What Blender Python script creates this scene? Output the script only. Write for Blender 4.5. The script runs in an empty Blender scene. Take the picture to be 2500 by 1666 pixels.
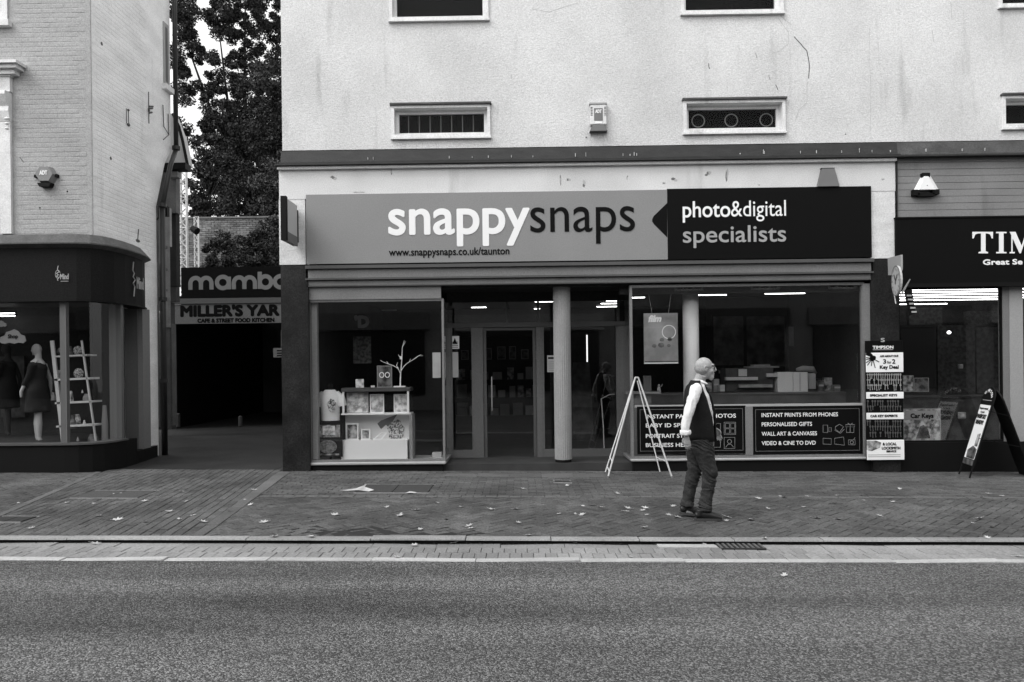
import bpy, bmesh, math, random
import numpy as np
from mathutils import Vector, Matrix, noise as mnoise
random.seed(7)
rnd = random.uniform
SC = bpy.context.scene
COL = SC.collection

# ------------------------------------------------------------------ camera, sky, sun, exposure
F = 1800.0; W = 2500; H = 1666
YAW = math.radians(0.6); ROLL = math.radians(-0.65)
CAMH = 1.64; PCX, PCY = 1250.0, 893.0
cam = bpy.data.cameras.new('camera'); camo = bpy.data.objects.new('camera', cam); COL.objects.link(camo)
cam.sensor_width = 36.0; cam.lens = F / W * 36.0; cam.shift_y = (PCY - H / 2) / W
cam.clip_start = 0.05; cam.clip_end = 600
CM = Matrix.Rotation(YAW, 4, 'Z') @ Matrix.Rotation(math.pi / 2, 4, 'X') @ Matrix.Rotation(ROLL, 4, 'Z')
camo.matrix_world = Matrix.Translation((0, 0, CAMH)) @ CM
SC.camera = camo

SUN_EL, SUN_AZ = math.radians(48), math.radians(200)      # light falls from behind the viewer's left shoulder
world = bpy.data.worlds.new('World'); SC.world = world; world.use_nodes = True
nt = world.node_tree
sky = nt.nodes.new('ShaderNodeTexSky'); sky.sky_type = 'NISHITA'; sky.sun_disc = False
sky.sun_elevation = SUN_EL; sky.sun_rotation = math.radians(215)
sky.dust_density = 4.0; sky.air_density = 1.2
bw = nt.nodes.new('ShaderNodeRGBToBW')                    # a black and white photograph: the sky keeps its light, not its hue
bg = nt.nodes['Background']; bg.inputs[1].default_value = 0.15
cloud = nt.nodes.new('ShaderNodeMath'); cloud.operation = 'ADD'; cloud.inputs[1].default_value = 5.0      # even white overcast over the whole dome
nt.links.new(sky.outputs[0], bw.inputs[0]); nt.links.new(bw.outputs[0], cloud.inputs[0]); nt.links.new(cloud.outputs[0], bg.inputs[0])
sun = bpy.data.lights.new('sun', 'SUN'); sun.energy = 1.3; sun.angle = math.radians(24); sun.color = (1, 1, 1)
suno = bpy.data.objects.new('sun', sun); COL.objects.link(suno)
sdir = Vector((-math.sin(math.radians(62)) * math.cos(SUN_EL), -math.cos(math.radians(62)) * math.cos(SUN_EL), math.sin(SUN_EL)))
suno.rotation_euler = sdir.to_track_quat('Z', 'Y').to_euler()
SC.view_settings.view_transform = 'Standard'; SC.view_settings.look = 'None'
SC.view_settings.gamma = 1.0; SC.view_settings.use_curve_mapping = False
SC.view_settings.exposure = 0.16
try:
    SC.cycles.max_bounces = 6; SC.cycles.transparent_max_bounces = 16; SC.cycles.caustics_reflective = False; SC.cycles.caustics_refractive = False
except Exception: pass

# ------------------------------------------------------------------ measuring helpers
def ray(px, py):
    return CM.to_3x3() @ Vector(((px - PCX) / F, -(py - PCY) / F, -1.0))
def P(px, py, Y):
    d = ray(px, py); t = Y / d.y
    return Vector((d.x * t, Y, CAMH + d.z * t))
def gz(x): return -0.0113 * x - 0.002
def G(px, py, dz=0.0):
    d = ray(px, py); t = (gz(0) + dz - CAMH) / (d.z + 0.0113 * d.x)
    return Vector((d.x * t, d.y * t, CAMH + d.z * t))
def R(x0, y0, x1, y1, Y):
    c = P((x0 + x1) / 2, (y0 + y1) / 2, Y); w = (x1 - x0) * Y / F / 2; h = (y1 - y0) * Y / F / 2
    return c.x - w, c.x + w, c.z - h, c.z + h

# ------------------------------------------------------------------ materials
MATS = {}
def mat(name, v, rough=0.8, var=0.0, vs=1.0, grain=0.0, gs=60.0, bump=0.0, bs=60.0, stretch=None, metal=0.0, spec=0.3, isl=0.0, dirt=0.0, coat=0.0):
    if name in MATS: return MATS[name]
    m = bpy.data.materials.new(name); m.use_nodes = True; n = m.node_tree; b = n.nodes['Principled BSDF']
    b.inputs['Roughness'].default_value = rough; b.inputs['Metallic'].default_value = metal
    b.inputs['Specular IOR Level'].default_value = spec
    if coat: b.inputs['Coat Weight'].default_value = coat
    b.inputs['Base Color'].default_value = (v, v, v, 1)
    geo = n.nodes.new('ShaderNodeNewGeometry'); pos = geo.outputs['Position']
    cur = None
    def mul(val_socket, amp):
        nonlocal cur
        mr = n.nodes.new('ShaderNodeMapRange'); mr.inputs[1].default_value = 0.25; mr.inputs[2].default_value = 0.75
        mr.inputs[3].default_value = 1 - amp; mr.inputs[4].default_value = 1 + amp
        n.links.new(val_socket, mr.inputs[0])
        mm = n.nodes.new('ShaderNodeMath'); mm.operation = 'MULTIPLY'
        n.links.new(mr.outputs[0], mm.inputs[0])
        if cur is None: mm.inputs[1].default_value = v
        else: n.links.new(cur, mm.inputs[1])
        cur = mm.outputs[0]
    def tex(scale, detail, st=None):
        t = n.nodes.new('ShaderNodeTexNoise'); t.inputs['Scale'].default_value = scale; t.inputs['Detail'].default_value = detail
        if st:
            mp = n.nodes.new('ShaderNodeMapping'); mp.inputs['Scale'].default_value = st; n.links.new(pos, mp.inputs[0]); n.links.new(mp.outputs[0], t.inputs['Vector'])
        else: n.links.new(pos, t.inputs['Vector'])
        return t.outputs[0]
    if var: mul(tex(vs, 5, stretch), var)
    if dirt:
        t = tex(2.6, 9, (1.6, 1.6, 0.22)); r = n.nodes.new('ShaderNodeMapRange'); r.inputs[1].default_value = 0.60; r.inputs[2].default_value = 0.74
        n.links.new(t, r.inputs[0]); q = n.nodes.new('ShaderNodeMapRange'); q.inputs[1].default_value = 0; q.inputs[2].default_value = 1; q.inputs[3].default_value = 1; q.inputs[4].default_value = 1 - dirt
        n.links.new(r.outputs[0], q.inputs[0]); mm = n.nodes.new('ShaderNodeMath'); mm.operation = 'MULTIPLY'; n.links.new(q.outputs[0], mm.inputs[0])
        if cur is None: mm.inputs[1].default_value = v
        else: n.links.new(cur, mm.inputs[1])
        cur = mm.outputs[0]
    if grain: mul(tex(gs, 3), grain)
    if isl:
        ad = n.nodes.new('ShaderNodeMath'); ad.operation = 'ADD'; oi = n.nodes.new('ShaderNodeObjectInfo')
        n.links.new(geo.outputs['Random Per Island'], ad.inputs[0]); n.links.new(oi.outputs['Random'], ad.inputs[1])
        fr = n.nodes.new('ShaderNodeMath'); fr.operation = 'FRACT'; n.links.new(ad.outputs[0], fr.inputs[0]); 
        mr = n.nodes.new('ShaderNodeMapRange'); mr.inputs[3].default_value = .25; mr.inputs[4].default_value = .75; n.links.new(fr.outputs[0], mr.inputs[0])
        mul(mr.outputs[0], isl)
    if cur is not None: n.links.new(cur, b.inputs['Base Color'])
    if bump:
        bp = n.nodes.new('ShaderNodeBump'); bp.inputs['Strength'].default_value = 1.0; bp.inputs['Distance'].default_value = bump
        n.links.new(tex(bs, 4), bp.inputs['Height']); n.links.new(bp.outputs[0], b.inputs['Normal'])
    MATS[name] = m; return m
def emat(name, strength):
    if name in MATS: return MATS[name]
    m = bpy.data.materials.new(name); m.use_nodes = True; b = m.node_tree.nodes['Principled BSDF']
    b.inputs['Base Color'].default_value = (.8, .8, .8, 1); b.inputs['Emission Color'].default_value = (1, 1, 1, 1); b.inputs['Emission Strength'].default_value = strength
    MATS[name] = m; return m
def glass(name, tint=0.85, refl=1.0, f0=.036):
    if name in MATS: return MATS[name]
    m = bpy.data.materials.new(name); m.use_nodes = True; n = m.node_tree; n.nodes.remove(n.nodes['Principled BSDF']); out = n.nodes['Material Output']
    tr = n.nodes.new('ShaderNodeBsdfTransparent'); tr.inputs[0].default_value = (tint, tint, tint, 1)
    gl = n.nodes.new('ShaderNodeBsdfGlossy'); gl.inputs['Roughness'].default_value = 0.01; gl.inputs['Color'].default_value = (refl, refl, refl, 1)
    lw = n.nodes.new('ShaderNodeLayerWeight'); lw.inputs[0].default_value = .5; pw = n.nodes.new('ShaderNodeMath'); pw.operation = 'POWER'; pw.inputs[1].default_value = 5
    n.links.new(lw.outputs['Facing'], pw.inputs[0]); fr = n.nodes.new('ShaderNodeMapRange'); fr.inputs[3].default_value = f0; fr.inputs[4].default_value = .9; n.links.new(pw.outputs[0], fr.inputs[0])
    mx = n.nodes.new('ShaderNodeMixShader'); n.links.new(fr.outputs[0], mx.inputs[0]); n.links.new(tr.outputs[0], mx.inputs[1]); n.links.new(gl.outputs[0], mx.inputs[2])
    n.links.new(mx.outputs[0], out.inputs[0]); MATS[name] = m; return m

stucco = mat('painted_render', .58, .9, var=.14, vs=.8, grain=.20, gs=58, bump=.008, bs=44, dirt=.24)
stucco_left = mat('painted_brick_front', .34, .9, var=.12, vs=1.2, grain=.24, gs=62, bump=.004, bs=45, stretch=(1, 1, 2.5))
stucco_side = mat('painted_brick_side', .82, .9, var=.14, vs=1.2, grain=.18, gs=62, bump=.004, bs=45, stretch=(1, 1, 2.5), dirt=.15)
pale_board = mat('weathered_white_board', .62, .75, var=.12, vs=1.5, grain=.18, gs=70, bump=.003, bs=60, dirt=.18)
pale_pier = mat('peeling_white_pier', .62, .85, var=.12, vs=3, grain=.16, gs=50, bump=.006, bs=30, dirt=.4, stretch=(1, 1, 3))
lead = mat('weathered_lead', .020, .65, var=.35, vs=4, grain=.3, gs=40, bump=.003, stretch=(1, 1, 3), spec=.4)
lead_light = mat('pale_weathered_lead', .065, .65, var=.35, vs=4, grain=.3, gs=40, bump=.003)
darkgap = mat('dark_gap', .012, .9)
signgrey = mat('sign_grey', .225, .45, grain=.13, gs=70, var=.05, vs=1.2)
signblack = mat('sign_black', .004, .55, spec=.08)
signwhite = mat('sign_white', .80, .5)
signmid = mat('sign_silver', .33, .5)
frame = mat('window_paint_grey', .17, .5, var=.10, vs=2, grain=.22, gs=70)
frame_lt = mat('window_paint_pale', .33, .5, var=.08, vs=2, grain=.10, gs=60)
frame_dk = mat('window_paint_dark', .075, .5, var=.10, vs=2, grain=.12, gs=60)
wframe = mat('old_white_paint', .66, .6, var=.12, vs=6, grain=.16, gs=60, dirt=.5)
darkpier = mat('dark_marble_pier', .012, .5, var=.7, vs=3, grain=.7, gs=50, spec=.2)
black = mat('black_paint', .006, .6, spec=.12)
soft_black = mat('soft_black', .015, .8)
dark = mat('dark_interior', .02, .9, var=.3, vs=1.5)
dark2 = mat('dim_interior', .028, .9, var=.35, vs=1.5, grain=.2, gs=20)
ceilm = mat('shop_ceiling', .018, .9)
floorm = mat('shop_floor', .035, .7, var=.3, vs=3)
midm = mat('mid_grey', .16, .7, var=.1, vs=3)
whitem = mat('white_card', .82, .7, var=.05, vs=3)
palem = mat('pale_card', .42, .7, var=.1, vs=5)
greym = mat('grey_card', .24, .7, var=.2, vs=12)
metal = mat('brushed_metal', .55, .35, metal=.7)
steel = mat('galvanised_steel', .45, .45, metal=.4)
GL = glass('shop_glass', .94); GLU = glass('upper_glass', .85, f0=.004)
blackpipe = mat('black_iron', .012, .45, spec=.5)

# ------------------------------------------------------------------ object helpers
def origin(o):
    v = Vector((0, 0, 0))
    while o is not None: v += o.location; o = o.parent
    return v
def tag(o, label=None, cat=None, group=None, kind=None):
    if label: o['label'] = label
    if cat: o['category'] = cat
    if group: o['group'] = group
    if kind: o['kind'] = kind
    return o
def thing(name, label, cat, loc=(0, 0, 0), group=None):
    o = bpy.data.objects.new(name, None); o.empty_display_size = .1; COL.objects.link(o); o.location = loc
    return tag(o, label, cat, group)
def obj(name, bm, m, parent=None, label=None, smooth=False, kind=None, base=None):
    me = bpy.data.meshes.new(name)
    if isinstance(bm, tuple):
        me.from_pydata(*bm)
    else:
        bmesh.ops.recalc_face_normals(bm, faces=bm.faces[:])
        bm.to_mesh(me); bm.free()
    if m is not None: me.materials.append(m)
    if smooth: me.polygons.foreach_set('use_smooth', [True] * len(me.polygons))
    o = bpy.data.objects.new(name, me); COL.objects.link(o)
    off = Vector((0, 0, 0))
    if parent is not None: o.parent = parent; off = origin(parent)
    elif base is not None: o.location = base; off = Vector(base)
    if off.length: me.transform(Matrix.Translation(-off))
    if label: o['label'] = label
    if kind: o['kind'] = kind
    return o
def nb(): return bmesh.new()
def box(bm, x0, x1, y0, y1, z0, z1):
    v = [bm.verts.new((x, y, z)) for x in (x0, x1) for y in (y0, y1) for z in (z0, z1)]
    for f in ((0, 1, 3, 2), (4, 6, 7, 5), (0, 4, 5, 1), (2, 3, 7, 6), (0, 2, 6, 4), (1, 5, 7, 3)): bm.faces.new([v[i] for i in f])
    return v
def bbox(*a, bev=0.0):
    bm = nb(); box(bm, *a)
    if bev: bmesh.ops.bevel(bm, geom=bm.edges[:], offset=bev, segments=1, affect='EDGES')
    return bm
def pbox(name, r, y0, y1, m, parent=None, bev=0.0, label=None):
    return obj(name, bbox(r[0], r[1], y0, y1, r[2], r[3], bev=bev), m, parent, label)
def prism(bm, poly, ya, yb):
    """poly: (x,z) outline, pushed from ya to yb"""
    a = [bm.verts.new((x, ya, z)) for x, z in poly]; b = [bm.verts.new((x, yb, z)) for x, z in poly]
    bm.faces.new(a); bm.faces.new(b[::-1])
    for i in range(len(poly)):
        j = (i + 1) % len(poly); bm.faces.new((a[i], b[i], b[j], a[j]))
def vprism(bm, poly, z0, z1):
    a = [bm.verts.new((x, y, z0)) for x, y in poly]; b = [bm.verts.new((x, y, z1)) for x, y in poly]
    bm.faces.new(a[::-1]); bm.faces.new(b)
    for i in range(len(poly)):
        j = (i + 1) % len(poly); bm.faces.new((a[i], a[j], b[j], b[i]))
def tube(bm, pts, rad, n=8, rb=None, side=None, caps=True):
    """a tube along pts; rad per point, rb the second half-axis (towards 'side' cross direction)"""
    pts = [Vector(p) for p in pts]; k = len(pts)
    if not hasattr(rad, '__len__'): rad = [rad] * k
    if rb is None: rb = rad
    elif not hasattr(rb, '__len__'): rb = [rb] * k
    rings = []; s = Vector(side) if side else None
    for i, p in enumerate(pts):
        d = (pts[min(i + 1, k - 1)] - pts[max(i - 1, 0)]).normalized()
        if s is None:
            s = d.orthogonal().normalized()
        u = (s - d * s.dot(d))
        u = u.normalized() if u.length > 1e-6 else d.orthogonal().normalized()
        w = d.cross(u)
        if side is None: s = u
        rings.append([bm.verts.new(p + u * (math.cos(a) * rad[i]) + w * (math.sin(a) * rb[i])) for a in [2 * math.pi * q / n for q in range(n)]])
    for i in range(k - 1):
        for q in range(n):
            r = (q + 1) % n; bm.faces.new((rings[i][q], rings[i][r], rings[i + 1][r], rings[i + 1][q]))
    if caps: bm.faces.new(rings[0][::-1]); bm.faces.new(rings[-1])
def ball(bm, c, rx, ry, rz, n=12, m=8, rot=None):
    c = Vector(c); rot = rot or Matrix.Identity(3)
    top = bm.verts.new(c + rot @ Vector((0, 0, rz))); bot = bm.verts.new(c + rot @ Vector((0, 0, -rz))); rows = []
    for i in range(1, m):
        t = math.pi * i / m
        rows.append([bm.verts.new(c + rot @ Vector((rx * math.sin(t) * math.cos(2 * math.pi * q / n), ry * math.sin(t) * math.sin(2 * math.pi * q / n), rz * math.cos(t)))) for q in range(n)])
    for q in range(n):
        r = (q + 1) % n
        bm.faces.new((top, rows[0][q], rows[0][r])); bm.faces.new((bot, rows[-1][r], rows[-1][q]))
        for i in range(m - 2): bm.faces.new((rows[i][q], rows[i + 1][q], rows[i + 1][r], rows[i][r]))
def lathe(bm, c, prof, n=12):
    rows = [[bm.verts.new((c[0] + r * math.cos(2 * math.pi * q / n), c[1] + r * math.sin(2 * math.pi * q / n), c[2] + z)) for q in range(n)] for r, z in prof]
    for i in range(len(rows) - 1):
        for q in range(n):
            r = (q + 1) % n; bm.faces.new((rows[i][q], rows[i][r], rows[i + 1][r], rows[i + 1][q]))
    bm.faces.new(rows[0][::-1]); bm.faces.new(rows[-1])
def wall_holes(bm, x0, x1, z0, z1, y0, y1, holes):
    """front face at y0, back at y1, with rectangular openings and their reveals"""
    xs = sorted({x0, x1, *[h[0] for h in holes], *[h[1] for h in holes]}); zs = sorted({z0, z1, *[h[2] for h in holes], *[h[3] for h in holes]})
    xs = [x for x in xs if x0 <= x <= x1]; zs = [z for z in zs if z0 <= z <= z1]
    for y in (y0, y1):
        for i in range(len(xs) - 1):
            for j in range(len(zs) - 1):
                cx, cz = (xs[i] + xs[i + 1]) / 2, (zs[j] + zs[j + 1]) / 2
                if any(h[0] < cx < h[1] and h[2] < cz < h[3] for h in holes): continue
                bm.faces.new([bm.verts.new(p) for p in ((xs[i], y, zs[j]), (xs[i + 1], y, zs[j]), (xs[i + 1], y, zs[j + 1]), (xs[i], y, zs[j + 1]))])
    def reveal(a, b, c, d):
        for (p, q) in (((a, c), (b, c)), ((b, c), (b, d)), ((b, d), (a, d)), ((a, d), (a, c))):
            bm.faces.new([bm.verts.new(t) for t in ((p[0], y0, p[1]), (q[0], y0, q[1]), (q[0], y1, q[1]), (p[0], y1, p[1]))])
    reveal(x0, x1, z0, z1)
    for h in holes: reveal(max(h[0], x0), min(h[1], x1), max(h[2], z0), min(h[3], z1))
    bmesh.ops.remove_doubles(bm, verts=bm.verts[:], dist=1e-5)
def frame_bm(x0, x1, z0, z1, y0, y1, w, wb=None):
    bm = nb(); wb = wb or w
    box(bm, x0, x0 + w, y0, y1, z0, z1); box(bm, x1 - w, x1, y0, y1, z0, z1)
    box(bm, x0 + w, x1 - w, y0, y1, z0, z0 + wb); box(bm, x0 + w, x1 - w, y0, y1, z1 - w, z1)
    return bm
# lettering: the built-in typeface turned into mesh
_tc = {}
def glyphs(s, res=3):
    if (s, res) in _tc: return _tc[(s, res)]
    cu = bpy.data.curves.new('text', 'FONT'); cu.body = s; cu.resolution_u = res; cu.size = 1.0
    o = bpy.data.objects.new('text', cu); COL.objects.link(o); dg = bpy.context.evaluated_depsgraph_get()
    me = bpy.data.meshes.new_from_object(o.evaluated_get(dg))
    v = [(p.co.x, p.co.y) for p in me.vertices]; f = [tuple(p.vertices) for p in me.polygons]
    bpy.data.objects.remove(o); bpy.data.curves.remove(cu); bpy.data.meshes.remove(me)
    _tc[(s, res)] = (v, f); return v, f
XH = None
def cap_height(lower=False):
    v, _ = glyphs('x' if lower else 'H'); return max(p[1] for p in v)
def text(name, s, o3, u, w, height, m, parent, width=None, bold=0.0, lower=False, res=3, shear=0.0, vspread=True, label=None, center=False):
    """letters in the plane o3 + a*u + b*w (u to the right, w up); height = cap height (x-height if lower); bold = added stroke radius in metres"""
    v, f = glyphs(s, res); o3 = Vector(o3); u = Vector(u).normalized(); w = Vector(w).normalized(); nrm = u.cross(w)
    sc = height / cap_height(lower); xmin = min(p[0] for p in v); xmax = max(p[0] for p in v)
    sx = (width - 2 * bold) / (xmax - xmin) if width else sc
    offs = [(0, 0)] if bold <= 0 else [(0, 0)] + [(math.cos(a) * bold, math.sin(a) * bold * (1 if vspread else .4)) for a in [2 * math.pi * q / 8 for q in range(8)]]
    V = []; Fc = []; c0 = -(xmax - xmin) * sx / 2 if center else bold
    for k, (dx, dy) in enumerate(offs):
        b = len(V)
        for x, y in v: V.append(tuple(o3 + u * ((x - xmin) * sx + dx + c0 + shear * y * sc) + w * (y * sc + dy) + nrm * (.0003 * k)))
        Fc += [tuple(i + b for i in q) for q in f]
    return obj(name, (V, [], Fc), m, parent, label)
def tx(name, s, x0, x1, yb, hpx, Y, m, parent, bold=0.0, lower=False, res=3, shear=0.0, ybr=None):
    """text whose left/right pixel bounds and baseline are measured on the photograph, on the plane at depth Y facing the street"""
    c = P((x0 + x1) / 2, yb, Y); w = (x1 - x0) * Y / F
    return text(name, s, (c.x - w / 2, Y, c.z), (1, 0, 0), (0, 0, 1), hpx * Y / F, m, parent, width=w, bold=bold, lower=lower, res=res, shear=shear)
def ribbon(bm, pts, hw, y, closed=False, plane=None):
    """flat stroke of half-width hw through (x,z) points at depth y"""
    k = len(pts); L = []; Rr = []
    for i in range(k):
        a = Vector(pts[(i - 1) % k] if closed or i > 0 else pts[i]); b = Vector(pts[(i + 1) % k] if closed or i < k - 1 else pts[i])
        d = (b - a).normalized(); n = Vector((-d.y, d.x)); p = Vector(pts[i])
        for S, lst in ((1, L), (-1, Rr)):
            q = p + n * hw * S; q3 = (q.x, y, q.y) if plane is None else plane(q.x, q.y); lst.append(bm.verts.new(q3))
    for i in range(k if closed else k - 1):
        j = (i + 1) % k; bm.faces.new((L[i], Rr[i], Rr[j], L[j]))
def arc(cx, cy, rx, ry, a0, a1, n=14):
    return [(cx + rx * math.cos(math.radians(a0 + (a1 - a0) * i / n)), cy + ry * math.sin(math.radians(a0 + (a1 - a0) * i / n))) for i in range(n + 1)]
def outline_bm(polys, y, hw):
    bm = nb()
    for pl, cl in polys: ribbon(bm, pl, hw, y, cl)
    return bm
def evalmesh(bm, voxel, smooth=6, disp=None):
    """fuse overlapping lofts into one continuous skin"""
    me = bpy.data.meshes.new('tmp'); bmesh.ops.recalc_face_normals(bm, faces=bm.faces[:]); bm.to_mesh(me); bm.free()
    o = bpy.data.objects.new('tmp', me); COL.objects.link(o)
    r = o.modifiers.new('r', 'REMESH'); r.mode = 'VOXEL'; r.voxel_size = voxel
    s = o.modifiers.new('s', 'SMOOTH'); s.iterations = smooth; s.factor = .5
    dg = bpy.context.evaluated_depsgraph_get(); m2 = bpy.data.meshes.new_from_object(o.evaluated_get(dg))
    b = nb(); b.from_mesh(m2); bpy.data.objects.remove(o); bpy.data.meshes.remove(me); bpy.data.meshes.remove(m2)
    if disp:
        b.normal_update()
        for v in b.verts:
            v.co += v.normal * disp(v.co)
    return b

# ------------------------------------------------------------------ the ground
YF = 11.46
def tilt(bm):
    for v in bm.verts: v.co.z += gz(v.co.x)
asph = mat('asphalt', .055, .85)
def build_asphalt():
    n = asph.node_tree; b = n.nodes['Principled BSDF']; geo = n.nodes.new('ShaderNodeNewGeometry')
    vo = n.nodes.new('ShaderNodeTexVoronoi'); vo.inputs['Scale'].default_value = 100; n.links.new(geo.outputs['Position'], vo.inputs['Vector'])
    bwn = n.nodes.new('ShaderNodeSeparateColor'); n.links.new(vo.outputs['Color'], bwn.inputs[0])
    pw = n.nodes.new('ShaderNodeMath'); pw.operation = 'POWER'; pw.inputs[1].default_value = 2.2; n.links.new(bwn.outputs[0], pw.inputs[0])
    mr = n.nodes.new('ShaderNodeMapRange'); mr.inputs[3].default_value = .046; mr.inputs[4].default_value = .25; n.links.new(pw.outputs[0], mr.inputs[0])
    n1 = n.nodes.new('ShaderNodeTexNoise'); n1.inputs['Scale'].default_value = 1.1; n1.inputs['Detail'].default_value = 6
    mp = n.nodes.new('ShaderNodeMapping'); mp.inputs['Scale'].default_value = (.18, 1.5, 1); n.links.new(geo.outputs['Position'], mp.inputs[0]); n.links.new(mp.outputs[0], n1.inputs['Vector'])
    m2 = n.nodes.new('ShaderNodeMapRange'); m2.inputs[1].default_value = .3; m2.inputs[2].default_value = .7; m2.inputs[3].default_value = .58; m2.inputs[4].default_value = 1.42; n.links.new(n1.outputs[0], m2.inputs[0])
    mm = n.nodes.new('ShaderNodeMath'); mm.operation = 'MULTIPLY'; n.links.new(mr.outputs[0], mm.inputs[0]); n.links.new(m2.outputs[0], mm.inputs[1])
    n.links.new(mm.outputs[0], b.inputs['Base Color'])
    bp = n.nodes.new('ShaderNodeBump'); bp.inputs['Distance'].default_value = .012; bp.inputs['Strength'].default_value = 1.0
    inv = n.nodes.new('ShaderNodeMath'); inv.operation = 'MULTIPLY'; inv.inputs[1].default_value = -1; n.links.new(vo.outputs['Distance'], inv.inputs[0])
    n.links.new(inv.outputs[0], bp.inputs['Height']); n.links.new(bp.outputs[0], b.inputs['Normal'])
build_asphalt()
KY = 6.95                                                # kerb face
RZ_ = -.042                                              # carriageway below the footway
bm = nb(); box(bm, -70, 70, -60, 6.33, -.35, RZ_ - .003); tilt(bm)
tag(obj('road', bm, asph), kind='structure')
bm = nb(); box(bm, -70, 70, KY + .10, 90, -.35, -.012); tilt(bm)
sandm = mat('joint_sand', .022, .95, grain=.3, gs=50)
tag(obj('pavement_bed', bm, sandm), kind='structure')
bm = nb(); box(bm, -70, 70, 6.331, KY + .10, -.36, RZ_ - .012); tilt(bm)
gutter = tag(obj('gutter', bm, sandm), kind='structure')

paver_m = mat('clay_paver', .072, .85, var=.45, vs=.9, grain=.5, gs=48, bump=.003, bs=60, isl=.24)
paver_l = mat('pale_paver', .098, .85, var=.20, vs=1.5, grain=.3, gs=48, bump=.003, bs=60, isl=.12)
sett_m = mat('gutter_sett', .21, .85, var=.40, vs=.45, grain=.25, gs=48, bump=.003, bs=60, isl=.12)
kerb_m = mat('granite_kerb', .24, .8, var=.20, vs=2, grain=.3, gs=55, bump=.003, bs=60, isl=.15)
edge_m = mat('edging_stone', .38, .8, var=.18, vs=2.5, grain=.2, gs=55, bump=.002, bs=60, isl=.10)

def clip(poly, region):
    out = poly
    for i in range(len(region)):
        a, b = region[i], region[(i + 1) % len(region)]
        def side(p): return (b[0] - a[0]) * (p[1] - a[1]) - (b[1] - a[1]) * (p[0] - a[0])
        new = []
        for j in range(len(out)):
            p, q = out[j], out[(j + 1) % len(out)]; sp, sq = side(p), side(q)
            if sp >= 0: new.append(p)
            if (sp >= 0) != (sq >= 0):
                t = sp / (sp - sq); new.append((p[0] + (q[0] - p[0]) * t, p[1] + (q[1] - p[1]) * t))
        out = new
        if len(out) < 3: return None
    ar = sum(out[i][0] * out[(i + 1) % len(out)][1] - out[(i + 1) % len(out)][0] * out[i][1] for i in range(len(out))) / 2
    return out if ar > 4e-4 else None
def shrink(poly, d):
    cx = sum(p[0] for p in poly) / len(poly); cy = sum(p[1] for p in poly) / len(poly); out = []
    k = len(poly)
    for i in range(k):
        p = Vector(poly[i]); a = (p - Vector(poly[i - 1])); b = (Vector(poly[(i + 1) % k]) - p)
        if a.length < 1e-5 or b.length < 1e-5: out.append(tuple(p)); continue
        a.normalize(); b.normalize(); n1 = Vector((-a.y, a.x)); n2 = Vector((-b.y, b.x)); n = n1 + n2
        if n.length < .2: out.append(tuple(p)); continue
        n.normalize(); c = max(.4, n.dot(n1)); out.append(tuple(p + n * (d / c)))
    return out
MAN = [0]
dips = [(G(850, 1300).x, G(850, 1300).y, .9, .018), (G(1080, 1305).x, G(1080, 1305).y, .6, .012)]
def relief(x, y):
    h = (mnoise.noise(Vector((x * .9, y * .9, 0))) * .006)
    for a, b, r, d in dips: h -= d * math.exp(-((x - a) ** 2 * .6 + (y - b) ** 2 * 2) / (r * r * .25))
    return h
def block(bm, poly, top=0.0, gap=.007, cham=.005, rough=.0022):
    p1 = shrink(poly, gap / 2); p2 = shrink(poly, gap / 2 + cham); cx = sum(p[0] for p in poly) / len(poly); cy = sum(p[1] for p in poly) / len(poly)
    h = top + (relief(cx, cy) if cy > 7.05 else 0) + rnd(-rough, rough); tx_, ty_ = rnd(-.02, .02), rnd(-.025, .025)
    dip = sum(math.exp(-((cx - a) ** 2 * .6 + (cy - b) ** 2 * 2) / (r * r * .25)) for a, b, r, d in dips)
    if dip > .25 and cy > 7.05: tx_ += rnd(-.07, .07); ty_ += rnd(-.09, .09); h += rnd(-.004, .004)
    def z(p, dz): return h + dz + (p[0] - cx) * tx_ + (p[1] - cy) * ty_ + gz(p[0])
    a = [bm.verts.new((p[0], p[1], h - .035 + gz(p[0]))) for p in p1]; b = [bm.verts.new((p[0], p[1], z(p, -.003))) for p in p1]; c = [bm.verts.new((p[0], p[1], z(p, 0))) for p in p2]
    k = len(poly)
    for i in range(k):
        j = (i + 1) % k; bm.faces.new((a[i], a[j], b[j], b[i])); bm.faces.new((b[i], b[j], c[j], c[i]))
    bm.faces.new(c)
def lay(name, region, polys, m, parent, dist_pt, n_single, stuff_label):
    """the blocks nearest the camera are single parts, the rest one joined part"""
    res = []
    for p in polys:
        q = clip(p, region)
        if q:
            cx = sum(t[0] for t in q) / len(q); cy = sum(t[1] for t in q) / len(q)
            vis = abs(cx - .1) < cy * .70
            res.append((0 if vis else 1, cy, abs(cx), q))
    res.sort(key=lambda t: t[:3])
    rest = nb()
    for i, t in enumerate(res):
        if i < n_single and t[0] == 0:
            b = nb(); block(b, t[3]); o = obj(name, b, m, parent)
        else: block(rest, t[3])
    if len(rest.verts): obj(name + '_field', rest, m, parent, kind='stuff')
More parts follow.
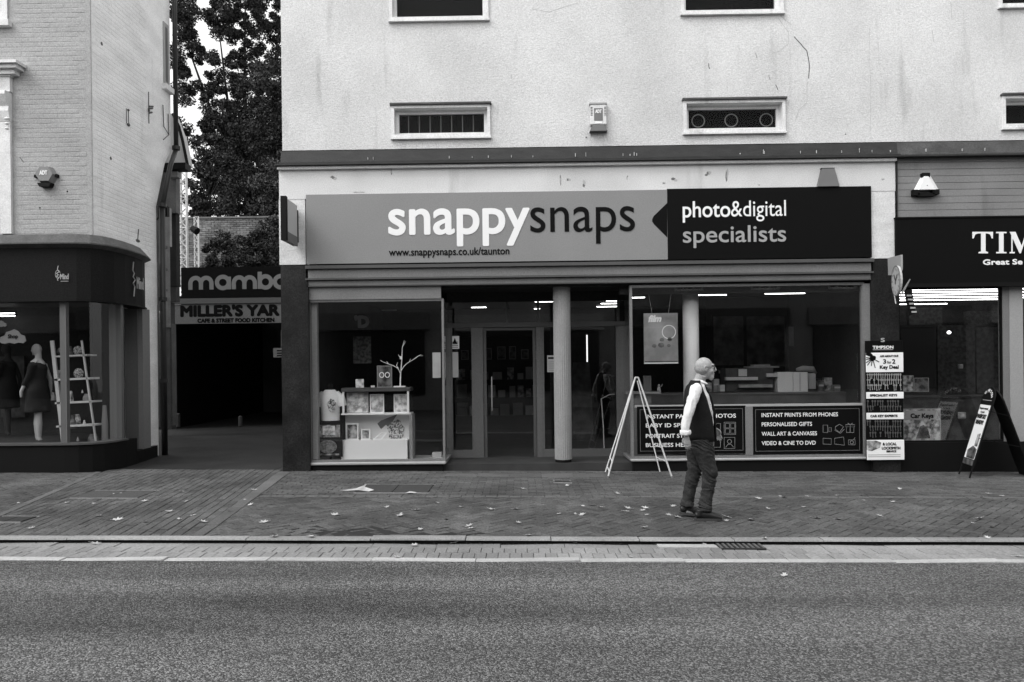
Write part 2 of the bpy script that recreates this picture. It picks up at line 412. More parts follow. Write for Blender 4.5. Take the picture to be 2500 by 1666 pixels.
def running(x0, x1, y0, y1, L, Wd, ang=0.0, org=(0, 0), stag=True):
    """running bond, long side along the direction ang"""
    c, s = math.cos(ang), math.sin(ang); out = []
    corners = [((x - org[0]) * c + (y - org[1]) * s, -(x - org[0]) * s + (y - org[1]) * c) for x in (x0, x1) for y in (y0, y1)]
    ua, ub = min(p[0] for p in corners), max(p[0] for p in corners); va, vb = min(p[1] for p in corners), max(p[1] for p in corners)
    j = math.floor(va / Wd)
    while j * Wd < vb:
        o = (L / 2 if (j % 2 and stag) else 0); i = math.floor((ua - o) / L)
        while i * L + o < ub:
            u0, v0 = i * L + o, j * Wd
            out.append([(org[0] + u * c - v * s, org[1] + u * s + v * c) for u, v in ((u0, v0), (u0 + L, v0), (u0 + L, v0 + Wd), (u0, v0 + Wd))]); i += 1
        j += 1
    return out
def herring(x0, x1, y0, y1, u=.1, ang=math.pi / 4):
    c, s = math.cos(ang), math.sin(ang); out = []; R_ = int(((x1 - x0) + (y1 - y0)) / u) + 4; cx, cy = (x0 + x1) / 2, (y0 + y1) / 2
    for m4 in range(-R_ // 4 - 1, R_ // 4 + 2):
        for k in range(-R_, R_):
            for (a, b, w_, h_) in ((k + 4 * m4, k, 2, 1), (k + 4 * m4 + 2, k - 1, 1, 2)):
                q = [(cx + (p * c - r * s) * u, cy + (p * s + r * c) * u) for p, r in ((a, b), (a + w_, b), (a + w_, b + h_), (a, b + h_))]
                if max(t[0] for t in q) < x0 or min(t[0] for t in q) > x1 or max(t[1] for t in q) < y0 or min(t[1] for t in q) > y1: continue
                out.append(q)
    return out
# paving regions, measured on the ground
sA = G(468, 1307); sB = G(681, 1151); tA = G(500, 1307); tB = G(712, 1151)      # left and right edge of the oblique band
lA = G(0, 1262); lB = G(232, 1160)
def online(a, b, y): t = (y - a.y) / (b.y - a.y); return a.x + (b.x - a.x) * t
yk = KY + .13; yL = G(1250, 1214).y; yW = 11.50
ang_band = math.atan2(sB.y - sA.y, sB.x - sA.x)
pave = tag(obj('pavement', (lambda b: (box(b, -9.8, 8.5, yk, yW, -.05, -.014), tilt(b), b)[2])(nb()), sandm), kind='structure')
regR1 = [(online(tA, tB, yk), yk), (8.4, yk), (8.4, yL), (online(tA, tB, yL), yL)]
regR2 = [(online(tA, tB, yL + .1), yL + .1), (8.4, yL + .1), (8.4, yW), (online(tA, tB, yW), yW)]
regL = [(online(lA, lB, yk), yk), (online(sA, sB, yk), yk), (online(sA, sB, 12.6), 12.6), (-6.0, 12.6)]
lx = online(lA, lB, yk)
lay('paver', regR1, herring(regR1[0][0] - .2, 8.4, yk, yL), paver_m, pave, None, 190, '')
lay('paver', regR2, running(regR2[3][0] - .5, 8.4, yL, yW, .2, .1), paver_m, pave, None, 0, '')
lay('lane_paver', [(lx, yk), (online(sA, sB, yk), yk), (online(sA, sB, 11.6), 11.6), (online(lA, lB, 11.6), 11.6)], running(-9, -1, yk, 11.7, .2, .1, ang_band, (sA.x, sA.y)), paver_m, pave, None, 90, '')
lay('side_paver', [(-9.2, yk), (lx - .10, yk), (online(lA, lB, 11.3) - .1, 11.3), (-9.2, 11.3)], running(-9.3, -4, yk, 11.4, .2, .1), paver_m, pave, None, 10, '')
# light bands: one soldier row along the street, one oblique band of slabs, one thin band at the far left
for i in range(90):
    x0 = online(tA, tB, yL + .05) + .01 + i * .15
    if x0 > 8.3: break
    b = nb(); block(b, [(x0, yL), (x0 + .15, yL), (x0 + .15, yL + .1), (x0, yL + .1)], .001); obj('band_paver', b, paver_l, pave)
def band(a0, a1, b0, b1, n, m, name, yend):
    for i in range(n):
        ya = yk + (yend - yk) * i / n; yb = yk + (yend - yk) * (i + 1) / n
        b = nb(); block(b, [(online(a0, a1, ya), ya), (online(b0, b1, ya), ya), (online(b0, b1, yb), yb), (online(a0, a1, yb), yb)], .003, gap=.005); obj(name, b, m, pave)
band(sA, sB, tA, tB, 9, paver_l, 'band_slab', 11.40)
class _o: pass
def sh(v, d): return Vector((v.x + d, v.y, v.z))
band(sh(lA, -.10), sh(lB, -.10), lA, lB, 18, paver_l, 'band_slab', 11.3)
# the lane runs back between the buildings
bm = nb(); vprism(bm, [(-6.9, 12.0), (-3.9, 11.47), (-3.9, 19.9), (-12, 19.9), (-9, 12.0)], -.05, -.008); tilt(bm)
lane_m = mat('lane_tarmac', .016, .9, var=.4, vs=1.5, grain=.4, gs=40, bump=.004)
tag(obj('lane', bm, lane_m), kind='structure')
bm = nb(); vprism(bm, [(-3.66, 11.51), (6.6, 11.51), (6.6, 12.6), (-3.66, 12.6)], -.05, -.011); tilt(bm)
tag(obj('doorway_ground', bm, mat('doorway_floor', .05, .8, var=.2)), kind='structure')
# kerb stones
kerb = tag(obj('kerb', (lambda b: (box(b, -12, 12, KY + .03, yk - .002, -.2, -.02), tilt(b), b)[2])(nb()), darkgap), kind='structure')
x = -9.0; ks = [G(p, 1316).x for p in (160, 600, 905, 1137, 1345, 1560, 1790, 2005, 2240)]
xs = [-9.4, -8.5, -7.6] + sorted(ks) + [5.8, 6.7]
xs = sorted(xs); xs = [xs[0]] + [b for a, b in zip(xs, xs[1:]) if b - a > .25]
for i in range(len(xs) - 1):
    a, b = xs[i] + .005, xs[i + 1] - .005; up = rnd(-.002, .003) + (.007 if a < G(1000, 1316).x < b else 0)
    if a < G(1000, 1316).x < b: sw = .04
    bm = nb(); t = [(KY + rnd(0, .004), -.012), (KY, up - .012), (KY + .010, up), (yk - .002, up), (yk - .002, -.1), (KY + .032, -.1), (KY + .032, -.02)]
    va = [bm.verts.new((a, y, z + gz(a))) for y, z in t]; vb = [bm.verts.new((b, y + rnd(-.001, .001), z + gz(b))) for y, z in t]
    bm.faces.new(va); bm.faces.new(vb[::-1])
    for q in range(len(t)): r = (q + 1) % len(t); bm.faces.new((va[q], vb[q], vb[r], va[r]))
    obj('kerb_stone', bm, kerb_m, kerb)
# channel slabs, two courses of setts, edging stones
y0, y1, y2, y3, y4 = 6.33, 6.44, 6.64, 6.82, KY + .02
RZB = RZ_
def gutter_block(poly, m, nm, dz=0.0):
    b = nb(); block(b, poly, RZB + dz, gap=.005, cham=.004); return obj(nm, b, m, gutter)
x = -8.6
while x < 6.6:
    gutter_block([(x, y3), (x + .6, y3), (x + .6, y4), (x, y4)], sett_m, 'channel_slab', -.004); x += .6
for r, (ya, yb) in enumerate(((y1, (y1 + y3) / 2), ((y1 + y3) / 2, y3))):
    x = -8.4 + r * .05
    while x < 6.2:
        w = .105; 
        gutter_block([(x, ya), (x + w, ya), (x + w, yb), (x, yb)], sett_m, 'sett'); x += w
x = -8.5
while x < 6.6:
    gutter_block([(x, y0), (x + .9, y0), (x + .9, y1), (x, y1)], edge_m, 'edging_stone', .004); x += .9
# threshold strip in front of the doors
a, b_ = G(1085, 1165), G(1480, 1165)
bm = nb(); 
for i in range(5):
    xa = a.x + (b_.x - a.x) * i / 5; xb = a.x + (b_.x - a.x) * (i + 1) / 5
    b = nb(); block(b, [(xa, a.y - .02), (xb, a.y - .02), (xb, a.y + .33), (xa, a.y + .33)], .008); obj('threshold_slab', b, paver_l, pave)

# ------------------------------------------------------------------ main building
XL = P(692, 600, YF).x; XR = 12.6
bld = thing('shop_building', 'wide pale rendered building over two shops, with high narrow windows above a dark lead band', 'building', (0, YF, 0))
winA = R(949, -330, 1191, 50, YF); winB = R(956, 258, 1197, 336, YF); winC = R(1661, -340, 1909, 33, YF); winD = R(1669, 246, 1915, 324, YF); winE = R(2447, 234, 2690, 312, YF); winF = R(2437, -350, 2690, 15, YF)
zb = P(1400, 358, YF).z
wins = [winA, winB, winC, winD, winE, winF]
bm = nb(); wall_holes(bm, XL, XR, zb, 9.6, YF, YF + .35, [(w[0] + .02, w[1] - .02, w[2] + .02, w[3] - .02) for w in wins])
obj('upper_wall', bm, stucco, bld)
bm = nb(); box(bm, XL - .01, XL + .30, YF + .35, YF + 9, -.1, 9.58); obj('end_wall', bm, stucco, bld)
bm = nb(); box(bm, XL - .15, XR, YF - .15, YF + 9, 9.6, 9.8); obj('roof', bm, lead, bld)
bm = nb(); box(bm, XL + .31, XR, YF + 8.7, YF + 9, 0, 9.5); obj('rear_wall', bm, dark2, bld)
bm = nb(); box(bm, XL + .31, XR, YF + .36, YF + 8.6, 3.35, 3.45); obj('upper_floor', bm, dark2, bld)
for k, w in enumerate(wins):
    wd = obj('window', frame_bm(w[0], w[1], w[2], w[3], YF - .035, YF + .17, .045), wframe, bld)
    fb = frame_bm(w[0] + .046, w[1] - .046, w[2] + .046, w[3] - .046, YF + .09, YF + .14, .05 if k in (0, 2, 5) else .055); obj('sash', fb, wframe, wd)
    obj('pane', bbox(w[0] + .09, w[1] - .09, YF + .115, YF + .12, w[2] + .09, w[3] - .09), GLU, wd)
    bm = nb(); box(bm, w[0] - .015, w[1] + .015, YF - .055, YF - .001, w[2] - .03, w[2] - .001); obj('sill', bm, wframe, wd)
    if k in (1, 3, 4): bm = nb(); box(bm, w[0] - .02, w[1] + .02, YF - .07, YF - .001, w[3] + .001, w[3] + .03); obj('lead_flashing', bm, lead_light, wd)
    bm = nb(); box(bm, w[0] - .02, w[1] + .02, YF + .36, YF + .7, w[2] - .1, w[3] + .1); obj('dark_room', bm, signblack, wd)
    if k == 1:
        for i in range(7):
            xx = w[0] + .12 + (w[1] - w[0] - .24) * (i + .7) / 7.6; obj('bar', bbox(xx - .006, xx + .006, YF + .15, YF + .16, w[2] + .05, w[3] - .05), greym, wd)
    if k == 3:
        for fx in (.17, .5, .85):
            cx = w[0] + (w[1] - w[0]) * fx; cz = (w[2] + w[3]) / 2 - .01; bm = nb(); ribbon(bm, arc(cx, cz, .098, .098, 0, 345, 24), .009, YF + .15, True); obj('ring', bm, greym, wd)
    if k == 0:
        obj('shelf_box', bbox(w[1] - .5, w[1] - .15, YF + .2, YF + .3, w[2] + .05, w[2] + .16), greym, wd)
# wear on the render: cracks and scuffs, thin strips standing a hair proud
wear = mat('old_crack', .10, .9); wear2 = mat('faint_crack', .40, .9)
def crack(pts, w, m):
    q = [(P(x, y, YF).x, P(x, y, YF).z) for x, y in pts]; out = []
    for i in range(len(q) - 1):
        for t in range(3):
            f = t / 3; out.append((q[i][0] + (q[i + 1][0] - q[i][0]) * f + rnd(-.004, .004), q[i][1] + (q[i + 1][1] - q[i][1]) * f))
    out.append(q[-1]); bm = nb(); ribbon(bm, out, w, YF - .002); obj('wall_crack', bm, m, bld)
crack([(1938, 90), (1955, 108), (1970, 125), (1976, 155), (1974, 192)], .0065, wear)
crack([(1906, 38), (1920, 52), (1933, 62)], .003, wear2); crack([(1900, 45), (1925, 80), (1926, 105), (1905, 125), (1885, 130)], .003, wear2)
crack([(1971, 200), (1970, 250), (1950, 270), (1942, 295)], .003, wear2)
for (x, y, dx, dy) in ((1730, 155, 2, 14), (1845, 130, 3, 12), (1877, 184, 3, 12), (1893, 207, 6, 13), (2276, 75, 3, 27), (2321, 5, 3, 45), (1571, 272, 3, 8), (1248, 182, 1, 10), (773, 178, 8, 22)):
    crack([(x, y), (x + dx * .5, y + dy * .5), (x + dx, y + dy)], .006 if x in (1730, 1893) else .0035, wear if x in (1730, 1845, 1877, 1893) else wear2)
crack([(1300, 22), (1340, 30), (1370, 20), (1410, 8)], .0025, wear2)
crack([(2124, 60), (2122, 140), (2126, 220), (2124, 330)], .002, wear2)
# lead band and cornice above the shop fascias
zA = P(1400, 360, YF).z; zB = P(1400, 388, YF).z; zC = P(1400, 401, YF).z
bm = nb(); prof = [(YF + .05, zA + .004), (YF - .006, zA), (YF - .04, zB), (YF - .13, zB - .03), (YF - .13, zC + .005), (YF + .05, zC + .005)]
xm = P(2188, 380, YF).x
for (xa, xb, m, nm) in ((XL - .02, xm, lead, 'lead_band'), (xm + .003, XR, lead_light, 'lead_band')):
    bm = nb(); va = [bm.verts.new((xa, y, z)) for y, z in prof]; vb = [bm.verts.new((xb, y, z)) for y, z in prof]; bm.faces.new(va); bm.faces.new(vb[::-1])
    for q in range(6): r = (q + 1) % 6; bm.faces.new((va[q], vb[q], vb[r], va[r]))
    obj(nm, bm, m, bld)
for k in range(26):                                        # white drips of paint on the lead
    q = P(rnd(760, 2480), 372, YF); bm = nb(); h = rnd(.02, .07); box(bm, q.x, q.x + rnd(.004, .012), YF - .045, YF - .03, zB + .02, zB + .02 + h); obj('paint_drip', bm, palem, bld)
zD = P(1400, 411, YF).z; zE = P(1400, 467, YF).z; x0 = P(684, 440, YF).x; x1 = P(2181, 440, YF).x
obj('cornice_lip', bbox(x0 - .03, XR, YF - .17, YF + .02, zC, zC + .022), lead, bld)
obj('cornice_moulding', bbox(x0 - .01, x1, YF - .12, YF + .02, zD + .012, zC - .002, bev=.006), pale_board, bld)
obj('fascia_board', bbox(x0, x1, YF - .06, YF + .02, zE - .08, zD + .008), pale_board, bld)
for (a, b) in ((684, 748), (2120, 2181)):
    r = R(a, 466, b, 632 if a > 1000 else 648, YF); obj('pale_pier', bbox(r[0], r[1], YF - .055, YF + .02, r[2], zE - .082), pale_pier, bld)
    r = R(690 if a < 1000 else 2126, 640, 757 if a < 1000 else 2192, 1150, YF); zt = R(a, 466, b, 632 if a > 1000 else 648, YF)[2]
    obj('dark_pier', bbox(r[0], r[1], YF - .05, YF + .25, -.1, zt - .002), darkpier, bld)
# peeled patches on the fascia board
for (x, y, w_, h_) in ((818, 437, 16, 9), (958, 430, 3, 30), (1368, 440, 3, 28), (1388, 442, 12, 7), (1425, 450, 8, 20), (1645, 441, 18, 9), (1620, 448, 8, 6), (1726, 428, 14, 11), (1772, 440, 8, 40), (1530, 437, 3, 10), (2150, 440, 8, 6), (880, 472, 40, 2), (1850, 455, 6, 3)):
    for k in range(4):
        c = P(x + rnd(-w_, w_) / 3, y + rnd(-h_, h_) / 3, YF); bm = nb(); s = w_ * .0018 + .003; t = h_ * .0018 + .003
        pts = [(c.x + s * math.cos(a) * rnd(.5, 1.3), c.z + t * math.sin(a) * rnd(.5, 1.3)) for a in [i * 2 * math.pi / 7 for i in range(7)]]
        prism(bm, pts, YF - .0615 - k * .0004, YF - .0602); obj('peeled_patch', bm, (midm, palem)[k % 2], bld)
# the black cable pipe between the fascias
bm = nb(); c0 = P(2182, 390, YF); c1 = P(2186, 620, YF); tube(bm, [(c0.x + .01, YF - .08, c0.z), (c1.x, YF - .08, c1.z)], .009, 6); obj('cable_pipe', bm, lead, bld)
# shop lintel: stepped mouldings under the sign
def strip(y0, y1, d, m, nm='lintel_moulding', xa=748, xb=2123):
    r = R(xa, y0, xb, y1, YF); return obj(nm, bbox(r[0], r[1], YF - d, YF + .1, r[2], r[3]), m, bld)
strip(642, 650, .10, frame_dk); strip(651, 672, .05, frame); strip(673, 677, .085, frame_dk); strip(678, 690, .035, frame)
strip(690.5, 693, .05, frame_dk, 'lintel_edge')
# head board over the left window and soffit of the entrance
r = R(747, 694, 1077, 731, YF); obj('head_board', bbox(r[0], r[1], YF + .0, YF + .05, r[2], r[3]), frame, bld)
zs = R(748, 690, 2123, 694, YF)[2]
DY = 12.40                                                # the plane of the doors
# ------------ left display window
wl = R(753, 731, 1086, 1128, YF + .04)
sh_front = obj('display_window', frame_bm(wl[0], wl[1], wl[2], wl[3], YF + .02, YF + .09, .035), frame, bld)
obj('corner_post', bbox(wl[0] + .036, wl[0] + .12, YF + .10, YF + .2, wl[2] + .04, wl[3] - .03), frame_lt, sh_front)
obj('pane', bbox(wl[0] + .03, wl[1] - .03, YF + .05, YF + .056, wl[2] + .03, wl[3] - .03), GL, sh_front)
obj('sill', bbox(wl[0] - .01, wl[1] + .01, YF - .02, YF + .12, wl[2] - .045, wl[2] - .001, bev=.012), frame_lt, sh_front)
obj('side_pane', bbox(wl[1] - .02, wl[1] - .014, YF + .10, DY - .04, wl[2], wl[3]), GL, sh_front)
obj('side_sill', bbox(wl[1] - .05, wl[1] + .01, YF + .121, DY - .04, wl[2] - .045, wl[2] - .001), frame, sh_front)
obj('stall_riser', bbox(wl[0] - .02, wl[1] - .03, YF + .015, YF + .10, -.06, wl[2] - .046), black, bld)
obj('stall_riser', bbox(wl[1] - .10, wl[1] - .031, YF + .102, DY, -.06, wl[2] - .046), black, bld)
# ------------ right display window
wr = R(1540, 694, 2108, 1117, YF + .04)
sr = obj('display_window', frame_bm(wr[0], wr[1], wr[2], wr[3], YF + .02, YF + .09, .04), frame, bld)
obj('pane', bbox(wr[0] + .03, wr[1] - .03, YF + .05, YF + .056, wr[2] + .03, wr[3] - .03), GL, sr)
obj('sill', bbox(wr[0] - .01, wr[1] + .06, YF - .02, YF + .12, wr[2] - .04, wr[2] - .001, bev=.012), frame_lt, sr)
obj('side_pane', bbox(wr[0] + .014, wr[0] + .02, YF + .10, DY - .04, wr[2], wr[3]), GL, sr)
obj('side_sill', bbox(wr[0] - .01, wr[0] + .05, YF + .121, DY - .04, wr[2] - .04, wr[2] - .001), frame, sr)
obj('stall_riser', bbox(wr[0] + .03, wr[1] + .1, YF + .015, YF + .10, -.09, wr[2] - .041), black, bld)
obj('stall_riser', bbox(wr[0] + .031, wr[0] + .1, YF + .102, DY, -.09, wr[2] - .041), black, bld)
rp = R(2106, 694, 2124, 1117, YF + .03); obj('window_jamb', bbox(rp[0], rp[1], YF + .0, YF + .1, rp[2], rp[3]), frame, bld)
r = R(1560, 694, 2090, 716, YF + .2); obj('bulkhead', bbox(r[0] - .3, r[1] + .3, YF + .15, YF + .3, r[2], r[3] + .1), dark2, bld)
rail = R(1560, 987, 2106, 992, YF + .05); obj('transom_rail', bbox(wr[0] + .06, wr[1] - .04, YF + .03, YF + .09, rail[2] - .004, rail[3]), frame_lt, sr)
ml = R(1820, 992, 1838, 1113, YF + .02); obj('mullion', bbox(ml[0], ml[1], YF + .015, YF + .10, wr[2] + .041, rail[2] - .005), frame, sr)
# ------------ entrance: soffit, floor, door wall
obj('entrance_soffit', bbox(wl[1] - .05, wr[0] + .05, YF + .1, DY + .1, zs - .02, zs + .1), dark2, bld)
xa = wl[1] + .0; xb = wr[0]
zth = P(1250, 1133, DY).z
obj('door_step', bbox(xa - .05, xb + .06, YF + .35, DY + .1, -.1, zth, bev=.006), mat('door_step', .05, .8, var=.2), bld)
def DP(px): return P(px, 950, DY).x
ztr = P(1250, 793, DY).z; ztt = P(1250, 737, DY).z; ztb = P(1250, 788, DY).z; zdh = P(1250, 802, DY).z
door_grey = mat('door_grey', .11, .5, var=.1, vs=2, grain=.25, gs=70)
dw = obj('entrance_screen', bbox(xa - .04, xb + .05, DY, DY + .06, ztt - .0, zs - .021), dark2, bld)
obj('transom', bbox(xa - .04, xb + .05, DY - .02, DY + .08, zdh + .02, ztb), frame_dk, dw)
for (a, b) in ((1083, 1100), (1157, 1180), (1310, 1324), (1510, 1540)):
    obj('post', bbox(DP(a), DP(b), DY - .01, DY + .07, zth + .001, zdh + .019), door_grey, dw)
for a in (1090, 1240, 1316, 1512):
    obj('transom_post', bbox(DP(a) - .02, DP(a) + .02, DY + .005, DY + .055, ztb + .001, ztt - .001), frame_dk, dw)
obj('transom_pane', bbox(DP(1096), DP(1510), DY + .03, DY + .035, ztb, ztt), GL, dw)
for (a, b) in ((1100, 1157), (1324, 1510)):
    lt = obj('side_light', bbox(DP(a), DP(b), DY, DY + .05, zth + .001, P(1250, 1098, DY).z), door_grey, dw); obj('pane', bbox(DP(a), DP(b), DY + .02, DY + .026, P(1250, 1098, DY).z, zdh + .02), GL, lt)
    obj('stile', bbox(DP(a) + .001, DP(a) + .035, DY - .004, DY + .04, P(1250, 1098, DY).z, zdh + .019), door_grey, lt); obj('stile', bbox(DP(b) - .035, DP(b) - .001, DY - .004, DY + .04, P(1250, 1098, DY).z, zdh + .019), door_grey, lt)
# the glazed door
da, db = DP(1181), DP(1309); dr = obj('door', frame_bm(da, db, zth + .016, zdh + .018, DY + .01, DY + .055, .05, .06), frame_dk, dw)
obj('pane', bbox(da + .05, db - .05, DY + .03, DY + .035, zth + .076, zdh - .032), GL, dr)
hx = DP(1201); bm = nb(); tube(bm, [(hx, DY - .04, P(1200, 1003, DY).z), (hx, DY - .04, P(1200, 920, DY).z)], .011, 8)
for zz_ in (1000, 923): tube(bm, [(hx, DY - .04, P(1200, zz_, DY).z), (hx, DY + .03, P(1200, zz_, DY).z)], .009, 6)
obj('handle', bm, metal, dr)
obj('door_sill', bbox(DP(1180), DP(1310), DY - .02, DY + .06, zth + .001, zth + .014), metal, dw)
# fluted entrance column
c = P(1373, 1147, YF + .28); cx = P(1373, 900, YF + .28).x; ra = 21 * (YF + .28) / F
colm = mat('fluted_column', .26, .6, var=.08, vs=3, grain=.14, gs=55)
ecol = obj('column', (lambda b: ([b.faces.new(f) for f in []], b)[1])(nb()), colm, bld)
bm = nb(); n = 72; rows = []
for z in (.145, zs - .02):
    rows.append([bm.verts.new((cx + (ra - (.006 if q % 3 == 0 else 0)) * math.cos(2 * math.pi * q / n), YF + .28 + (ra - (.006 if q % 3 == 0 else 0)) * math.sin(2 * math.pi * q / n), z)) for q in range(n)])
for q in range(n): r = (q + 1) % n; bm.faces.new((rows[0][q], rows[0][r], rows[1][r], rows[1][q]))
ecol.data.materials.clear(); bpy.data.objects.remove(ecol)
ecol = obj('column', bm, colm, bld, smooth=False)
bm = nb(); lathe(bm, (cx, YF + .28, 0), [(ra - .008, -.1), (ra - .008, .146)], 24); obj('column_base', bm, black, ecol)
# plain column inside the right window
cx2 = P(1687, 850, YF + .5).x; r2 = 19 * (YF + .5) / F; bm = nb(); lathe(bm, (cx2, YF + .5, 0), [(r2, .4), (r2, 3.0)], 28); obj('column', bm, mat('pale_column', .78, .6, grain=.08), bld, smooth=True)
# ------------ shop interior
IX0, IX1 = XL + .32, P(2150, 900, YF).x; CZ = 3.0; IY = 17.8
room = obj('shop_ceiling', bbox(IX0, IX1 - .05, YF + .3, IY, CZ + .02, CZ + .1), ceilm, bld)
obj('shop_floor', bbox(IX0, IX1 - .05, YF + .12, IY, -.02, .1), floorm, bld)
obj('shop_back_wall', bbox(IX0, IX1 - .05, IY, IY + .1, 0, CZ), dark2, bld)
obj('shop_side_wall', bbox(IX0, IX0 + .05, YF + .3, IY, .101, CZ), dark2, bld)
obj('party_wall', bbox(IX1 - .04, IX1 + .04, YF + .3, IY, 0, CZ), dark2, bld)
# ---------------------------------------------------------------- neighbour shopfront (same building, right)
TX0 = P(2192, 900, YF).x
r = R(2186, 384, 2700, 532, YF)
for i in range(9):
    z1 = r[3] - .0 - i * (r[3] - r[2]) / 9 + .02; z0_ = z1 - (r[3] - r[2]) / 9 + .006
    obj('siding_board', bbox(P(2187, 450, YF).x, XR, YF - .045 - rnd(0, .003), YF + .02, z0_, z1), mat('siding_paint', .20, .7, var=.12, vs=2, grain=.14, gs=55, dirt=.2), bld)
obj('siding_back', bbox(P(2187, 450, YF).x, XR, YF - .02, YF + .021, r[2], r[3] + .03), darkgap, bld)
tf = R(2190, 690, 2700, 700, YF)
obj('shop_head', bbox(TX0, XR, YF - .0, YF + .12, tf[2], tf[3] + .12), black, bld)
tw = R(2194, 702, 2442, 1080, YF + .04)
tsill = P(2300, 1080, YF).z
t_win = obj('display_window', frame_bm(tw[0], tw[1] + .03, tsill, tf[2] - .001, YF + .02, YF + .08, .025), black, bld)
obj('pane', bbox(tw[0] + .02, tw[1] + .01, YF + .05, YF + .055, tsill + .02, tf[2] - .02), GL, t_win)
obj('stall_riser', bbox(TX0, XR, YF, YF + .12, -.12, tsill - .001), black, bld)
c0 = R(2440, 700, 2456, 1080, YF + .1); obj('window_post', bbox(c0[0], c0[1], YF + .01, YF + .12, tsill, tf[2] - .002), frame, bld)
c0 = R(2456, 722, 2488, 1070, YF + .1); obj('window_post', bbox(c0[0], c0[1], YF + .0, YF + .14, tsill, tf[2] - .002), mat('pale_post', .30, .6, grain=.1), bld)
obj('pane', bbox(c0[1] + .001, XR, YF + .05, YF + .055, tsill + .02, tf[2] - .02), GL, t_win)
obj('shop_ceiling', bbox(IX1 + .05, XR, YF + .13, IY, CZ + .02, CZ + .1), ceilm, bld)
obj('shop_floor', bbox(IX1 + .05, XR, YF + .13, IY, -.02, .1), floorm, bld)
obj('shop_back_wall', bbox(IX1 + .05, XR, 16.0, 16.1, 0, CZ), mat('lit_back_wall', .02, .9, var=.6, vs=3, grain=.3, gs=12), bld)

# ------------------------------------------------------------------ signs on the main shopfront
sg = R(747, 467, 2122, 637, YF - .07)
xs_ = P(1629, 550, YF - .07).x
sign = thing('shop_sign', 'long grey fascia sign with white and black lettering and a black arrow panel', 'sign', ((sg[0] + sg[1]) / 2, YF - .07, sg[2]))
obj('grey_panel', bbox(sg[0], xs_, YF - .09, YF - .062, sg[2], sg[3], bev=.002), signgrey, sign)
obj('black_panel', bbox(xs_ + .001, sg[1], YF - .092, YF - .062, sg[2] - .004, sg[3] + .012, bev=.002), signblack, sign)
YS = YF - .0945
def pz(x, y): q = P(x, y, YS); return (q.x, q.z)
bm = nb(); prism(bm, [pz(1629, 496), pz(1596, 528), pz(1592.5, 535), pz(1592.5, 541), pz(1596, 547), pz(1629, 580)], YS, YF - .089); obj('arrow_point', bm, signblack, sign)
k = YS / F
tx('lettering', 'snappy', 947.5, 1294, 570, 58, YS, signwhite, sign, bold=2.4 * k, lower=True, res=8)
tx('lettering', 'snaps', 1295, 1550, 565.5, 59, YS, signblack, sign, bold=.1 * k, lower=True, res=8)
tx('lettering', 'www.snappysnaps.co.uk/taunton', 949, 1244, 623, 11.5, YS, signblack, sign, bold=.5 * k, lower=True)
tx('lettering', 'photo', 1667, 1783, 530, 25, YS - .003, signwhite, sign, bold=.7 * k, lower=True, res=6)
tx('lettering', '&digital', 1785, 1918.5, 528, 25, YS - .003, signwhite, sign, bold=.15 * k, lower=True, res=6)
tx('lettering', 'specialists', 1668, 1918.5, 591, 26, YS - .003, signmid, sign, bold=.6 * k, lower=True, res=6)
# dark alarm box behind the sign top
def trapbox(name, label, top, bot, y0, depth, m, mside, taper=.02):
    (xa, xb, za), (xc, xd, zc) = top, bot
    o = thing(name, label, 'alarm box', ((xc + xd) / 2, y0, zc))
    bm = nb(); back = [(xc, zc), (xd, zc), (xb, za), (xa, za)]; cxx = sum(p[0] for p in back) / 4; czz = sum(p[1] for p in back) / 4
    fr = [(cxx + (p[0] - cxx) * .72, czz + (p[1] - czz) * .72) for p in back]
    a = [bm.verts.new((p[0], y0, p[1])) for p in back]; b = [bm.verts.new((p[0], y0 - depth, p[1])) for p in fr]
    for i in range(4): j = (i + 1) % 4; bm.faces.new((a[i], a[j], b[j], b[i]))
    bm.faces.new(b); obj('casing', bm, m, o); return o
q0 = P(2003, 415, YF - .06); q1 = P(2033, 415, YF - .06); q2 = P(1993, 458, YF - .06); q3 = P(2045, 458, YF - .06)
al = thing('alarm_box', 'dark grey wedge shaped alarm box standing on the black end of the fascia sign', 'alarm box', (q2.x, YF - .06, q2.z))
bm = nb(); prism(bm, [(q2.x, q2.z), (q3.x, q2.z), (q1.x, q0.z), (q0.x, q0.z)], YF - .13, YF - .061); obj('casing', bm, midm, al)
bm = nb(); prism(bm, [(q0.x - .012, q0.z + .012), (q0.x, q0.z), (q1.x, q0.z), (q1.x + .01, q0.z + .012)], YF - .125, YF - .061); obj('hood', bm, black, al)
# white wedge alarm on the siding
Yb = YF - .047
a = thing('alarm_box', 'white three sided alarm box with dark corners fixed to the horizontal siding boards', 'alarm box', tuple(P(2260, 476, Yb)))
def PP(x, y, Y): q = P(x, y, Y); return (q.x, Y, q.z)
bm = nb(); back = [PP(2229, 468, Yb), PP(2291, 462, Yb), PP(2270, 427, Yb), PP(2250, 427, Yb)]
fr = [PP(2245, 463, Yb - .09), PP(2284, 463, Yb - .09), PP(2266, 432, Yb - .09), PP(2257, 432, Yb - .09)]
va = [bm.verts.new(p) for p in back]; vb = [bm.verts.new(p) for p in fr]
for i in range(4): j = (i + 1) % 4; bm.faces.new((va[i], va[j], vb[j], vb[i]))
bm.faces.new(vb); obj('casing', bm, whitem, a)
for (x, y, w_, h_) in ((2260, 428, 9, 5), (2236, 471, 8, 7), (2284, 469, 8, 6), (2260, 476, 20, 4)):
    q = P(x, y, Yb - .05); bm = nb(); box(bm, q.x - w_ * k, q.x + w_ * k, Yb - .07, Yb - .001, q.z - h_ * k, q.z + h_ * k); obj('lens', bm, black, a)
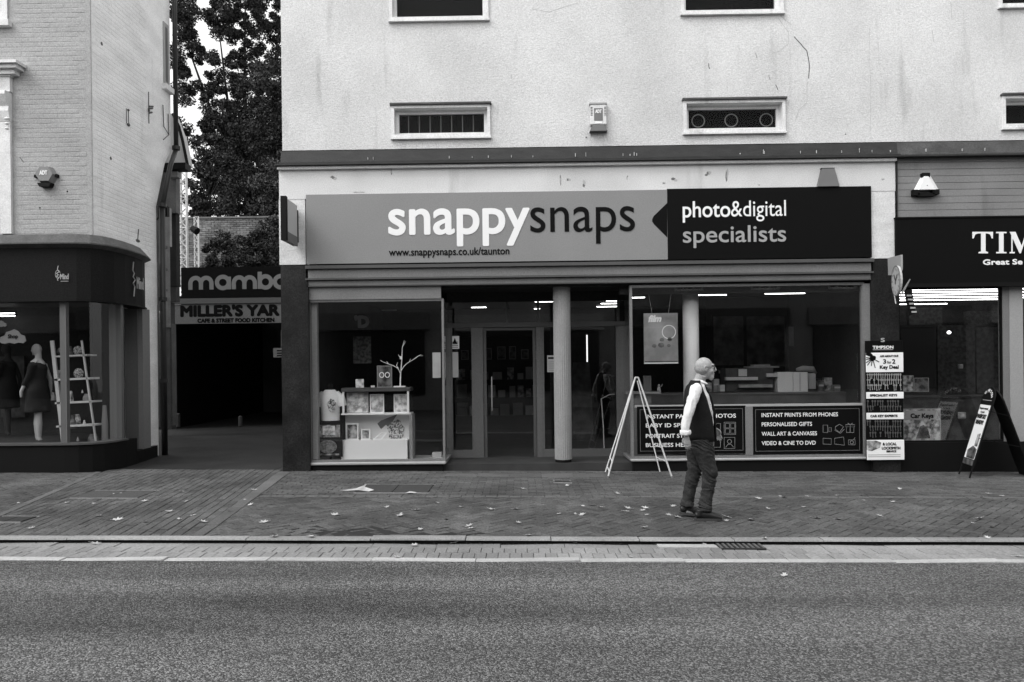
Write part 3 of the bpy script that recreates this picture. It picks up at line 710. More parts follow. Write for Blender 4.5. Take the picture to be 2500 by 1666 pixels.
q = P(2264, 453, Yb - .093); bm = nb(); tube(bm, [(q.x, Yb - .094, q.z), (q.x, Yb - .089, q.z)], .006, 8); obj('screw', bm, black, a)
# white sounder on the wall
r = R(1438, 257, 1481, 325, YF)
a = thing('alarm_box', 'old white rectangular alarm sounder with side louvres on the pale wall between two narrow windows', 'alarm box', (r[0] + .13, YF, r[2]))
bm = nb(); box(bm, r[0] + .01, r[1] - .01, YF - .09, YF - .001, r[2] + .1, r[3] - .015); bmesh.ops.bevel(bm, geom=bm.edges[:], offset=.012, segments=2, affect='EDGES'); obj('casing', bm, wframe, a)
bm = nb(); box(bm, r[0] + .002, r[1] - .002, YF - .1, YF - .001, r[3] - .014, r[3] + .01); obj('hood', bm, palem, a)
bm = nb(); v = [bm.verts.new(p) for p in ((r[0], YF - .11, r[2]), (r[1], YF - .11, r[2]), (r[1], YF - .001, r[2]), (r[0], YF - .001, r[2]), (r[0] + .05, YF - .088, r[2] + .098), (r[1] - .05, YF - .088, r[2] + .098), (r[1] - .05, YF - .001, r[2] + .098), (r[0] + .05, YF - .001, r[2] + .098))]
for f in ((0, 1, 5, 4), (1, 2, 6, 5), (3, 0, 4, 7), (4, 5, 6, 7), (0, 3, 2, 1)): bm.faces.new([v[i] for i in f])
obj('skirt', bm, mat('skirt_grey', .12, .6), a)
for s in (0, 1):
    for i in range(6):
        zz = r[3] - .07 - i * .024; xx = r[0] + .018 if s == 0 else r[1] - .048; obj('louvre', bbox(xx, xx + .03, YF - .093, YF - .089, zz, zz + .009), black, a)
obj('badge', bbox(r[0] + .07, r[1] - .07, YF - .094, YF - .089, r[2] + .16, r[3] - .08), midm, a)
text('lettering', 'ADT', ((r[0] + r[1]) / 2, YF - .096, r[3] - .155), (1, 0, 0), (0, 0, 1), .05, signwhite, a, width=.10, bold=.003, center=True)
obj('label_plate', bbox(r[0] + .085, r[1] - .085, YF - .094, YF - .089, r[2] + .115, r[2] + .15), whitem, a)
for i in range(8):                                       # rust runs under it
    xx = r[0] + rnd(0, .26); obj('wall_stain', bbox(xx, xx + .004, YF - .0015, YF + .001, r[2] - rnd(.05, .16), r[2] - .002), wear2, bld)
bm = nb(); q = P(1431, 336, YF); tube(bm, [(q.x, YF - .01, q.z), (q.x, YF, q.z)], .009, 8); obj('drill_hole', bm, black, bld)
bm = nb(); q = P(2064, 328, YF); tube(bm, [(q.x, YF - .003, q.z), (q.x, YF, q.z)], .009, 8); obj('drill_hole', bm, black, bld)

# lettered sign of the neighbour
tr_ = R(2190, 533, 2700, 690, YF - .05)
ts = thing('shop_sign', 'black fascia sign with white serif capitals over the brightly lit window', 'sign', (tr_[0], YF - .06, tr_[2]))
obj('black_panel', bbox(tr_[0] - .02, XR, YF - .10, YF - .05, tr_[2], tr_[3]), signblack, ts)
obj('panel_top', bbox(tr_[0] - .03, XR, YF - .115, YF - .05, tr_[3] + .001, tr_[3] + .02), black, ts)
obj('panel_foot', bbox(tr_[0] - .03, XR, YF - .13, YF - .05, tr_[2] - .06, tr_[2] - .001), black, ts)
YT = YF - .103
def serif(strokes):
    bm = nb()
    for i, pl in enumerate(strokes): prism(bm, [(P(x, y, YT).x, P(x, y, YT).z) for x, y in pl], YT - .003 - i * .0003, YT + .002)
    return bm
b_, t_ = 619, 566.5
obj('lettering', serif([[(2389, b_), (2412, b_), (2412, b_ - 3), (2406, b_ - 5), (2406, t_), (2395, t_), (2395, b_ - 5), (2389, b_ - 3)],
     [(2374, t_), (2424, t_), (2424, t_ + 16), (2421, t_ + 16), (2417, t_ + 6), (2410, t_ + 4), (2388, t_ + 4), (2381, t_ + 6), (2377, t_ + 16), (2374, t_ + 16)]]), signwhite, ts)
obj('lettering', serif([[(2439, b_), (2450, b_), (2450, t_), (2439, t_)], [(2432, b_), (2457, b_), (2457, b_ - 3.5), (2432, b_ - 3.5)], [(2432, t_ + 3.5), (2457, t_ + 3.5), (2457, t_), (2432, t_)]]), signwhite, ts)
def Mglyph(x): return [[(x + 4, b_), (x + 7, b_), (x + 7, t_), (x + 4, t_)], [(x, t_), (x + 14, t_), (x + 30, b_ - 16), (x + 26, b_), (x + 24, b_)], [(x + 24, b_), (x + 27, b_), (x + 44, t_), (x + 40, t_)], [(x + 42, b_), (x + 53, b_), (x + 53, t_), (x + 42, t_)], [(x, b_), (x + 12, b_), (x + 12, b_ - 3.5), (x, b_ - 3.5)], [(x + 37, b_), (x + 58, b_), (x + 58, b_ - 3.5), (x + 37, b_ - 3.5)], [(x + 40, t_ + 3.5), (x + 58, t_ + 3.5), (x + 58, t_), (x + 40, t_)]]
obj('lettering', serif(Mglyph(2465)), signwhite, ts)
tx('lettering', 'PSON', 2532, 2700, b_, 52, YT - .002, signwhite, ts, bold=.02)
tx('lettering', 'Great Se', 2400, 2496, 646, 12, YT - .002, signwhite, ts, bold=.005)
tx('lettering', 'rvice', 2502, 2560, 646, 12, YT - .002, signwhite, ts, bold=.005)
#@@PART2

# ------------------------------------------------------------------ projecting signs
XP = P(724, 560, YF - .06).x
o = thing('projecting_sign', 'grey blade sign in a black frame projecting from the pale pier above the lane corner', 'sign', (XP, YF - .06, 3.3))
za, zb_ = P(724, 600, YF - .06).z, P(724, 503, YF - .06).z
def yzbox(nm, x0, x1, y0, y1, z0, z1, m, par): return obj(nm, bbox(x0, x1, y0, y1, z0, z1), m, par)
yzbox('face', XP - .03, XP + .03, YF - .62, YF - .12, za + .12, zb_ - .01, mat('blade_face', .5, .6), o)
yzbox('frame', XP - .04, XP + .04, YF - .70, YF - .621, za - .02, zb_ + .01, black, o)
yzbox('frame', XP - .04, XP + .04, YF - .119, YF - .09, za + .04, zb_ - .08, black, o)
yzbox('frame', XP - .035, XP + .035, YF - .62, YF - .12, za - .02, za + .119, midm, o)
for z in (za + .1, zb_ - .15): yzbox('bracket', XP - .012, XP + .012, YF - .089, YF - .056, z, z + .03, black, o)
# the neighbour's bracket sign: a pale flag with a clock oval, a small leaf and a hanging ladder of tags
q = P(2191, 640, YF - .35)
o = thing('projecting_sign', 'pale bracket sign with an oval clock face and a dark strip of tags', 'sign', (q.x, YF - .05, q.z))
def wp(x, y, d): return tuple(P(x, y, YF - d))
bm = nb(); bm.faces.new([bm.verts.new(wp(*t)) for t in ((2172, 630, .16), (2204, 622, .5), (2204, 660, .5), (2199, 672, .45), (2173, 672, .16))])
r_ = bmesh.ops.extrude_face_region(bm, geom=bm.faces[:]); bmesh.ops.translate(bm, verts=[v for v in r_['geom'] if isinstance(v, bmesh.types.BMVert)], vec=(-.02, .02, 0)); obj('flag', bm, mat('flag_grey', .26, .6), o)
cc = P(2187, 686, YF - .40); bm = nb()
def disc(bm, c, rx, rz, th, yaw, n=24):
    cs, sn = math.cos(yaw), math.sin(yaw); a = []; b = []
    for i in range(n):
        u, z = rx * math.cos(2 * math.pi * i / n), rz * math.sin(2 * math.pi * i / n)
        a.append(bm.verts.new((c[0] + u * cs, c[1] + u * sn, c[2] + z))); b.append(bm.verts.new((c[0] + u * cs - th * sn, c[1] + u * sn + th * cs, c[2] + z)))
    bm.faces.new(a); bm.faces.new(b)
    for i in range(n): j = (i + 1) % n; bm.faces.new((a[i], a[j], b[j], b[i]))
disc(bm, cc, .19, .225, .03, math.radians(-98)); obj('clock_case', bm, palem, o)
uy = Vector((math.cos(math.radians(-98)), math.sin(math.radians(-98)), 0)); nn = Vector((-uy.y, uy.x, 0)) * -1
def cl(u, z, e=.004): return tuple(Vector(cc) + uy * u + Vector((0, 0, z)) + nn * e)
bm = nb(); ribbon(bm, arc(0, 0, .175, .22, 0, 350, 26), .008, 0, True, plane=lambda a, b: cl(a, b)); 
for i in range(12): t = i * math.pi / 6; ribbon(bm, [(.12 * math.cos(t), .155 * math.sin(t)), (.15 * math.cos(t), .19 * math.sin(t))], .008, 0, plane=lambda a, b: cl(a, b, .006))
obj('clock_ring', bm, midm, o)
bm = nb(); ribbon(bm, [(0, 0), (-.06, .10)], .011, 0, plane=lambda a, b: cl(a, b, .008)); ribbon(bm, [(0, 0), (.08, .09)], .009, 0, plane=lambda a, b: cl(a, b, .009)); ribbon(bm, [(0, 0), (0, -.05)], .009, 0, plane=lambda a, b: cl(a, b, .010)); obj('clock_hand', bm, black, o)
bm = nb(); a_, b2 = Vector(wp(2195, 728, .35)), Vector(wp(2222, 682, .35)); tube(bm, [a_, (a_ + b2) / 2, b2], [.004, .03, .012], 6, rb=[.004, .012, .006]); obj('blade', bm, palem, o)
bm = nb(); bm.faces.new([bm.verts.new(wp(*t)) for t in ((2207, 712, .30), (2226, 705, .30), (2236, 765, .30), (2219, 772, .30))]); obj('tag_strip', bm, black, o)
for i in range(5):
    a_ = Vector(wp(2213 + i * 3, 722 + i * 10, .31)); bm = nb(); box(bm, a_.x, a_.x + .075, a_.y - .012, a_.y, a_.z - .012, a_.z + .012); obj('tag', bm, palem, o)
bm = nb(); tube(bm, [wp(2180, 700, .05), wp(2187, 742, .35)], .008, 6); obj('bracket', bm, palem, o)

# ------------------------------------------------------------------ lamps inside the shops (lit tubes)
tubem = emat('lit_tube', 9); tubem2 = emat('bright_lit_tube', 5)
def tubelight(x0, x1, y, z, m, label, group, r=.011, dz=0.0):
    o = thing('tube_light', label, 'light', ((x0 + x1) / 2, y, z), group)
    obj('tube', bbox(x0, x1, y - r, y + r, z + dz, z + dz + r * 1.2), m, o)
    obj('batten', bbox(x0 - .03, x1 + .03, y - .02, y + .02, z + dz + r * 1.2 + .001, z + dz + r * 1.2 + .03), soft_black, o); return o
g1 = 'fluorescent tubes on the photo shop ceiling'
for i, (xa, xb, py, Y) in enumerate(((951, 1030, 735.5, 15.5), (964, 1044, 741.5, 16.3), (981, 1056, 748, 17.0), (998, 1070, 754, 17.6))):
    a_, b2 = P(xa, py, Y), P(xb, py, Y); tubelight(a_.x, b2.x, Y, a_.z, tubem, ('highest', 'second highest', 'third from the top', 'lowest')[i] + ' of the four lit tubes above the T-shirt window display', g1)
for i, (xa, xb, py, Y) in enumerate(((1151, 1187, 752, 17.2), (1306, 1350, 738, 15.6), (1304, 1318, 755, 17.5))):
    a_, b2 = P(xa, py, Y), P(xb, py, Y); tubelight(a_.x, b2.x, Y, a_.z, tubem, ('lit tube seen through the transom above the triangle notice', 'longer lit tube seen above the door, just left of the fluted column', 'very short lit tube left of the fluted column, under the longer one')[i], g1)
for i, (xa, xb, py, Y) in enumerate(((1480, 1510, 736, 15.4), (1467, 1510, 742.5, 16.2), (1457, 1510, 750, 17.1))):
    a_, b2 = P(xa, py, Y), P(xb, py, Y); tubelight(a_.x, b2.x, Y, a_.z, tubem, ('highest', 'middle', 'lowest')[i] + ' of the three lit tubes seen right of the fluted column', g1)
for (xa, xb, py, Y, lb) in ((1540, 1574, 728, 14.5, 'short lit ceiling tube above the hanging film poster'), (1704, 1773, 722, 13.6, 'lit ceiling tube just right of the plain pale column'), (1868, 1965, 718.5, 13.3, 'long lit ceiling tube in the middle of the counter window')):
    a_, b2 = P(xa, py, Y), P(xb, py, Y); tubelight(a_.x, b2.x, Y, a_.z, tubem, lb, g1)
g2 = 'bright tubes on the key shop ceiling'
for i, (xa, xb, py, Y) in enumerate(((2228, 2437, 709, 12.7), (2200, 2442, 715.5, 13.3), (2196, 2442, 722, 13.9), (2192, 2440, 728.5, 14.5), (2191, 2438, 735, 15.1), (2190, 2312, 744.5, 15.7))):
    a_, b2 = P(xa, py, Y), P(xb, py, Y); tubelight(a_.x, b2.x, Y, a_.z, tubem2, ('nearest and highest', 'second', 'third', 'fourth', 'fifth', 'lowest and shortest')[i] + ' of the six glaring tubes across the key shop ceiling', g2, r=.015)
for i, (xa, xb, py, Y) in enumerate(((2476, 2500, 707, 12.7), (2476, 2510, 714.5, 13.3), (2480, 2520, 722, 13.9), (2482, 2520, 728, 14.5))):
    a_, b2 = P(xa, py, Y), P(xb, py, Y); tubelight(a_.x, b2.x, Y, a_.z, tubem2, ('highest', 'second', 'third', 'lowest')[i] + ' of the glaring tube ends right of the pale window post', g2, r=.015)
q = P(2317, 812, 14.5); bm = nb(); ball(bm, q, .035, .035, .03); tag(obj('spot_lamp', bm, emat('lit_spot', 6), base=q), 'small bright spot lamp glowing deep in the key shop', 'lamp')

# ------------------------------------------------------------------ print-like faces
def speckle(name, v0, v1, sc, det=4):
    if name in MATS: return MATS[name]
    m = bpy.data.materials.new(name); m.use_nodes = True; n = m.node_tree; b = n.nodes['Principled BSDF']; b.inputs['Roughness'].default_value = .6
    g = n.nodes.new('ShaderNodeNewGeometry'); t = n.nodes.new('ShaderNodeTexNoise'); t.inputs['Scale'].default_value = sc; t.inputs['Detail'].default_value = det
    n.links.new(g.outputs['Position'], t.inputs['Vector']); mr = n.nodes.new('ShaderNodeMapRange'); mr.inputs[1].default_value = .38; mr.inputs[2].default_value = .62; mr.inputs[3].default_value = v0; mr.inputs[4].default_value = v1
    n.links.new(t.outputs[0], mr.inputs[0]); n.links.new(mr.outputs[0], b.inputs['Base Color']); MATS[name] = m; return m
print_lt = speckle('print_light', .25, .75, 14); print_md = speckle('print_mid', .04, .45, 12); print_dk = speckle('print_dark', .01, .16, 9); pat = speckle('print_pattern', .03, .7, 40, 2)
def rc(x0, y0, x1, y1, Y): return R(x0, y0, x1, y1, Y)
def board(name, label, cat, px, Y, m, th=.012, fr=None, frm=None, group=None):
    r = rc(*px, Y); o = thing(name, label, cat, ((r[0] + r[1]) / 2, Y, r[2]), group); obj('face', bbox(r[0], r[1], Y, Y + th, r[2], r[3]), m, o)
    if fr: obj('frame', frame_bm(r[0] - fr, r[1] + fr, r[2] - fr, r[3] + fr, Y - .008, Y + th + .004, fr), frm, o)
    return o, r
# ------------------------------------------------------------------ left display window contents
YD = YF + .35
fl = wl[2]
bld_floor = obj('display_floor', bbox(wl[0], wl[1] - .06, YF + .12, YF + .85, fl - .04, fl), palem, bld)
# T-shirt on a dark bust
r = rc(776, 951, 836, 1027, YD); cxs = (r[0] + r[1]) / 2
o = thing('display_bust', 'dark bust wearing a white T-shirt with a printed picture in the left display window', 'mannequin', (cxs, YD, fl))
bm = nb(); tube(bm, [(cxs, YD, r[2] + .02), (cxs, YD, r[2] + .2), (cxs, YD, r[3] - .12), (cxs, YD, r[3] - .03), (cxs, YD, r[3] + .10)], [.13, .145, .16, .07, .045], 14, rb=[.09, .10, .10, .06, .045], side=(1, 0, 0)); obj('body', bm, black, o, smooth=True)
bm = nb(); tube(bm, [(cxs, YD, fl), (cxs, YD, r[2] + .03)], .02); obj('stand', bm, black, o)
bm = nb(); tube(bm, [(cxs, YD, r[2]), (cxs, YD, r[2] + .25), (cxs, YD, r[3] - .1), (cxs, YD, r[3] - .005)], [.15, .155, .175, .08], 20, rb=[.105, .11, .115, .075], side=(1, 0, 0), caps=False)
for s in (-1, 1): tube(bm, [(cxs + s * .10, YD, r[3] - .06), (cxs + s * .17, YD, r[3] - .13), (cxs + s * .195, YD, r[3] - .27)], [.05, .065, .065], 12, rb=[.05, .07, .075], side=(0, 1, 0), caps=False)
obj('t_shirt', bm, whitem, o, smooth=True)
bm = nb(); pts = [(cxs + .055 + .07 * math.cos(t) * (1 + .18 * math.sin(5 * t)), r[3] - .25 + .10 * math.sin(t) * (1 + .12 * math.cos(7 * t))) for t in [i * 2 * math.pi / 28 for i in range(28)]]; prism(bm, pts, YD - .122, YD - .117); obj('printed_picture', bm, pat, o)
o, r = board('framed_print', 'black framed poster with small photos and an oval badge leaning below the T-shirt', 'picture frame', (768, 1034, 833, 1113), YF + .2, black, fr=.02, frm=signblack)
for (a, b, c, d, m) in ((775, 1038, 830, 1068, print_md), (788, 1040, 802, 1062, print_lt), (804, 1040, 818, 1062, print_lt), (772, 1108, 828, 1112, print_md)):
    t = rc(a, b, c, d, YF + .195 - .001 * (c - a < 30)); obj('printed_picture', bbox(t[0], t[1], YF + .19 - (.004 if c - a < 30 else 0), YF + .199, t[2], t[3]), m, o)
q = P(800, 1091, YF + .19); bm = nb(); disc(bm, (q.x, YF + .192, q.z), .145, .105, .006, 0); obj('oval_badge', bm, speckle('badge', .08, .22, 30), o)
# cabinet
r = rc(840, 946, 1006, 1118, YF + .42); Yc = YF + .25
o = thing('display_cabinet', 'white display cabinet with framed prints in the left display window', 'cabinet', ((r[0] + r[1]) / 2, Yc, fl))
zsh = P(900, 1010, Yc).z; zfp = P(900, 1074, Yc).z
obj('top', bbox(r[0], r[1], Yc, Yc + .35, r[3] - .06, r[3]), frame_dk, o)
obj('back_panel', bbox(r[0] + .02, r[1] - .02, Yc + .3, Yc + .34, zsh + .001, r[3] - .061), black, o)
for xx in (r[0] + .01, r[1] - .05): obj('upright', bbox(xx, xx + .03, Yc + .01, Yc + .04, zsh + .001, r[3] - .061), whitem, o)
obj('shelf', bbox(r[0] - .01, r[1] + .0, Yc + .001, Yc + .36, zsh - .02, zsh), whitem, o)
obj('lower_back', bbox(r[0], r[1] - .03, Yc + .25, Yc + .28, fl, zsh - .021), mat('cabinet_white', .80, .6, var=.05), o)
obj('front_panel', bbox(r[0] - .01, r[1] - .05, Yc - .02, Yc, fl + .01, zfp), mat('cabinet_white', .80, .6), o)
obj('lower_shelf', bbox(r[0], r[1] - .05, Yc + .001, Yc + .249, zfp - .03, zfp - .01), mat('cabinet_white', .80, .6), o)
obj('side_panel', bbox(r[1] - .02, r[1] + .03, Yc, Yc + .3, fl, zsh - .021), greym, o)
for (px, lb, m) in (((848, 960, 898, 1008), 'wide pale print sheet standing in the cabinet beside its left upright', print_lt), ((905, 964, 936, 1008), 'small white framed print in the middle of the cabinet shelf', print_lt), ((963, 964, 994, 1008), 'small white framed print at the right end of the cabinet shelf', print_lt)):
    t = rc(*px, Yc + .12); u = thing('framed_print', lb, 'print', ((t[0] + t[1]) / 2, Yc + .12, t[2])); obj('face', bbox(t[0], t[1], Yc + .12, Yc + .13, zsh + .001, t[3]), m, u)
    obj('frame', frame_bm(t[0] - .01, t[1] + .01, zsh + .0005, t[3] + .01, Yc + .11, Yc + .135, .012), whitem if px[0] > 850 else palem, u)
for (px, lb) in (((845, 1034, 875, 1074), 'tall white picture frame in the lower bay of the cabinet'), ((882, 1048, 904, 1074), 'short white picture frame beside the tall one in the cabinet')):
    t = rc(*px, Yc + .1); u = thing('picture_frame', lb, 'picture frame', ((t[0] + t[1]) / 2, Yc + .1, zfp)); obj('frame', frame_bm(t[0], t[1], zfp - .009, t[3], Yc + .09, Yc + .11, .018), whitem, u); obj('face', bbox(t[0] + .019, t[1] - .019, Yc + .1, Yc + .105, zfp + .01, t[3] - .019), print_md, u)
u = thing('picture_frame', 'white picture frame lying tilted in the cabinet by the floral print', 'picture frame', tuple(P(925, 1072, Yc + .1))); bm = nb()
q = [P(912, 1073, Yc + .08), P(930, 1058, Yc + .12), P(944, 1058, Yc + .12), P(930, 1073, Yc + .08)]
for i in range(4): tube(bm, [q[i], q[(i + 1) % 4]], .009, 5)
obj('frame', bm, whitem, u)
q = P(967, 1050, Yc + .24); u = thing('floral_print', 'round floral print with an umbrella shape on the back of the cabinet', 'print', (q.x, Yc + .245, q.z)); bm = nb()
prism(bm, [(q.x + .13 * math.cos(t) * (1 + .12 * math.sin(7 * t)), q.z + .17 * math.sin(t) * (1 + .1 * math.cos(5 * t)) - .01) for t in [i * 2 * math.pi / 32 for i in range(32)]], Yc + .235, Yc + .249); obj('flowers', bm, pat, u)
q2 = P(945, 1030, Yc + .24); bm = nb(); prism(bm, [(q2.x - .16, q2.z - .03), (q2.x - .10, q2.z + .02), (q2.x + .17, q2.z + .12), (q2.x + .10, q2.z + .02), (q2.x + .05, q2.z - .12), (q2.x - .02, q2.z - .05), (q2.x - .1, q2.z - .12)], Yc + .242, Yc + .248); obj('umbrella', bm, midm, u)
# things on the cabinet
zt = r[3]
def standing(name, label, cat, x0, x1, ytop, Y, m, th=.02, fr=None, frm=None, z0=zt):
    t = rc(x0, ytop, x1, ytop + 10, Y); u = thing(name, label, cat, ((t[0] + t[1]) / 2, Y, z0)); obj('face', bbox(t[0], t[1], Y, Y + th, z0 + .002, t[3]), m, u)
    if fr: obj('frame', frame_bm(t[0] - fr, t[1] + fr, z0 + .001, t[3] + fr, Y - .006, Y + th + .004, fr), frm, u)
    return u, t
u, t = standing('price_card', 'small white card standing on top of the cabinet at its left end', 'card', 868, 888, 926, Yc + .05, print_lt)
u, t = standing('ring_frame', 'dark box frame with two pale rings standing on top of the cabinet', 'picture frame', 922, 955, 895, Yc + .1, print_dk, fr=.012, frm=greym)
for fx in (.3, .72):
    bm = nb(); cxx = t[0] + (t[1] - t[0]) * fx; ribbon(bm, arc(cxx, zt + .2, .035, .04, 0, 345, 18), .007, Yc + .092, True); obj('ring', bm, whitem, u)
q = P(910, 920, Yc + .2); tag(obj('small_box', bbox(q.x - .03, q.x + .03, Yc + .18, Yc + .22, zt + .001, zt + .03), whitem, base=(q.x, Yc + .2, zt)), 'tiny white box beside the ring frame on the cabinet', 'box')
base = P(976, 943, Yc + .12); u = thing('twig_tree', 'white painted twig standing on a flat foot on top of the cabinet', 'ornament', (base.x, Yc + .12, zt))
obj('foot', bbox(base.x - .09, base.x + .09, Yc + .06, Yc + .18, zt + .001, zt + .02), whitem, u)
def tw_(pts, r0, r1): 
    bm = nb(); Q = [P(x, y, Yc + .12 + rnd(-.02, .02)) for x, y in pts]; Q[0].z = max(Q[0].z, zt + .02); n = len(Q); tube(bm, Q, [r0 + (r1 - r0) * i / (n - 1) for i in range(n)], 6); return bm
obj('trunk', tw_([(977, 944), (978, 915), (981, 880), (982, 850), (987, 832)], .012, .004), whitem, u)
for pts in (((979, 915), (972, 900), (960, 893), (948, 889), (935, 884), (928, 880)), ((980, 905), (985, 896), (993, 888), (1005, 881), (1018, 872), (1028, 866)), ((1010, 878), (1022, 869), (1032, 869)), ((972, 899), (968, 893), (971, 885)), ((981, 875), (976, 872), (972, 866)), ((984, 845), (990, 834)), ((948, 889), (944, 883)), ((1000, 884), (1002, 876))):
    obj('twig', tw_(list(pts), .007, .0025), whitem, u)
q = P(979, 874, Yc + .1); tag(obj('hanging_charm', bbox(q.x - .02, q.x + .02, Yc + .10, Yc + .105, q.z - .025, q.z + .025), whitem, base=q), 'small pale charm hanging from the white twig', 'ornament')
o, r2_ = board('wall_poster', 'dim poster with rows of print inside the left display window above the small card', 'poster', (862, 822, 906, 888), YF + 1.6, speckle('dim_poster', .05, .20, 20))
u = thing('wall_letters', 'pale round capital letter high on the inner wall of the photo shop', 'sign', tuple(P(888, 800, YF + 1.6))); obj('backing', bbox(*[c for c in rc(862, 768, 908, 806, YF + 1.63)[:2]], YF + 1.63, YF + 1.65, *rc(862, 768, 908, 806, YF + 1.63)[2:]), dark2, u); tx('lettering', "'D", 865, 902, 799, 26, YF + 1.62, palem, u, bold=.018)
o, _ = board('notice', 'blank pale sheet taped inside the display window beside its right edge', 'notice', (1056, 861, 1076, 923), YF + .07, palem, th=.003)
q = rc(1056, 1105, 1078, 1120, YF + .5); tag(obj('small_box', bbox(q[0], q[1], YF + .45, YF + .6, fl + .001, q[3]), palem, base=(q[0], YF + .5, fl)), 'small pale box on the window floor in the right corner of the T-shirt window', 'box')
k = YS / F
# notices on the entrance glass
o, r = board('warning_notice', 'small white notice with a black triangle on the glass left of the door', 'notice', (1100, 821, 1121, 852), DY + .01, whitem, th=.004)
cx_, w_ = (r[0] + r[1]) / 2, r[1] - r[0]; bm = nb(); prism(bm, [(cx_ - w_ * .28, r[3] - .13), (cx_ + w_ * .28, r[3] - .13), (cx_, r[3] - .03)], DY + .006, DY + .0095); obj('triangle', bm, black, o)
for i in range(4): obj('print_line', bbox(r[0] + .02, r[1] - .02, DY + .007, DY + .0095, r[2] + .02 + i * .028, r[2] + .034 + i * .028), midm, o)
o, _ = board('notice', 'blank pale sheet on the door side glass under the triangle notice', 'notice', (1100, 860, 1119, 922), DY + .01, palem, th=.003)
o, r = board('notice', 'white notice with a dark heading partly behind the fluted column', 'notice', (1336, 868, 1360, 909), DY + .01, palem, th=.003)
obj('heading', bbox(r[0] + .015, r[1], DY + .007, DY + .0095, r[3] - .06, r[3] - .03), black, o)
for i in range(5): obj('print_line', bbox(r[0] + .02, r[1] - .02, DY + .007, DY + .0095, r[2] + .03 + i * .035, r[2] + .036 + i * .035), midm, o)
# ------------------------------------------------------------------ shop interior seen through door: shelving, counter, pictures
o = thing('shelf_unit', 'dark shelving unit with pale picture frames on its top shelf seen through the doorway', 'shelves', (P(1230, 1000, 16.6).x, 16.6, .1))
x0, x1 = P(1110, 900, 16.6).x, P(1330, 900, 16.6).x
obj('back_panel', bbox(x0, x1, 16.8, 16.84, .1, 2.35), dark2, o)
for z in (.5, .9, 1.3, 1.75, 2.3): obj('shelf', bbox(x0, x1, 16.45, 16.8, z, z + .03), dark2, o)
for i in range(7):
    xx = x0 + .15 + i * .27; wv = rnd(.14, .2); hh = rnd(.22, .34)
    u = thing('picture_frame', ('first', 'second', 'third', 'fourth', 'fifth', 'sixth', 'seventh')[i] + ' dim picture frame from the left on the top shelf beyond the door', 'picture frame', (xx, 16.6, 1.78), 'picture frames on the dark shelf unit'); obj('frame', frame_bm(xx, xx + wv, 1.781, 1.781 + hh, 16.6, 16.62, .02), greym, u); obj('face', bbox(xx + .02, xx + wv - .02, 16.61, 16.615, 1.80, 1.76 + hh), print_dk, u)
for z in (.53, .93, 1.33):
    xx = x0 + .05
    while xx < x1 - .25:
        wv = rnd(.10, .24); hh = rnd(.14, .30); tag(obj('stock_box', bbox(xx, xx + wv, 16.5, 16.7, z + .001, z + hh), (midm, greym, print_md, palem)[int(rnd(0, 3.99))], base=(xx, 16.5, z)), 'dim stock box in the rows on the shelves seen through the glazed door', 'box', 'stock boxes on the shelves beyond the door'); xx += wv + rnd(.02, .12)
o = thing('floor_banner', 'tall dark fabric stand deep in the shop right of the fluted column', 'banner', tuple(P(1420, 1080, 15.0)))
bm = nb(); prism(bm, [(P(1385, 960, 15).x, .1), (P(1450, 960, 15).x, .1), (P(1440, 960, 15).x, P(1440, 885, 15).z), (P(1400, 960, 15).x, P(1400, 885, 15).z)], 15.0, 15.05); obj('panel', bm, speckle('banner_grey', .03, .07, 6), o)
q = P(1434, 820, 15.5); u = thing('light_strip', 'thin upright lit strip deep in the shop right of the fluted column', 'light', (q.x, 15.5, q.z)); a_, b2 = P(1433, 818, 15.5), P(1435, 884, 15.5); obj('strip', bbox(a_.x - .012, a_.x + .012, 15.5, 15.52, b2.z, a_.z), emat('dim_strip', 1.4), u); obj('backing', bbox(a_.x - .02, a_.x + .02, 15.521, 15.54, b2.z, a_.z), midm, u)
# bent pale handrail inside side-light
u = thing('hand_rail', 'thin pale bent tube rail standing inside the glass right of the column', 'rail', tuple(P(1474, 1095, DY + .3))); bm = nb(); tube(bm, [P(1475, 1096, DY + .3), P(1473, 1040, DY + .3), P(1468, 974, DY + .3), P(1488, 964, DY + .45), P(1500, 963, DY + .5)], .011, 6); obj('tube', bm, palem, u)
# right window counter
YC = YF + 1.15
r = rc(1600, 958, 2100, 988, YC); czt = P(1850, 959, YC).z
o = thing('counter', 'long dim counter running across the right display window behind the text boards', 'counter', ((r[0] + r[1]) / 2, YC, .1)); obj('front', bbox(r[0] - .2, P(2086, 960, YC).x, YC, YC + .05, .1, czt - .03), speckle('counter_face', .045, .075, 3), o); obj('top', bbox(r[0] - .2, P(2086, 960, YC).x, YC - .02, YC + .6, czt - .029, czt), mat('counter_top', .10, .6), o)
def oncounter(name, label, cat, x0, x1, yt, yb, dY, m, depth=.2, group=None, bev=.004):
    Y = YC + dY; t = rc(x0, yt, x1, yb, Y); z0 = max(czt + .001, t[2]); u = thing(name, label, cat, ((t[0] + t[1]) / 2, Y, z0), group); obj('body', bbox(t[0], t[1], Y, Y + depth, z0, t[3], bev=bev), m, u); return u, t
u, t = oncounter('white_box', 'white carton left of the pair standing on the counter', 'box', 1899, 1935.5, 909, 958, .1, mat('carton_white', .58, .6), .2); obj('flap', bbox(t[0] - .18, t[0] - .001, YC + .1, YC + .16, t[3] - .08, t[3] - .02), palem, u)
u, t = oncounter('white_box', 'white carton right of the pair standing on the counter', 'box', 1937, 1972, 909, 958, .1, mat('carton_white', .58, .6), .2); obj('tape', bbox(t[0] + .1, t[0] + .13, YC + .098, YC + .0995, t[2] + .02, t[3] - .01), palem, u)
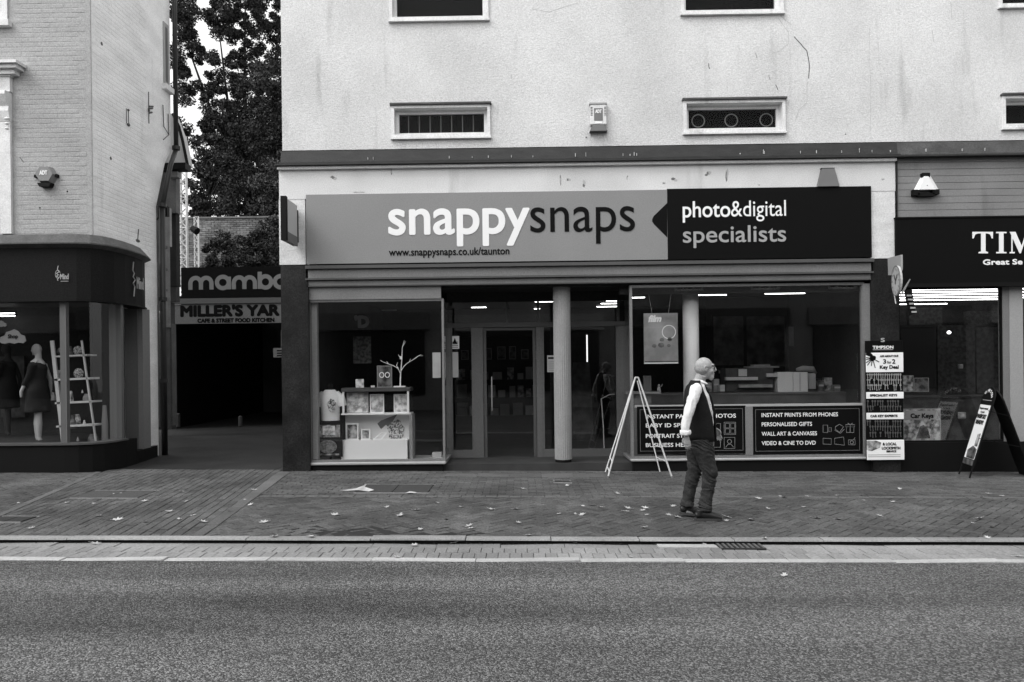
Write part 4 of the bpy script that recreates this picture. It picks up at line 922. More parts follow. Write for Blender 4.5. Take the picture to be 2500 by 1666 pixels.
u, t = oncounter('printer', 'dim printing machine with pale paper trays on the counter left of the white cartons', 'printer', 1772, 1888, 899, 956, .2, mat('printer_dark', .05, .6, var=.3, vs=8), .35)
obj('paper_tray', bbox(t[0] - .02, t[1] - .3, YC + .10, YC + .199, t[2] + .20, t[2] + .25), palem, u); obj('paper_tray', bbox(t[0] + .2, t[1] - .05, YC + .10, YC + .199, t[2] + .07, t[2] + .12), greym, u)
obj('screen', bbox(t[0] + .22, t[0] + .36, YC + .17, YC + .199, t[3] - .14, t[3] - .02), palem, u); obj('lid', bbox(t[0] + .4, t[1] + .1, YC + .2, YC + .5, t[3] + .001, t[3] + .03), midm, u)
u, t = oncounter('folded_shirt', 'pale folded shirt hanging over a box beside the white cartons', 'shirt', 1974, 1992, 912, 950, .3, palem, .1); bm = nb(); tube(bm, [P(1945, 903, YC + .3), P(1960, 900, YC + .3), P(1985, 902, YC + .3), P(1993, 912, YC + .3)], [.03, .05, .05, .02], 8); obj('collar', bm, greym, u, smooth=True)
for (px, lb) in (((1742, 773, 1815, 892), 'dim framed picture on the back wall behind the man and the column'), ((1823, 773, 1915, 894), 'larger dim framed picture on the back wall next to the middle')):
    u, t = board('wall_picture', lb, 'picture', px, 15.2, speckle('wall_art', .03, .16, 4, 6), th=.03, fr=.03, frm=soft_black)
obj('partition', bbox(P(1725, 800, 15.25).x, P(1990, 800, 15.25).x, 15.25, 15.3, .1, 3.0), mat('partition', .02, .9), bld)
u, t = board('wall_picture', 'narrow pale strip picture at the right end of the back wall', 'picture', (1926, 798, 1938, 845), 14.6, greym, th=.02)
u, t = board('wall_picture', 'thin pale hanging strip near the right jamb of the counter window', 'picture', (2060, 818, 2068, 850), 14.0, greym, th=.02)
for (xa_, xb_, yt_, dY_, m_, lb_) in ((1716, 1738, 935, .2, print_md, 'dim patterned pack at the left end of the counter behind the man'), (1742, 1756, 926, .25, greym, 'narrow grey pack on the counter just right of the man'), (1757, 1770, 940, .15, palem, 'small pale pack on the counter beside the printer'), (1890, 1898, 938, .3, greym, 'thin grey pack between the printer and the white cartons'), (1998, 2012, 930, .25, print_dk, 'dark pack on the counter right of the folded shirt'), (2014, 2032, 922, .35, print_md, 'patterned pack at the right part of the counter'), (2036, 2058, 940, .2, midm, 'low grey pack at the far right of the counter')):
    u, t = oncounter('stock_pack', lb_, 'box', xa_, xb_, yt_, 957, dY_, m_, .12)
    obj('label_strip', bbox(t[0] + .01, t[1] - .01, YC + dY_ - .003, YC + dY_ - .0005, (t[2] + t[3]) / 2, (t[2] + t[3]) / 2 + .03), palem, u)
for i_, (xa_, xb_, ya_, yb_) in enumerate(((1762, 1800, 905, 912), (1840, 1880, 890, 898), (1800, 1835, 915, 925))):
    Y_ = YC + .9; t = R(xa_, ya_, xb_, yb_, Y_); tag(obj('paper_stack', bbox(t[0], t[1], Y_, Y_ + .2, t[2], t[3]), palem, base=(t[0], Y_, t[2])), ('pale paper stack behind the left side of the printer', 'pale paper stack highest behind the printer', 'pale paper stack behind the middle of the printer')[i_], 'paper')
o = thing('back_shelf', 'long dim shelf of goods along the back of the counter area', 'shelves', tuple(P(1880, 900, YC + 1.1)))
t = R(1735, 925, 2080, 940, YC + 1.1); obj('body', bbox(t[0], t[1], YC + .88, YC + 1.4, .1, t[3] - .0), mat('back_shelf_dim', .035, .8), o)
# film poster on two strings
Yp = YF + .22; pr = rc(1572, 765, 1655, 888, Yp); o = thing('film_poster', 'grey hanging poster headed film with rings and small cameras beside the plain column', 'poster', ((pr[0] + pr[1]) / 2, Yp, pr[2]))
obj('face', bbox(pr[0], pr[1], Yp, Yp + .008, pr[2], pr[3]), speckle('poster_grey', .20, .34, 3), o)
tx('lettering', 'film', 1581, 1613, 786, 10, Yp - .004, whitem, o, bold=.008, lower=True, shear=.3)
q = P(1633, 811, Yp); bm = nb(); ribbon(bm, arc(q.x, q.z, .105, .105, 0, 350, 26), .006, Yp - .003, True); obj('ring', bm, whitem, o)
for (x, y, s) in ((1616, 830, 6), (1635, 829, 6), (1597, 845, 6), (1614, 843, 8), (1633, 844, 5)):
    q = P(x, y, Yp); bm = nb(); prism(bm, [(q.x + s * k * math.cos(t), q.z + s * k * math.sin(t) * .8) for t in [i * math.pi / 4 for i in range(8)]], Yp - .003, Yp - .0005); obj('camera_picture', bm, print_dk, o)
q = rc(1574, 820, 1654, 858, Yp); bm = nb(); 
for i in range(5): z = pr[3] - .05 - i * .02; obj('print_line', bbox(P(1616, 780, Yp).x, pr[1] - .03, Yp - .003, Yp - .0005, z, z + .006), midm, o)
obj('dark_band', bbox(pr[0] + .01, pr[1] - .01, Yp - .003, Yp - .0005, pr[2] + .03, pr[2] + .04), black, o)
obj('white_foot', bbox(pr[0], pr[1], Yp - .003, Yp - .0005, pr[2], pr[2] + .015), whitem, o)
for a_, b2 in (((1592, 765), (1580, 700)), ((1632, 765), (1641, 700))): bm = nb(); tube(bm, [P(*a_, Yp), P(*b2, Yp)], .0025, 4); obj('string', bm, palem, o)
# small figure
q = P(1609, 957, YF + .55); o = thing('figurine', 'small pale figurine on the ledge under the film poster', 'figurine', tuple(q)); bm = nb(); lathe(bm, q, [(.035, 0), (.03, .03), (.02, .08)], 10); obj('body', bm, greym, o, smooth=True); bm = nb(); ball(bm, q + Vector((0, 0, .1)), .02, .02, .024); tube(bm, [q + Vector((.01, 0, .07)), q + Vector((.05, 0, .10)), q + Vector((.055, 0, .13))], .006, 6); obj('head', bm, greym, o, smooth=True)
u, t = standing('shelf_block', 'pale plinth of stacked display blocks behind the A shaped sign frame', 'plinth', 1535, 1590, 962, YF + .5, mat('block_grey', .12, .7, var=.1), th=.35, z0=fl - .02)
obj('ledge', bbox(t[0] - .03, t[1] + .15, YF + .45, YF + .9, t[3], t[3] + .03), frame, u)
u, t = standing('display_card', 'dim upright card on the ledge left of the figurine', 'card', 1572, 1590, 918, YF + .6, mat('card_dim', .09, .7), th=.1, z0=t[3] + .031)
# text boards in the lower part of the right window
def textboard(px, label, lines, tx0, widths, icons):
    r = rc(*px, YF + .03); Y = YF + .045; o = thing('text_board', label, 'sign', ((r[0] + r[1]) / 2, Y, r[2])); obj('face', bbox(r[0], r[1], Y - .02, Y - .008, r[2], r[3]), signblack, o)
    e = .045; obj('border_line', frame_bm(r[0] + e, r[1] - e, r[2] + e, r[3] - e, Y - .0225, Y - .0205, .005), midm, o)
    for (s, y, wd) in lines: tx('lettering', s, tx0, tx0 + wd, y, 9.2, Y - .0225, signwhite, o, bold=.0012)
    for ic in icons:
        bm = nb()
        for pl, c_ in ic: ribbon(bm, [(P(a, b, Y).x, P(a, b, Y).z) for a, b in pl], .0035, Y - .0225, c_)
        obj('line_drawing', bm, greym, o)
    return o
def sq(x, y, w, h): return ([(x, y), (x + w, y), (x + w, y + h), (x, y + h)], True)
ccirc = lambda x, y, r: ([(x + r * math.cos(t), y + r * math.sin(t)) for t in [i * math.pi / 6 for i in range(12)]], True)
textboard((1556, 992, 1820, 1108), 'black board listing passport photos and headshots behind the walking man', [('INSTANT PASSPORT PHOTOS', 1021, 219), ('BABY ID SPECIALISTS', 1043, 160), ('PORTRAIT STUDIO', 1069, 130), ('BUSINESS HEADSHOTS', 1091, 165)], 1577, None,
    [[sq(1767, 1031, 28, 30), sq(1770, 1034, 10, 11), sq(1783, 1034, 10, 11), sq(1770, 1047, 10, 11), sq(1783, 1047, 10, 11)], [sq(1767, 1068, 26, 27), ccirc(1780, 1078, 5), ([(1771, 1092), (1776, 1085), (1784, 1085), (1790, 1092)], False)], [sq(1742, 1070, 16, 22)], [sq(1742, 1034, 16, 26)]])
textboard((1838, 992, 2104, 1108), 'black board listing phone prints, gifts, canvases and video transfer beside the mullion', [('INSTANT PRINTS FROM PHONES', 1017.5, 185), ('PERSONALISED GIFTS', 1040.5, 122), ('WALL ART & CANVASES', 1063.5, 134), ('VIDEO & CINE TO DVD', 1086.5, 131)], 1860, None,
    [[sq(2008, 1038, 11, 18), sq(2022, 1044, 6, 10)], [([(2038, 1042), (2048, 1036), (2058, 1042), (2048, 1056), (2038, 1048)], True), ([(2036, 1050), (2050, 1058), (2060, 1048)], False)], [sq(2065, 1042, 18, 14), sq(2063, 1037, 22, 5), ([(2074, 1037), (2074, 1056)], False), ([(2068, 1033), (2074, 1037), (2080, 1033)], False)], [([(2008, 1070), (2028, 1071), (2028, 1085), (2008, 1084)], True)], [([(2036, 1070), (2058, 1067), (2060, 1087), (2036, 1084)], True)], [sq(2070, 1074, 16, 12), ccirc(2078, 1080, 4), ([(2082, 1074), (2086, 1068)], False)]])

# ------------------------------------------------------------------ key shop: key board, posters, interior
kb = rc(2113, 833, 2203, 1123, YF - .06); Yk = YF - .09
o = thing('key_board', 'tall key display panel with white strips and rows of keys on the dark pier', 'sign', ((kb[0] + kb[1]) / 2, Yk, kb[2])); obj('backboard', bbox(kb[0] + .004, kb[1] - .004, Yk, YF - .052, kb[2] + .005, kb[3], bev=.004), signblack, o)
def kr(a, b, pad=1): t = rc(2113.5, a, 2203, b, Yk); return t
def kplate(a, b, m=None): t = kr(a, b); return obj('plate', bbox(kb[0] - .002 + (0), kb[1] - .002, Yk - .012, Yk - .001, t[2], t[3], bev=.003), m or whitem, o)
kplate(861.5, 909); kplate(957.5, 973.5); kplate(1008, 1024); kplate(1074.5, 1123)
YK = Yk - .0135
tx('lettering', 'TIMPSON', 2130.5, 2181, 851.5, 6.6, Yk - .003, signwhite, o, bold=.003); t = rc(2131, 853.5, 2180, 854.8, Yk); obj('underline', bbox(t[0], t[1], Yk - .004, Yk - .001, t[2], t[3]), palem, o)
tx('lettering', 'S', 2150, 2160, 835, 9, Yk - .003, palem, o, bold=.002)
tx('lettering', 'ASK ABOUT OUR', 2148, 2193, 872, 4.4, YK, signblack, o, bold=.002, shear=.2)
tx('lettering', '3', 2156, 2163.5, 888, 10, YK, signblack, o, bold=.004); tx('lettering', 'for', 2166, 2176, 888, 6.5, YK, signblack, o, bold=.0015); tx('lettering', '2', 2178, 2186, 888, 10, YK, signblack, o, bold=.004)
tx('lettering', 'Key Deal', 2148, 2194, 900.5, 8, YK, signblack, o, bold=.0035)
tx('lettering', 'SPECIALIST KEYS', 2124, 2190, 968, 5, YK, signblack, o, bold=.003); tx('lettering', 'CAR KEY EXPERTS', 2125, 2191, 1018.5, 5, YK, signblack, o, bold=.003)
tx('lettering', '& LOCAL', 2155, 2189, 1087.5, 6.2, YK, signblack, o, bold=.003); tx('lettering', 'LOCKSMITH', 2153, 2198, 1097.5, 6, YK, signblack, o, bold=.003); tx('lettering', 'SERVICE', 2164, 2188, 1104.5, 4.2, YK, signblack, o, bold=.0025)
for y in (1110, 1114.5): t = rc(2119, y, 2197, y + 1, Yk); obj('print_line', bbox(t[0], t[1], YK - .001, YK, t[2], t[3]), midm, o)
# bunch of keys drawn on the plate
bm = nb(); q0 = P(2130, 875, YK)
prism(bm, [(q0.x + .05 * math.cos(t) * rnd(.7, 1.2), q0.z + .05 * math.sin(t) * rnd(.7, 1.1)) for t in [i * math.pi / 5 for i in range(10)]], YK - .002, YK)
prism(bm, [(q0.x - .10, q0.z + .09), (q0.x - .03, q0.z + .09), (q0.x + .02, q0.z + .03), (q0.x - .03, q0.z + .02), (q0.x - .10, q0.z + .05)], YK - .0024, YK)
for (dx_, dz_) in ((-.10, -.02), (-.10, -.07), (-.08, -.11), (-.02, -.12), (.04, -.15), (.10, -.06), (-.1, .01)): ribbon(bm, [(q0.x, q0.z), (q0.x + dx_, q0.z + dz_)], .006, YK - .0028 - abs(dx_) * .01)
obj('picture_of_keys', bm, signblack, o)
t = rc(2115, 1076, 2150, 1101, Yk); bm = nb(); prism(bm, [(t[0], t[2] + .02), (t[0] + .08, t[2]), (t[1] - .02, t[2] + .05), (t[1], t[3] - .03), (t[1] - .08, t[3]), (t[0], t[3])], YK - .002, YK); obj('picture_of_keys', bm, print_md, o)
# the keys hanging in rows
def keymesh():
    bm = nb(); disc(bm, (0, 0, 0), .011, .013, .003, 0, 8); box(bm, -.0035, .0035, -.0, .003, -.055, -.012); box(bm, .0036, .008, 0, .003, -.05, -.044); me = bpy.data.meshes.new('key'); bmesh.ops.recalc_face_normals(bm, faces=bm.faces[:]); bm.to_mesh(me); bm.free(); return me
k_b = keymesh(); k_b.materials.append(metal); k_d = keymesh(); k_d.materials.append(mat('dull_key', .10, .5, metal=.3))
for (rows, mk, n_) in (((918, 931, 944), k_b, 16), ((983, 996), k_d, 14), ((1032, 1045, 1060), k_d, 14)):
    for y in rows:
        for i in range(n_):
            if rnd(0, 1) < .12: continue
            q = P(2118 + i * (80 / (n_ - 1)) + rnd(-.6, .6), y, Yk); ko = bpy.data.objects.new('key', mk); COL.objects.link(ko); ko.parent = o; ko.location = Vector((q.x, Yk - .008, q.z + .02)) - o.location; ko.scale = (1.25, 1.3, 1.25 * rnd(.8, 1.25)); ko.rotation_euler = (0, rnd(-.12, .12), 0)
o, r = board('car_keys_poster', 'grey framed poster headed Car Keys low in the key shop window', 'poster', (2207, 1000, 2294, 1077), YF + .075, print_md, th=.01, fr=.012, frm=greym)
obj('heading_panel', bbox(r[0] + .02, r[1] - .02, YF + .071, YF + .0745, r[3] - .16, r[3] - .02), mat('poster_head', .25, .6), o)
tx('lettering', 'Car Keys', 2223, 2279, 1020.5, 10, YF + .0665, signblack, o, bold=.005)
bm = nb(); q = P(2255, 1052, YF + .0715); prism(bm, [(q.x + a, q.z + b) for a, b in ((-.12, -.12), (.10, -.12), (.07, .02), (0, .09), (-.05, .07))], YF + .068, YF + .0745); obj('picture_of_keys', bm, print_dk, o)
for px, lb, m in (((2200, 918, 2229, 956), 'pale leaflet with a dark key picture in the key shop window', print_md), ((2232, 924, 2266, 956), 'small dark leaflet holder right of the pair in the key shop window', print_dk)):
    board('leaflet', lb, 'leaflet', px, YF + .3, m, th=.02, fr=.006, frm=greym)
tn = thing('work_counter', 'dim work counter behind the glass of the key shop', 'counter', (P(2320, 1000, 12.6).x, 12.6, .1)); zz = P(2320, 968, 12.4).z
obj('front', bbox(P(2205, 1000, 12.4).x, P(2500, 1000, 12.4).x + .3, 12.4, 12.45, .1, zz - .03), speckle('counter_dark', .01, .05, 5), tn); obj('top', bbox(P(2205, 1000, 12.4).x, P(2500, 1000, 12.4).x + .3, 12.38, 13.0, zz - .029, zz), dark2, tn)
tn = thing('wall_cabinet', 'dark cabinet standing deep in the key shop behind the leaflets', 'cabinet', (P(2240, 900, 14.6).x, 14.6, .1)); t = rc(2200, 800, 2285, 960, 14.6); obj('body', bbox(t[0], t[1], 14.6, 15.0, .1, t[3]), mat('cabinet_dark', .012, .6), tn); obj('top', bbox(t[0] - .03, t[1] + .03, 14.57, 15.0, t[3] + .001, t[3] + .05), dark2, tn)
for (px, m, lb) in (((2290, 795, 2380, 965), speckle('rack_a', .006, .045, 14), 'dim rack of goods on the back wall of the key shop'), ((2385, 800, 2436, 960), speckle('rack_b', .008, .06, 10), 'dim rack of goods next to the window post of the key shop'), ((2220, 752, 2300, 795), speckle('rack_c', .006, .04, 18), 'dim shelf of goods high in the key shop under the tubes'), ((2360, 760, 2436, 795), speckle('rack_c', .006, .04, 18), 'dark sign panel high in the key shop under the tubes')):
    board('goods_rack', lb, 'shelves', px, 15.2, m, th=.1)
for (x, y, s, lb) in ((2350, 1015, 9, 'shiny reflector tin on the floor of the key shop window'), (2346, 895, 6, 'small pale packet hanging in the key shop')):
    q = P(x, y, 12.2 if y > 1000 else 14.5); t = s * q.y / F; u = thing('tin' if y > 1000 else 'packet', lb, 'tin' if y > 1000 else 'packet', tuple(q)); obj('body', bbox(q.x - t, q.x + t, q.y, q.y + .04, q.z - t * .9, q.z + t * .9, bev=.01), metal, u); obj('cap', bbox(q.x - t * .5, q.x + t * .5, q.y - .01, q.y - .001, q.z - t * .3, q.z + t * .4), palem, u)

# ------------------------------------------------------------------ white A shaped sign frame (no panel) in front of the entrance
alum = mat('white_painted_tube', .62, .45)
o = thing('sign_frame', 'empty white tubular A shaped sign frame standing open by the door', 'sign frame', tuple(G(1560, 1166)))
def g3(x, y): return G(x, y)
fA, fB, fD = g3(1484, 1167), g3(1478, 1153), g3(1641, 1167); yA = fA.y
top1 = P(1551, 922, (fA.y + fD.y) / 2 - .02); top2 = P(1550, 924, fB.y + .05); top3 = P(1558, 922, (fA.y + fD.y) / 2 + .02); top4 = P(1556, 930, fB.y + .1)
def leg(pts, r=.0125): bm = nb(); tube(bm, pts, r, 8); return bm
obj('leg', leg([fA, fA.lerp(top1, .5), top1.lerp(fA, .06), top1]), alum, o)
fBB = Vector((fB.x, fB.y, fB.z)); obj('leg', leg([fBB, fBB.lerp(top2, .95), top2], .010), alum, o)
obj('leg', leg([fD, fD.lerp(top3, .5), top3]), alum, o); fE = Vector((fD.x - .06, fB.y + .05, gz(fD.x))); obj('leg', leg([fE, top4], .009), alum, o)
for f_ in (.06, .16, .72): a_, b2 = fA.lerp(top1, f_), fBB.lerp(top2, f_); obj('cross_bar', leg([a_, b2], .009), alum, o)
for f_ in (.16, .30): a_, b2 = fD.lerp(top3, f_), fE.lerp(top4, f_); obj('cross_bar', leg([a_, b2], .006), alum, o)
obj('hinge', leg([top1, top3], .011), alum, o); obj('hinge', leg([top1 + Vector((0, 0, -.02)), top2], .010), alum, o)
for f_ in (fA, fD): q = Vector(f_); bm = nb(); lathe(bm, q, [(.018, 0), (.018, .03)], 10); obj('foot', bm, midm, o)

# ------------------------------------------------------------------ black arched A-board by the key shop
A0 = G(2367, 1168); o = thing('a_board', 'black arch topped pavement sign with a white poster strip by the key shop', 'sign', tuple(G(2420, 1165)))
pn = Vector(P(2375, 1140, A0.y)); tn_ = P(2429, 967, A0.y + .03)
Wp = .43; wdir = Vector((.09, .42, 0)).normalized(); up = tn_ - pn; hgt = up.length + Wp * .3; up.normalize()
def ap(u, v, e=0.0): nrm = wdir.cross(up).normalized(); return pn + wdir * u + up * v + nrm * e
nrm = wdir.cross(up).normalized()
sgn = -1 if nrm.x > 0 else 1
def panel_bm(outl, e0, e1):
    bm = nb(); a = [bm.verts.new(ap(u, v, e0 * sgn)) for u, v in outl]; b = [bm.verts.new(ap(u, v, e1 * sgn)) for u, v in outl]; bm.faces.new(a); bm.faces.new(b[::-1])
    for i in range(len(outl)): j = (i + 1) % len(outl); bm.faces.new((a[i], b[i], b[j], a[j]))
    return bm
hh = hgt - Wp * .42
arch_ = [(0, 0), (Wp, 0), (Wp, hh)] + [(Wp / 2 + Wp / 2 * math.cos(t), hh + Wp * .42 * math.sin(t)) for t in [i * math.pi / 12 for i in range(1, 12)]] + [(0, hh)]
obj('front_panel', panel_bm(arch_, -.02, 0), black, o)
obj('poster', panel_bm([(.03, .10), (Wp - .03, .10), (Wp - .03, hh - .10), (.03, hh - .10)], .001, .004), whitem, o)
obj('picture', panel_bm([(.035, .105), (Wp - .10, .105), (Wp - .08, .22), (.20, .30), (.035, .26)], .0045, .006), print_dk, o)
obj('picture', panel_bm([(.05, .30), (.16, .30), (.16, .48), (.06, .50)], .0065, .008), print_md, o)
ul = -wdir if True else wdir
def atext(s, u, v, h_, wd_, bold): text('lettering', s, ap(u, v, .009 * sgn), -wdir, up, h_, signblack if v < hh - .1 else signwhite, o, width=wd_, bold=bold)
atext('Passport renewal', Wp - .06, hh - .17, .03, .30, .002); atext('is your', Wp - .14, hh - .225, .03, .14, .002); atext('PASSPORT', Wp - .05, hh - .31, .06, .33, .004); atext('READY?', Wp - .07, hh - .40, .06, .27, .004)
for i, ch in enumerate('TIMPSON'):
    t = math.radians(150 - i * 20); ca = (Wp / 2 - .17 * math.cos(math.pi - t) * 1.0, hh + .02 + .15 * math.sin(t)); u_ = Wp / 2 + .13 * math.cos(math.pi - t)
    rr = Matrix.Rotation(0, 3, 'X'); text('lettering', ch, ap(u_ + .02, hh + .0 + .10 * math.sin(t), .002 * sgn), (-wdir * math.cos(t - math.pi / 2) + up * math.sin(t - math.pi / 2)), (wdir * math.sin(t - math.pi / 2) + up * math.cos(t - math.pi / 2)), .045, signwhite, o, bold=.003)
obj('rule', panel_bm([(.06, hh - .03), (Wp - .06, hh - .03), (Wp - .06, hh - .022), (.06, hh - .022)], .001, .003), palem, o)
obj('leaf_panel', panel_bm([(.03, .01), (Wp - .03, .01), (Wp - .03, .09), (.03, .09)], .001, .003), speckle('foot_print', .02, .12, 12), o)
# rear panel leaning the other way
for f0, f1 in ((A0, pn), (A0 + wdir * (Wp - .02), pn + wdir * (Wp - .02))):
    bm = nb(); tube(bm, [f0, f1], .012, 6); obj('leg', bm, black, o)
pn2 = A0 + Vector((.93, .03, 0)); pn2.z = gz(pn2.x); up2 = (ap(0, hgt * .97) + Vector((.03, .0, 0)) - pn2); h2 = up2.length; up2.normalize()
hh2 = h2 - Wp * .42; bm = nb(); ol = [(0, 0), (Wp, 0), (Wp, hh2)] + [(Wp / 2 + Wp / 2 * math.cos(t), hh2 + Wp * .42 * math.sin(t)) for t in [i * math.pi / 12 for i in range(1, 12)]] + [(0, hh2)]
n2 = wdir.cross(up2).normalized(); a = [bm.verts.new(pn2 + wdir * u + up2 * v) for u, v in ol]; b = [bm.verts.new(pn2 + wdir * u + up2 * v + n2 * .02) for u, v in ol]; bm.faces.new(a); bm.faces.new(b[::-1])
for i in range(len(ol)): j = (i + 1) % len(ol); bm.faces.new((a[i], b[i], b[j], a[j]))
obj('rear_panel', bm, black, o)
for v in (.35, .7): bm = nb(); tube(bm, [ap(.02, hgt * v, -.02), pn2 + up2 * (h2 * v)], .004, 5); obj('stay', bm, black, o)

# ------------------------------------------------------------------ left corner building
lb = thing('corner_building', 'painted brick corner building with a curved dark shopfront beside the lane', 'building', (-8, 11.46, 0))
XS = -6.65; Y0 = 11.46
def side_pt(px, py):                                      # a point seen on the side wall (plane x = XS)
    d = ray(px, py); t = XS / d.x; return Vector((XS, d.y * t, CAMH + d.z * t))
zlow = P(100, 571, Y0).z
w1 = R(-70, -300, 27, 66, Y0); w2 = R(-150, 190, 14, 568, Y0)
bm = nb(); wall_holes(bm, -16, XS - .003, zlow - .35, 11.5, Y0, Y0 + .3, [(w1[0], w1[1] - .06, w1[2] + .1, w1[3]), (w2[0], w2[1] - .1, w2[2], w2[3])]); obj('front_wall', bm, stucco_left, lb)
ya, yb, yc = side_pt(402, 400), side_pt(381, 505), side_pt(381, 700)
yu = side_pt(414, 60).y
bm = nb(); pl = [(Y0 + .02, zlow - .3), (Y0 + .02, 11.5), (yu, 11.5), (yu, ya.z + .35), (ya.y, ya.z), (yb.y, yb.z), (yb.y, -.1), (12.9, -.1), (12.9, zlow - .3)]
va = [bm.verts.new((XS, y, z)) for y, z in pl]; vb = [bm.verts.new((XS - .3, y, z)) for y, z in pl]; bm.faces.new(va); bm.faces.new(vb[::-1])
for i in range(len(pl)): j = (i + 1) % len(pl); bm.faces.new((va[i], vb[i], vb[j], va[j]))
obj('side_wall', bm, stucco_side, lb)
bm = nb(); box(bm, -16, XS - .01, Y0 + .31, 13.9, 11.4, 11.5); obj('roof', bm, lead, lb)
# painted brickwork: the courses show faintly through the paint
def courses(fn, a0, a1, z0, z1, m, skip, near=None):
    me = bpy.data.meshes.new('brick'); b = nb(); pts = [(0, 0), (.214, 0), (.214, .064), (0, .064)]; t = .0020; i_ = .007
    lo = [b.verts.new(fn(x, z, 0, True)) for x, z in pts]; hi = [b.verts.new(fn(min(max(x, i_), .214 - i_), min(max(z, i_), .064 - i_), t, True)) for x, z in pts]
    b.faces.new(hi); [b.faces.new((lo[i], lo[(i + 1) % 4], hi[(i + 1) % 4], hi[i])) for i in range(4)]; b.to_mesh(me); b.free(); me.materials.append(m)
    base = [tuple(v.co) for v in me.vertices]; faces = [tuple(p.vertices) for p in me.polygons]; V = []; Fc = []; n = 0; row = 0; z = z0
    while z < z1:
        a = a0 + (row % 2) * .1125
        while a + .214 < a1:
            if not skip(a, z):
                p = fn(a, z, rnd(-.0015, .0012), False)
                if n < 300 and (near is None or a > near): o = bpy.data.objects.new('brick', me); COL.objects.link(o); o.parent = lb; o.location = Vector(p) - lb.location; n += 1
                else: k0 = len(V); V += [(v[0] + p[0], v[1] + p[1], v[2] + p[2]) for v in base]; Fc += [tuple(i + k0 for i in f) for f in faces]
            a += .225
        z += .075; row += 1
    if V: obj('brick_field', (V, [], Fc), m, lb, kind='stuff')
courses(lambda x, z, t, loc: (x, (0 if loc else Y0) - .0005 - t, z), -15.5, XS - .01, zlow, 8.3, stucco_left, lambda a, z: (P(-170, 400, Y0).x < a < P(34, 400, Y0).x and not (P(0, 158, Y0).z < z < P(0, 70, Y0).z)), P(34, 400, Y0).x)
courses(lambda y, z, t, loc: ((0 if loc else XS) + .0005 + t, y, z), Y0 + .03, 13.4, zlow - .3, 8.3, stucco_side, lambda a, z: a > yb.y - .22 and z < ya.z or (a > 13.0 and z > 4.9) )
# side window near the far end
s0, s1 = side_pt(397, 60), side_pt(411, 220); wy0, wy1, wz0, wz1 = s0.y, s1.y, side_pt(397, 205).z, side_pt(397, 52).z
w = obj('window', (lambda b: (box(b, XS + .001, XS + .02, wy0, wy1, wz0, wz1), b)[1])(nb()), frame_lt, lb)
obj('pane', bbox(XS + .021, XS + .024, wy0 + .06, wy1 - .06, wz0 + .08, wz1 - .08), mat('side_pane_grey', .12, .3), w)
obj('sill', bbox(XS + .001, XS + .09, wy0 - .06, wy1 + .08, wz0 - .10, wz0 - .001), wframe, w)
# front windows with white surrounds
w = obj('window', bbox(w2[0], w2[1] - .10, Y0 + .12, Y0 + .14, w2[2], w2[3]), wframe, lb)
obj('pane', bbox(w2[0], w2[1] - .17, Y0 + .10, Y0 + .119, w2[2] + .05, w2[3] - .05), mat('sash_dark', .01, .3), w)
for t in (.33, .66): z = w2[2] + (w2[3] - w2[2]) * t; obj('glazing_bar', bbox(w2[0], w2[1] - .16, Y0 + .085, Y0 + .099, z, z + .03), wframe, w)
# pilaster, console bracket and cornice of the window surround
zc_ = P(20, 165, Y0).z; xr = P(31, 400, Y0).x; xl = P(4, 400, Y0).x
obj('pilaster', bbox(xl, xr, Y0 - .05, Y0 - .001, zlow, P(20, 300, Y0).z), wframe, w)
obj('pilaster_block', bbox(xl - .01, xr + .015, Y0 - .07, Y0 - .001, P(20, 228, Y0).z + .003, P(20, 192, Y0).z), wframe, w)
bm = nb(); zt_, zm_, zb2 = P(20, 229, Y0).z, P(20, 275, Y0).z, P(20, 299, Y0).z
pr = [(Y0 - .001, zt_), (Y0 - .16, zt_), (Y0 - .17, zt_ - .06), (Y0 - .12, zt_ - .16), (Y0 - .08, zt_ - .22), (Y0 - .09, zm_), (Y0 - .05, zb2), (Y0 - .001, zb2)]
va = [bm.verts.new((xl + .01, y, z)) for y, z in pr]; vb = [bm.verts.new((xr, y, z)) for y, z in pr]; bm.faces.new(va); bm.faces.new(vb[::-1])
for i in range(8): j = (i + 1) % 8; bm.faces.new((va[i], vb[i], vb[j], va[j]))
obj('console_bracket', bm, wframe, w)
for i in range(3): t = P(17, 290 + i * 12, Y0 - .1); bm = nb(); ball(bm, t, .05 - i * .012, .03, .022); obj('carved_drop', bm, wframe, w, smooth=True)
for (a, b, d, x2) in ((161, 168, .24, 66), (168.5, 177, .19, 60), (177.5, 188, .13, 50), (188.5, 191.5, .09, 36)):
    r = R(-150, a, x2, b, Y0); obj('hood_moulding', bbox(r[0], r[1], Y0 - d, Y0 - .001, P(30, b, Y0).z, P(30, a, Y0).z), wframe, w)
w = obj('window', bbox(w1[0], w1[1] - .06, Y0 + .1, Y0 + .12, w1[2] + .1, w1[3]), wframe, lb); r = R(-70, 52, 30, 68, Y0); obj('sill', bbox(r[0], r[1], Y0 - .09, Y0 - .001, P(0, 68, Y0).z, P(0, 54, Y0).z), wframe, w)
obj('surround', bbox(w1[1] - .13, w1[1] - .05, Y0 - .03, Y0 - .001, P(0, 53, Y0).z, 9.5), wframe, w)
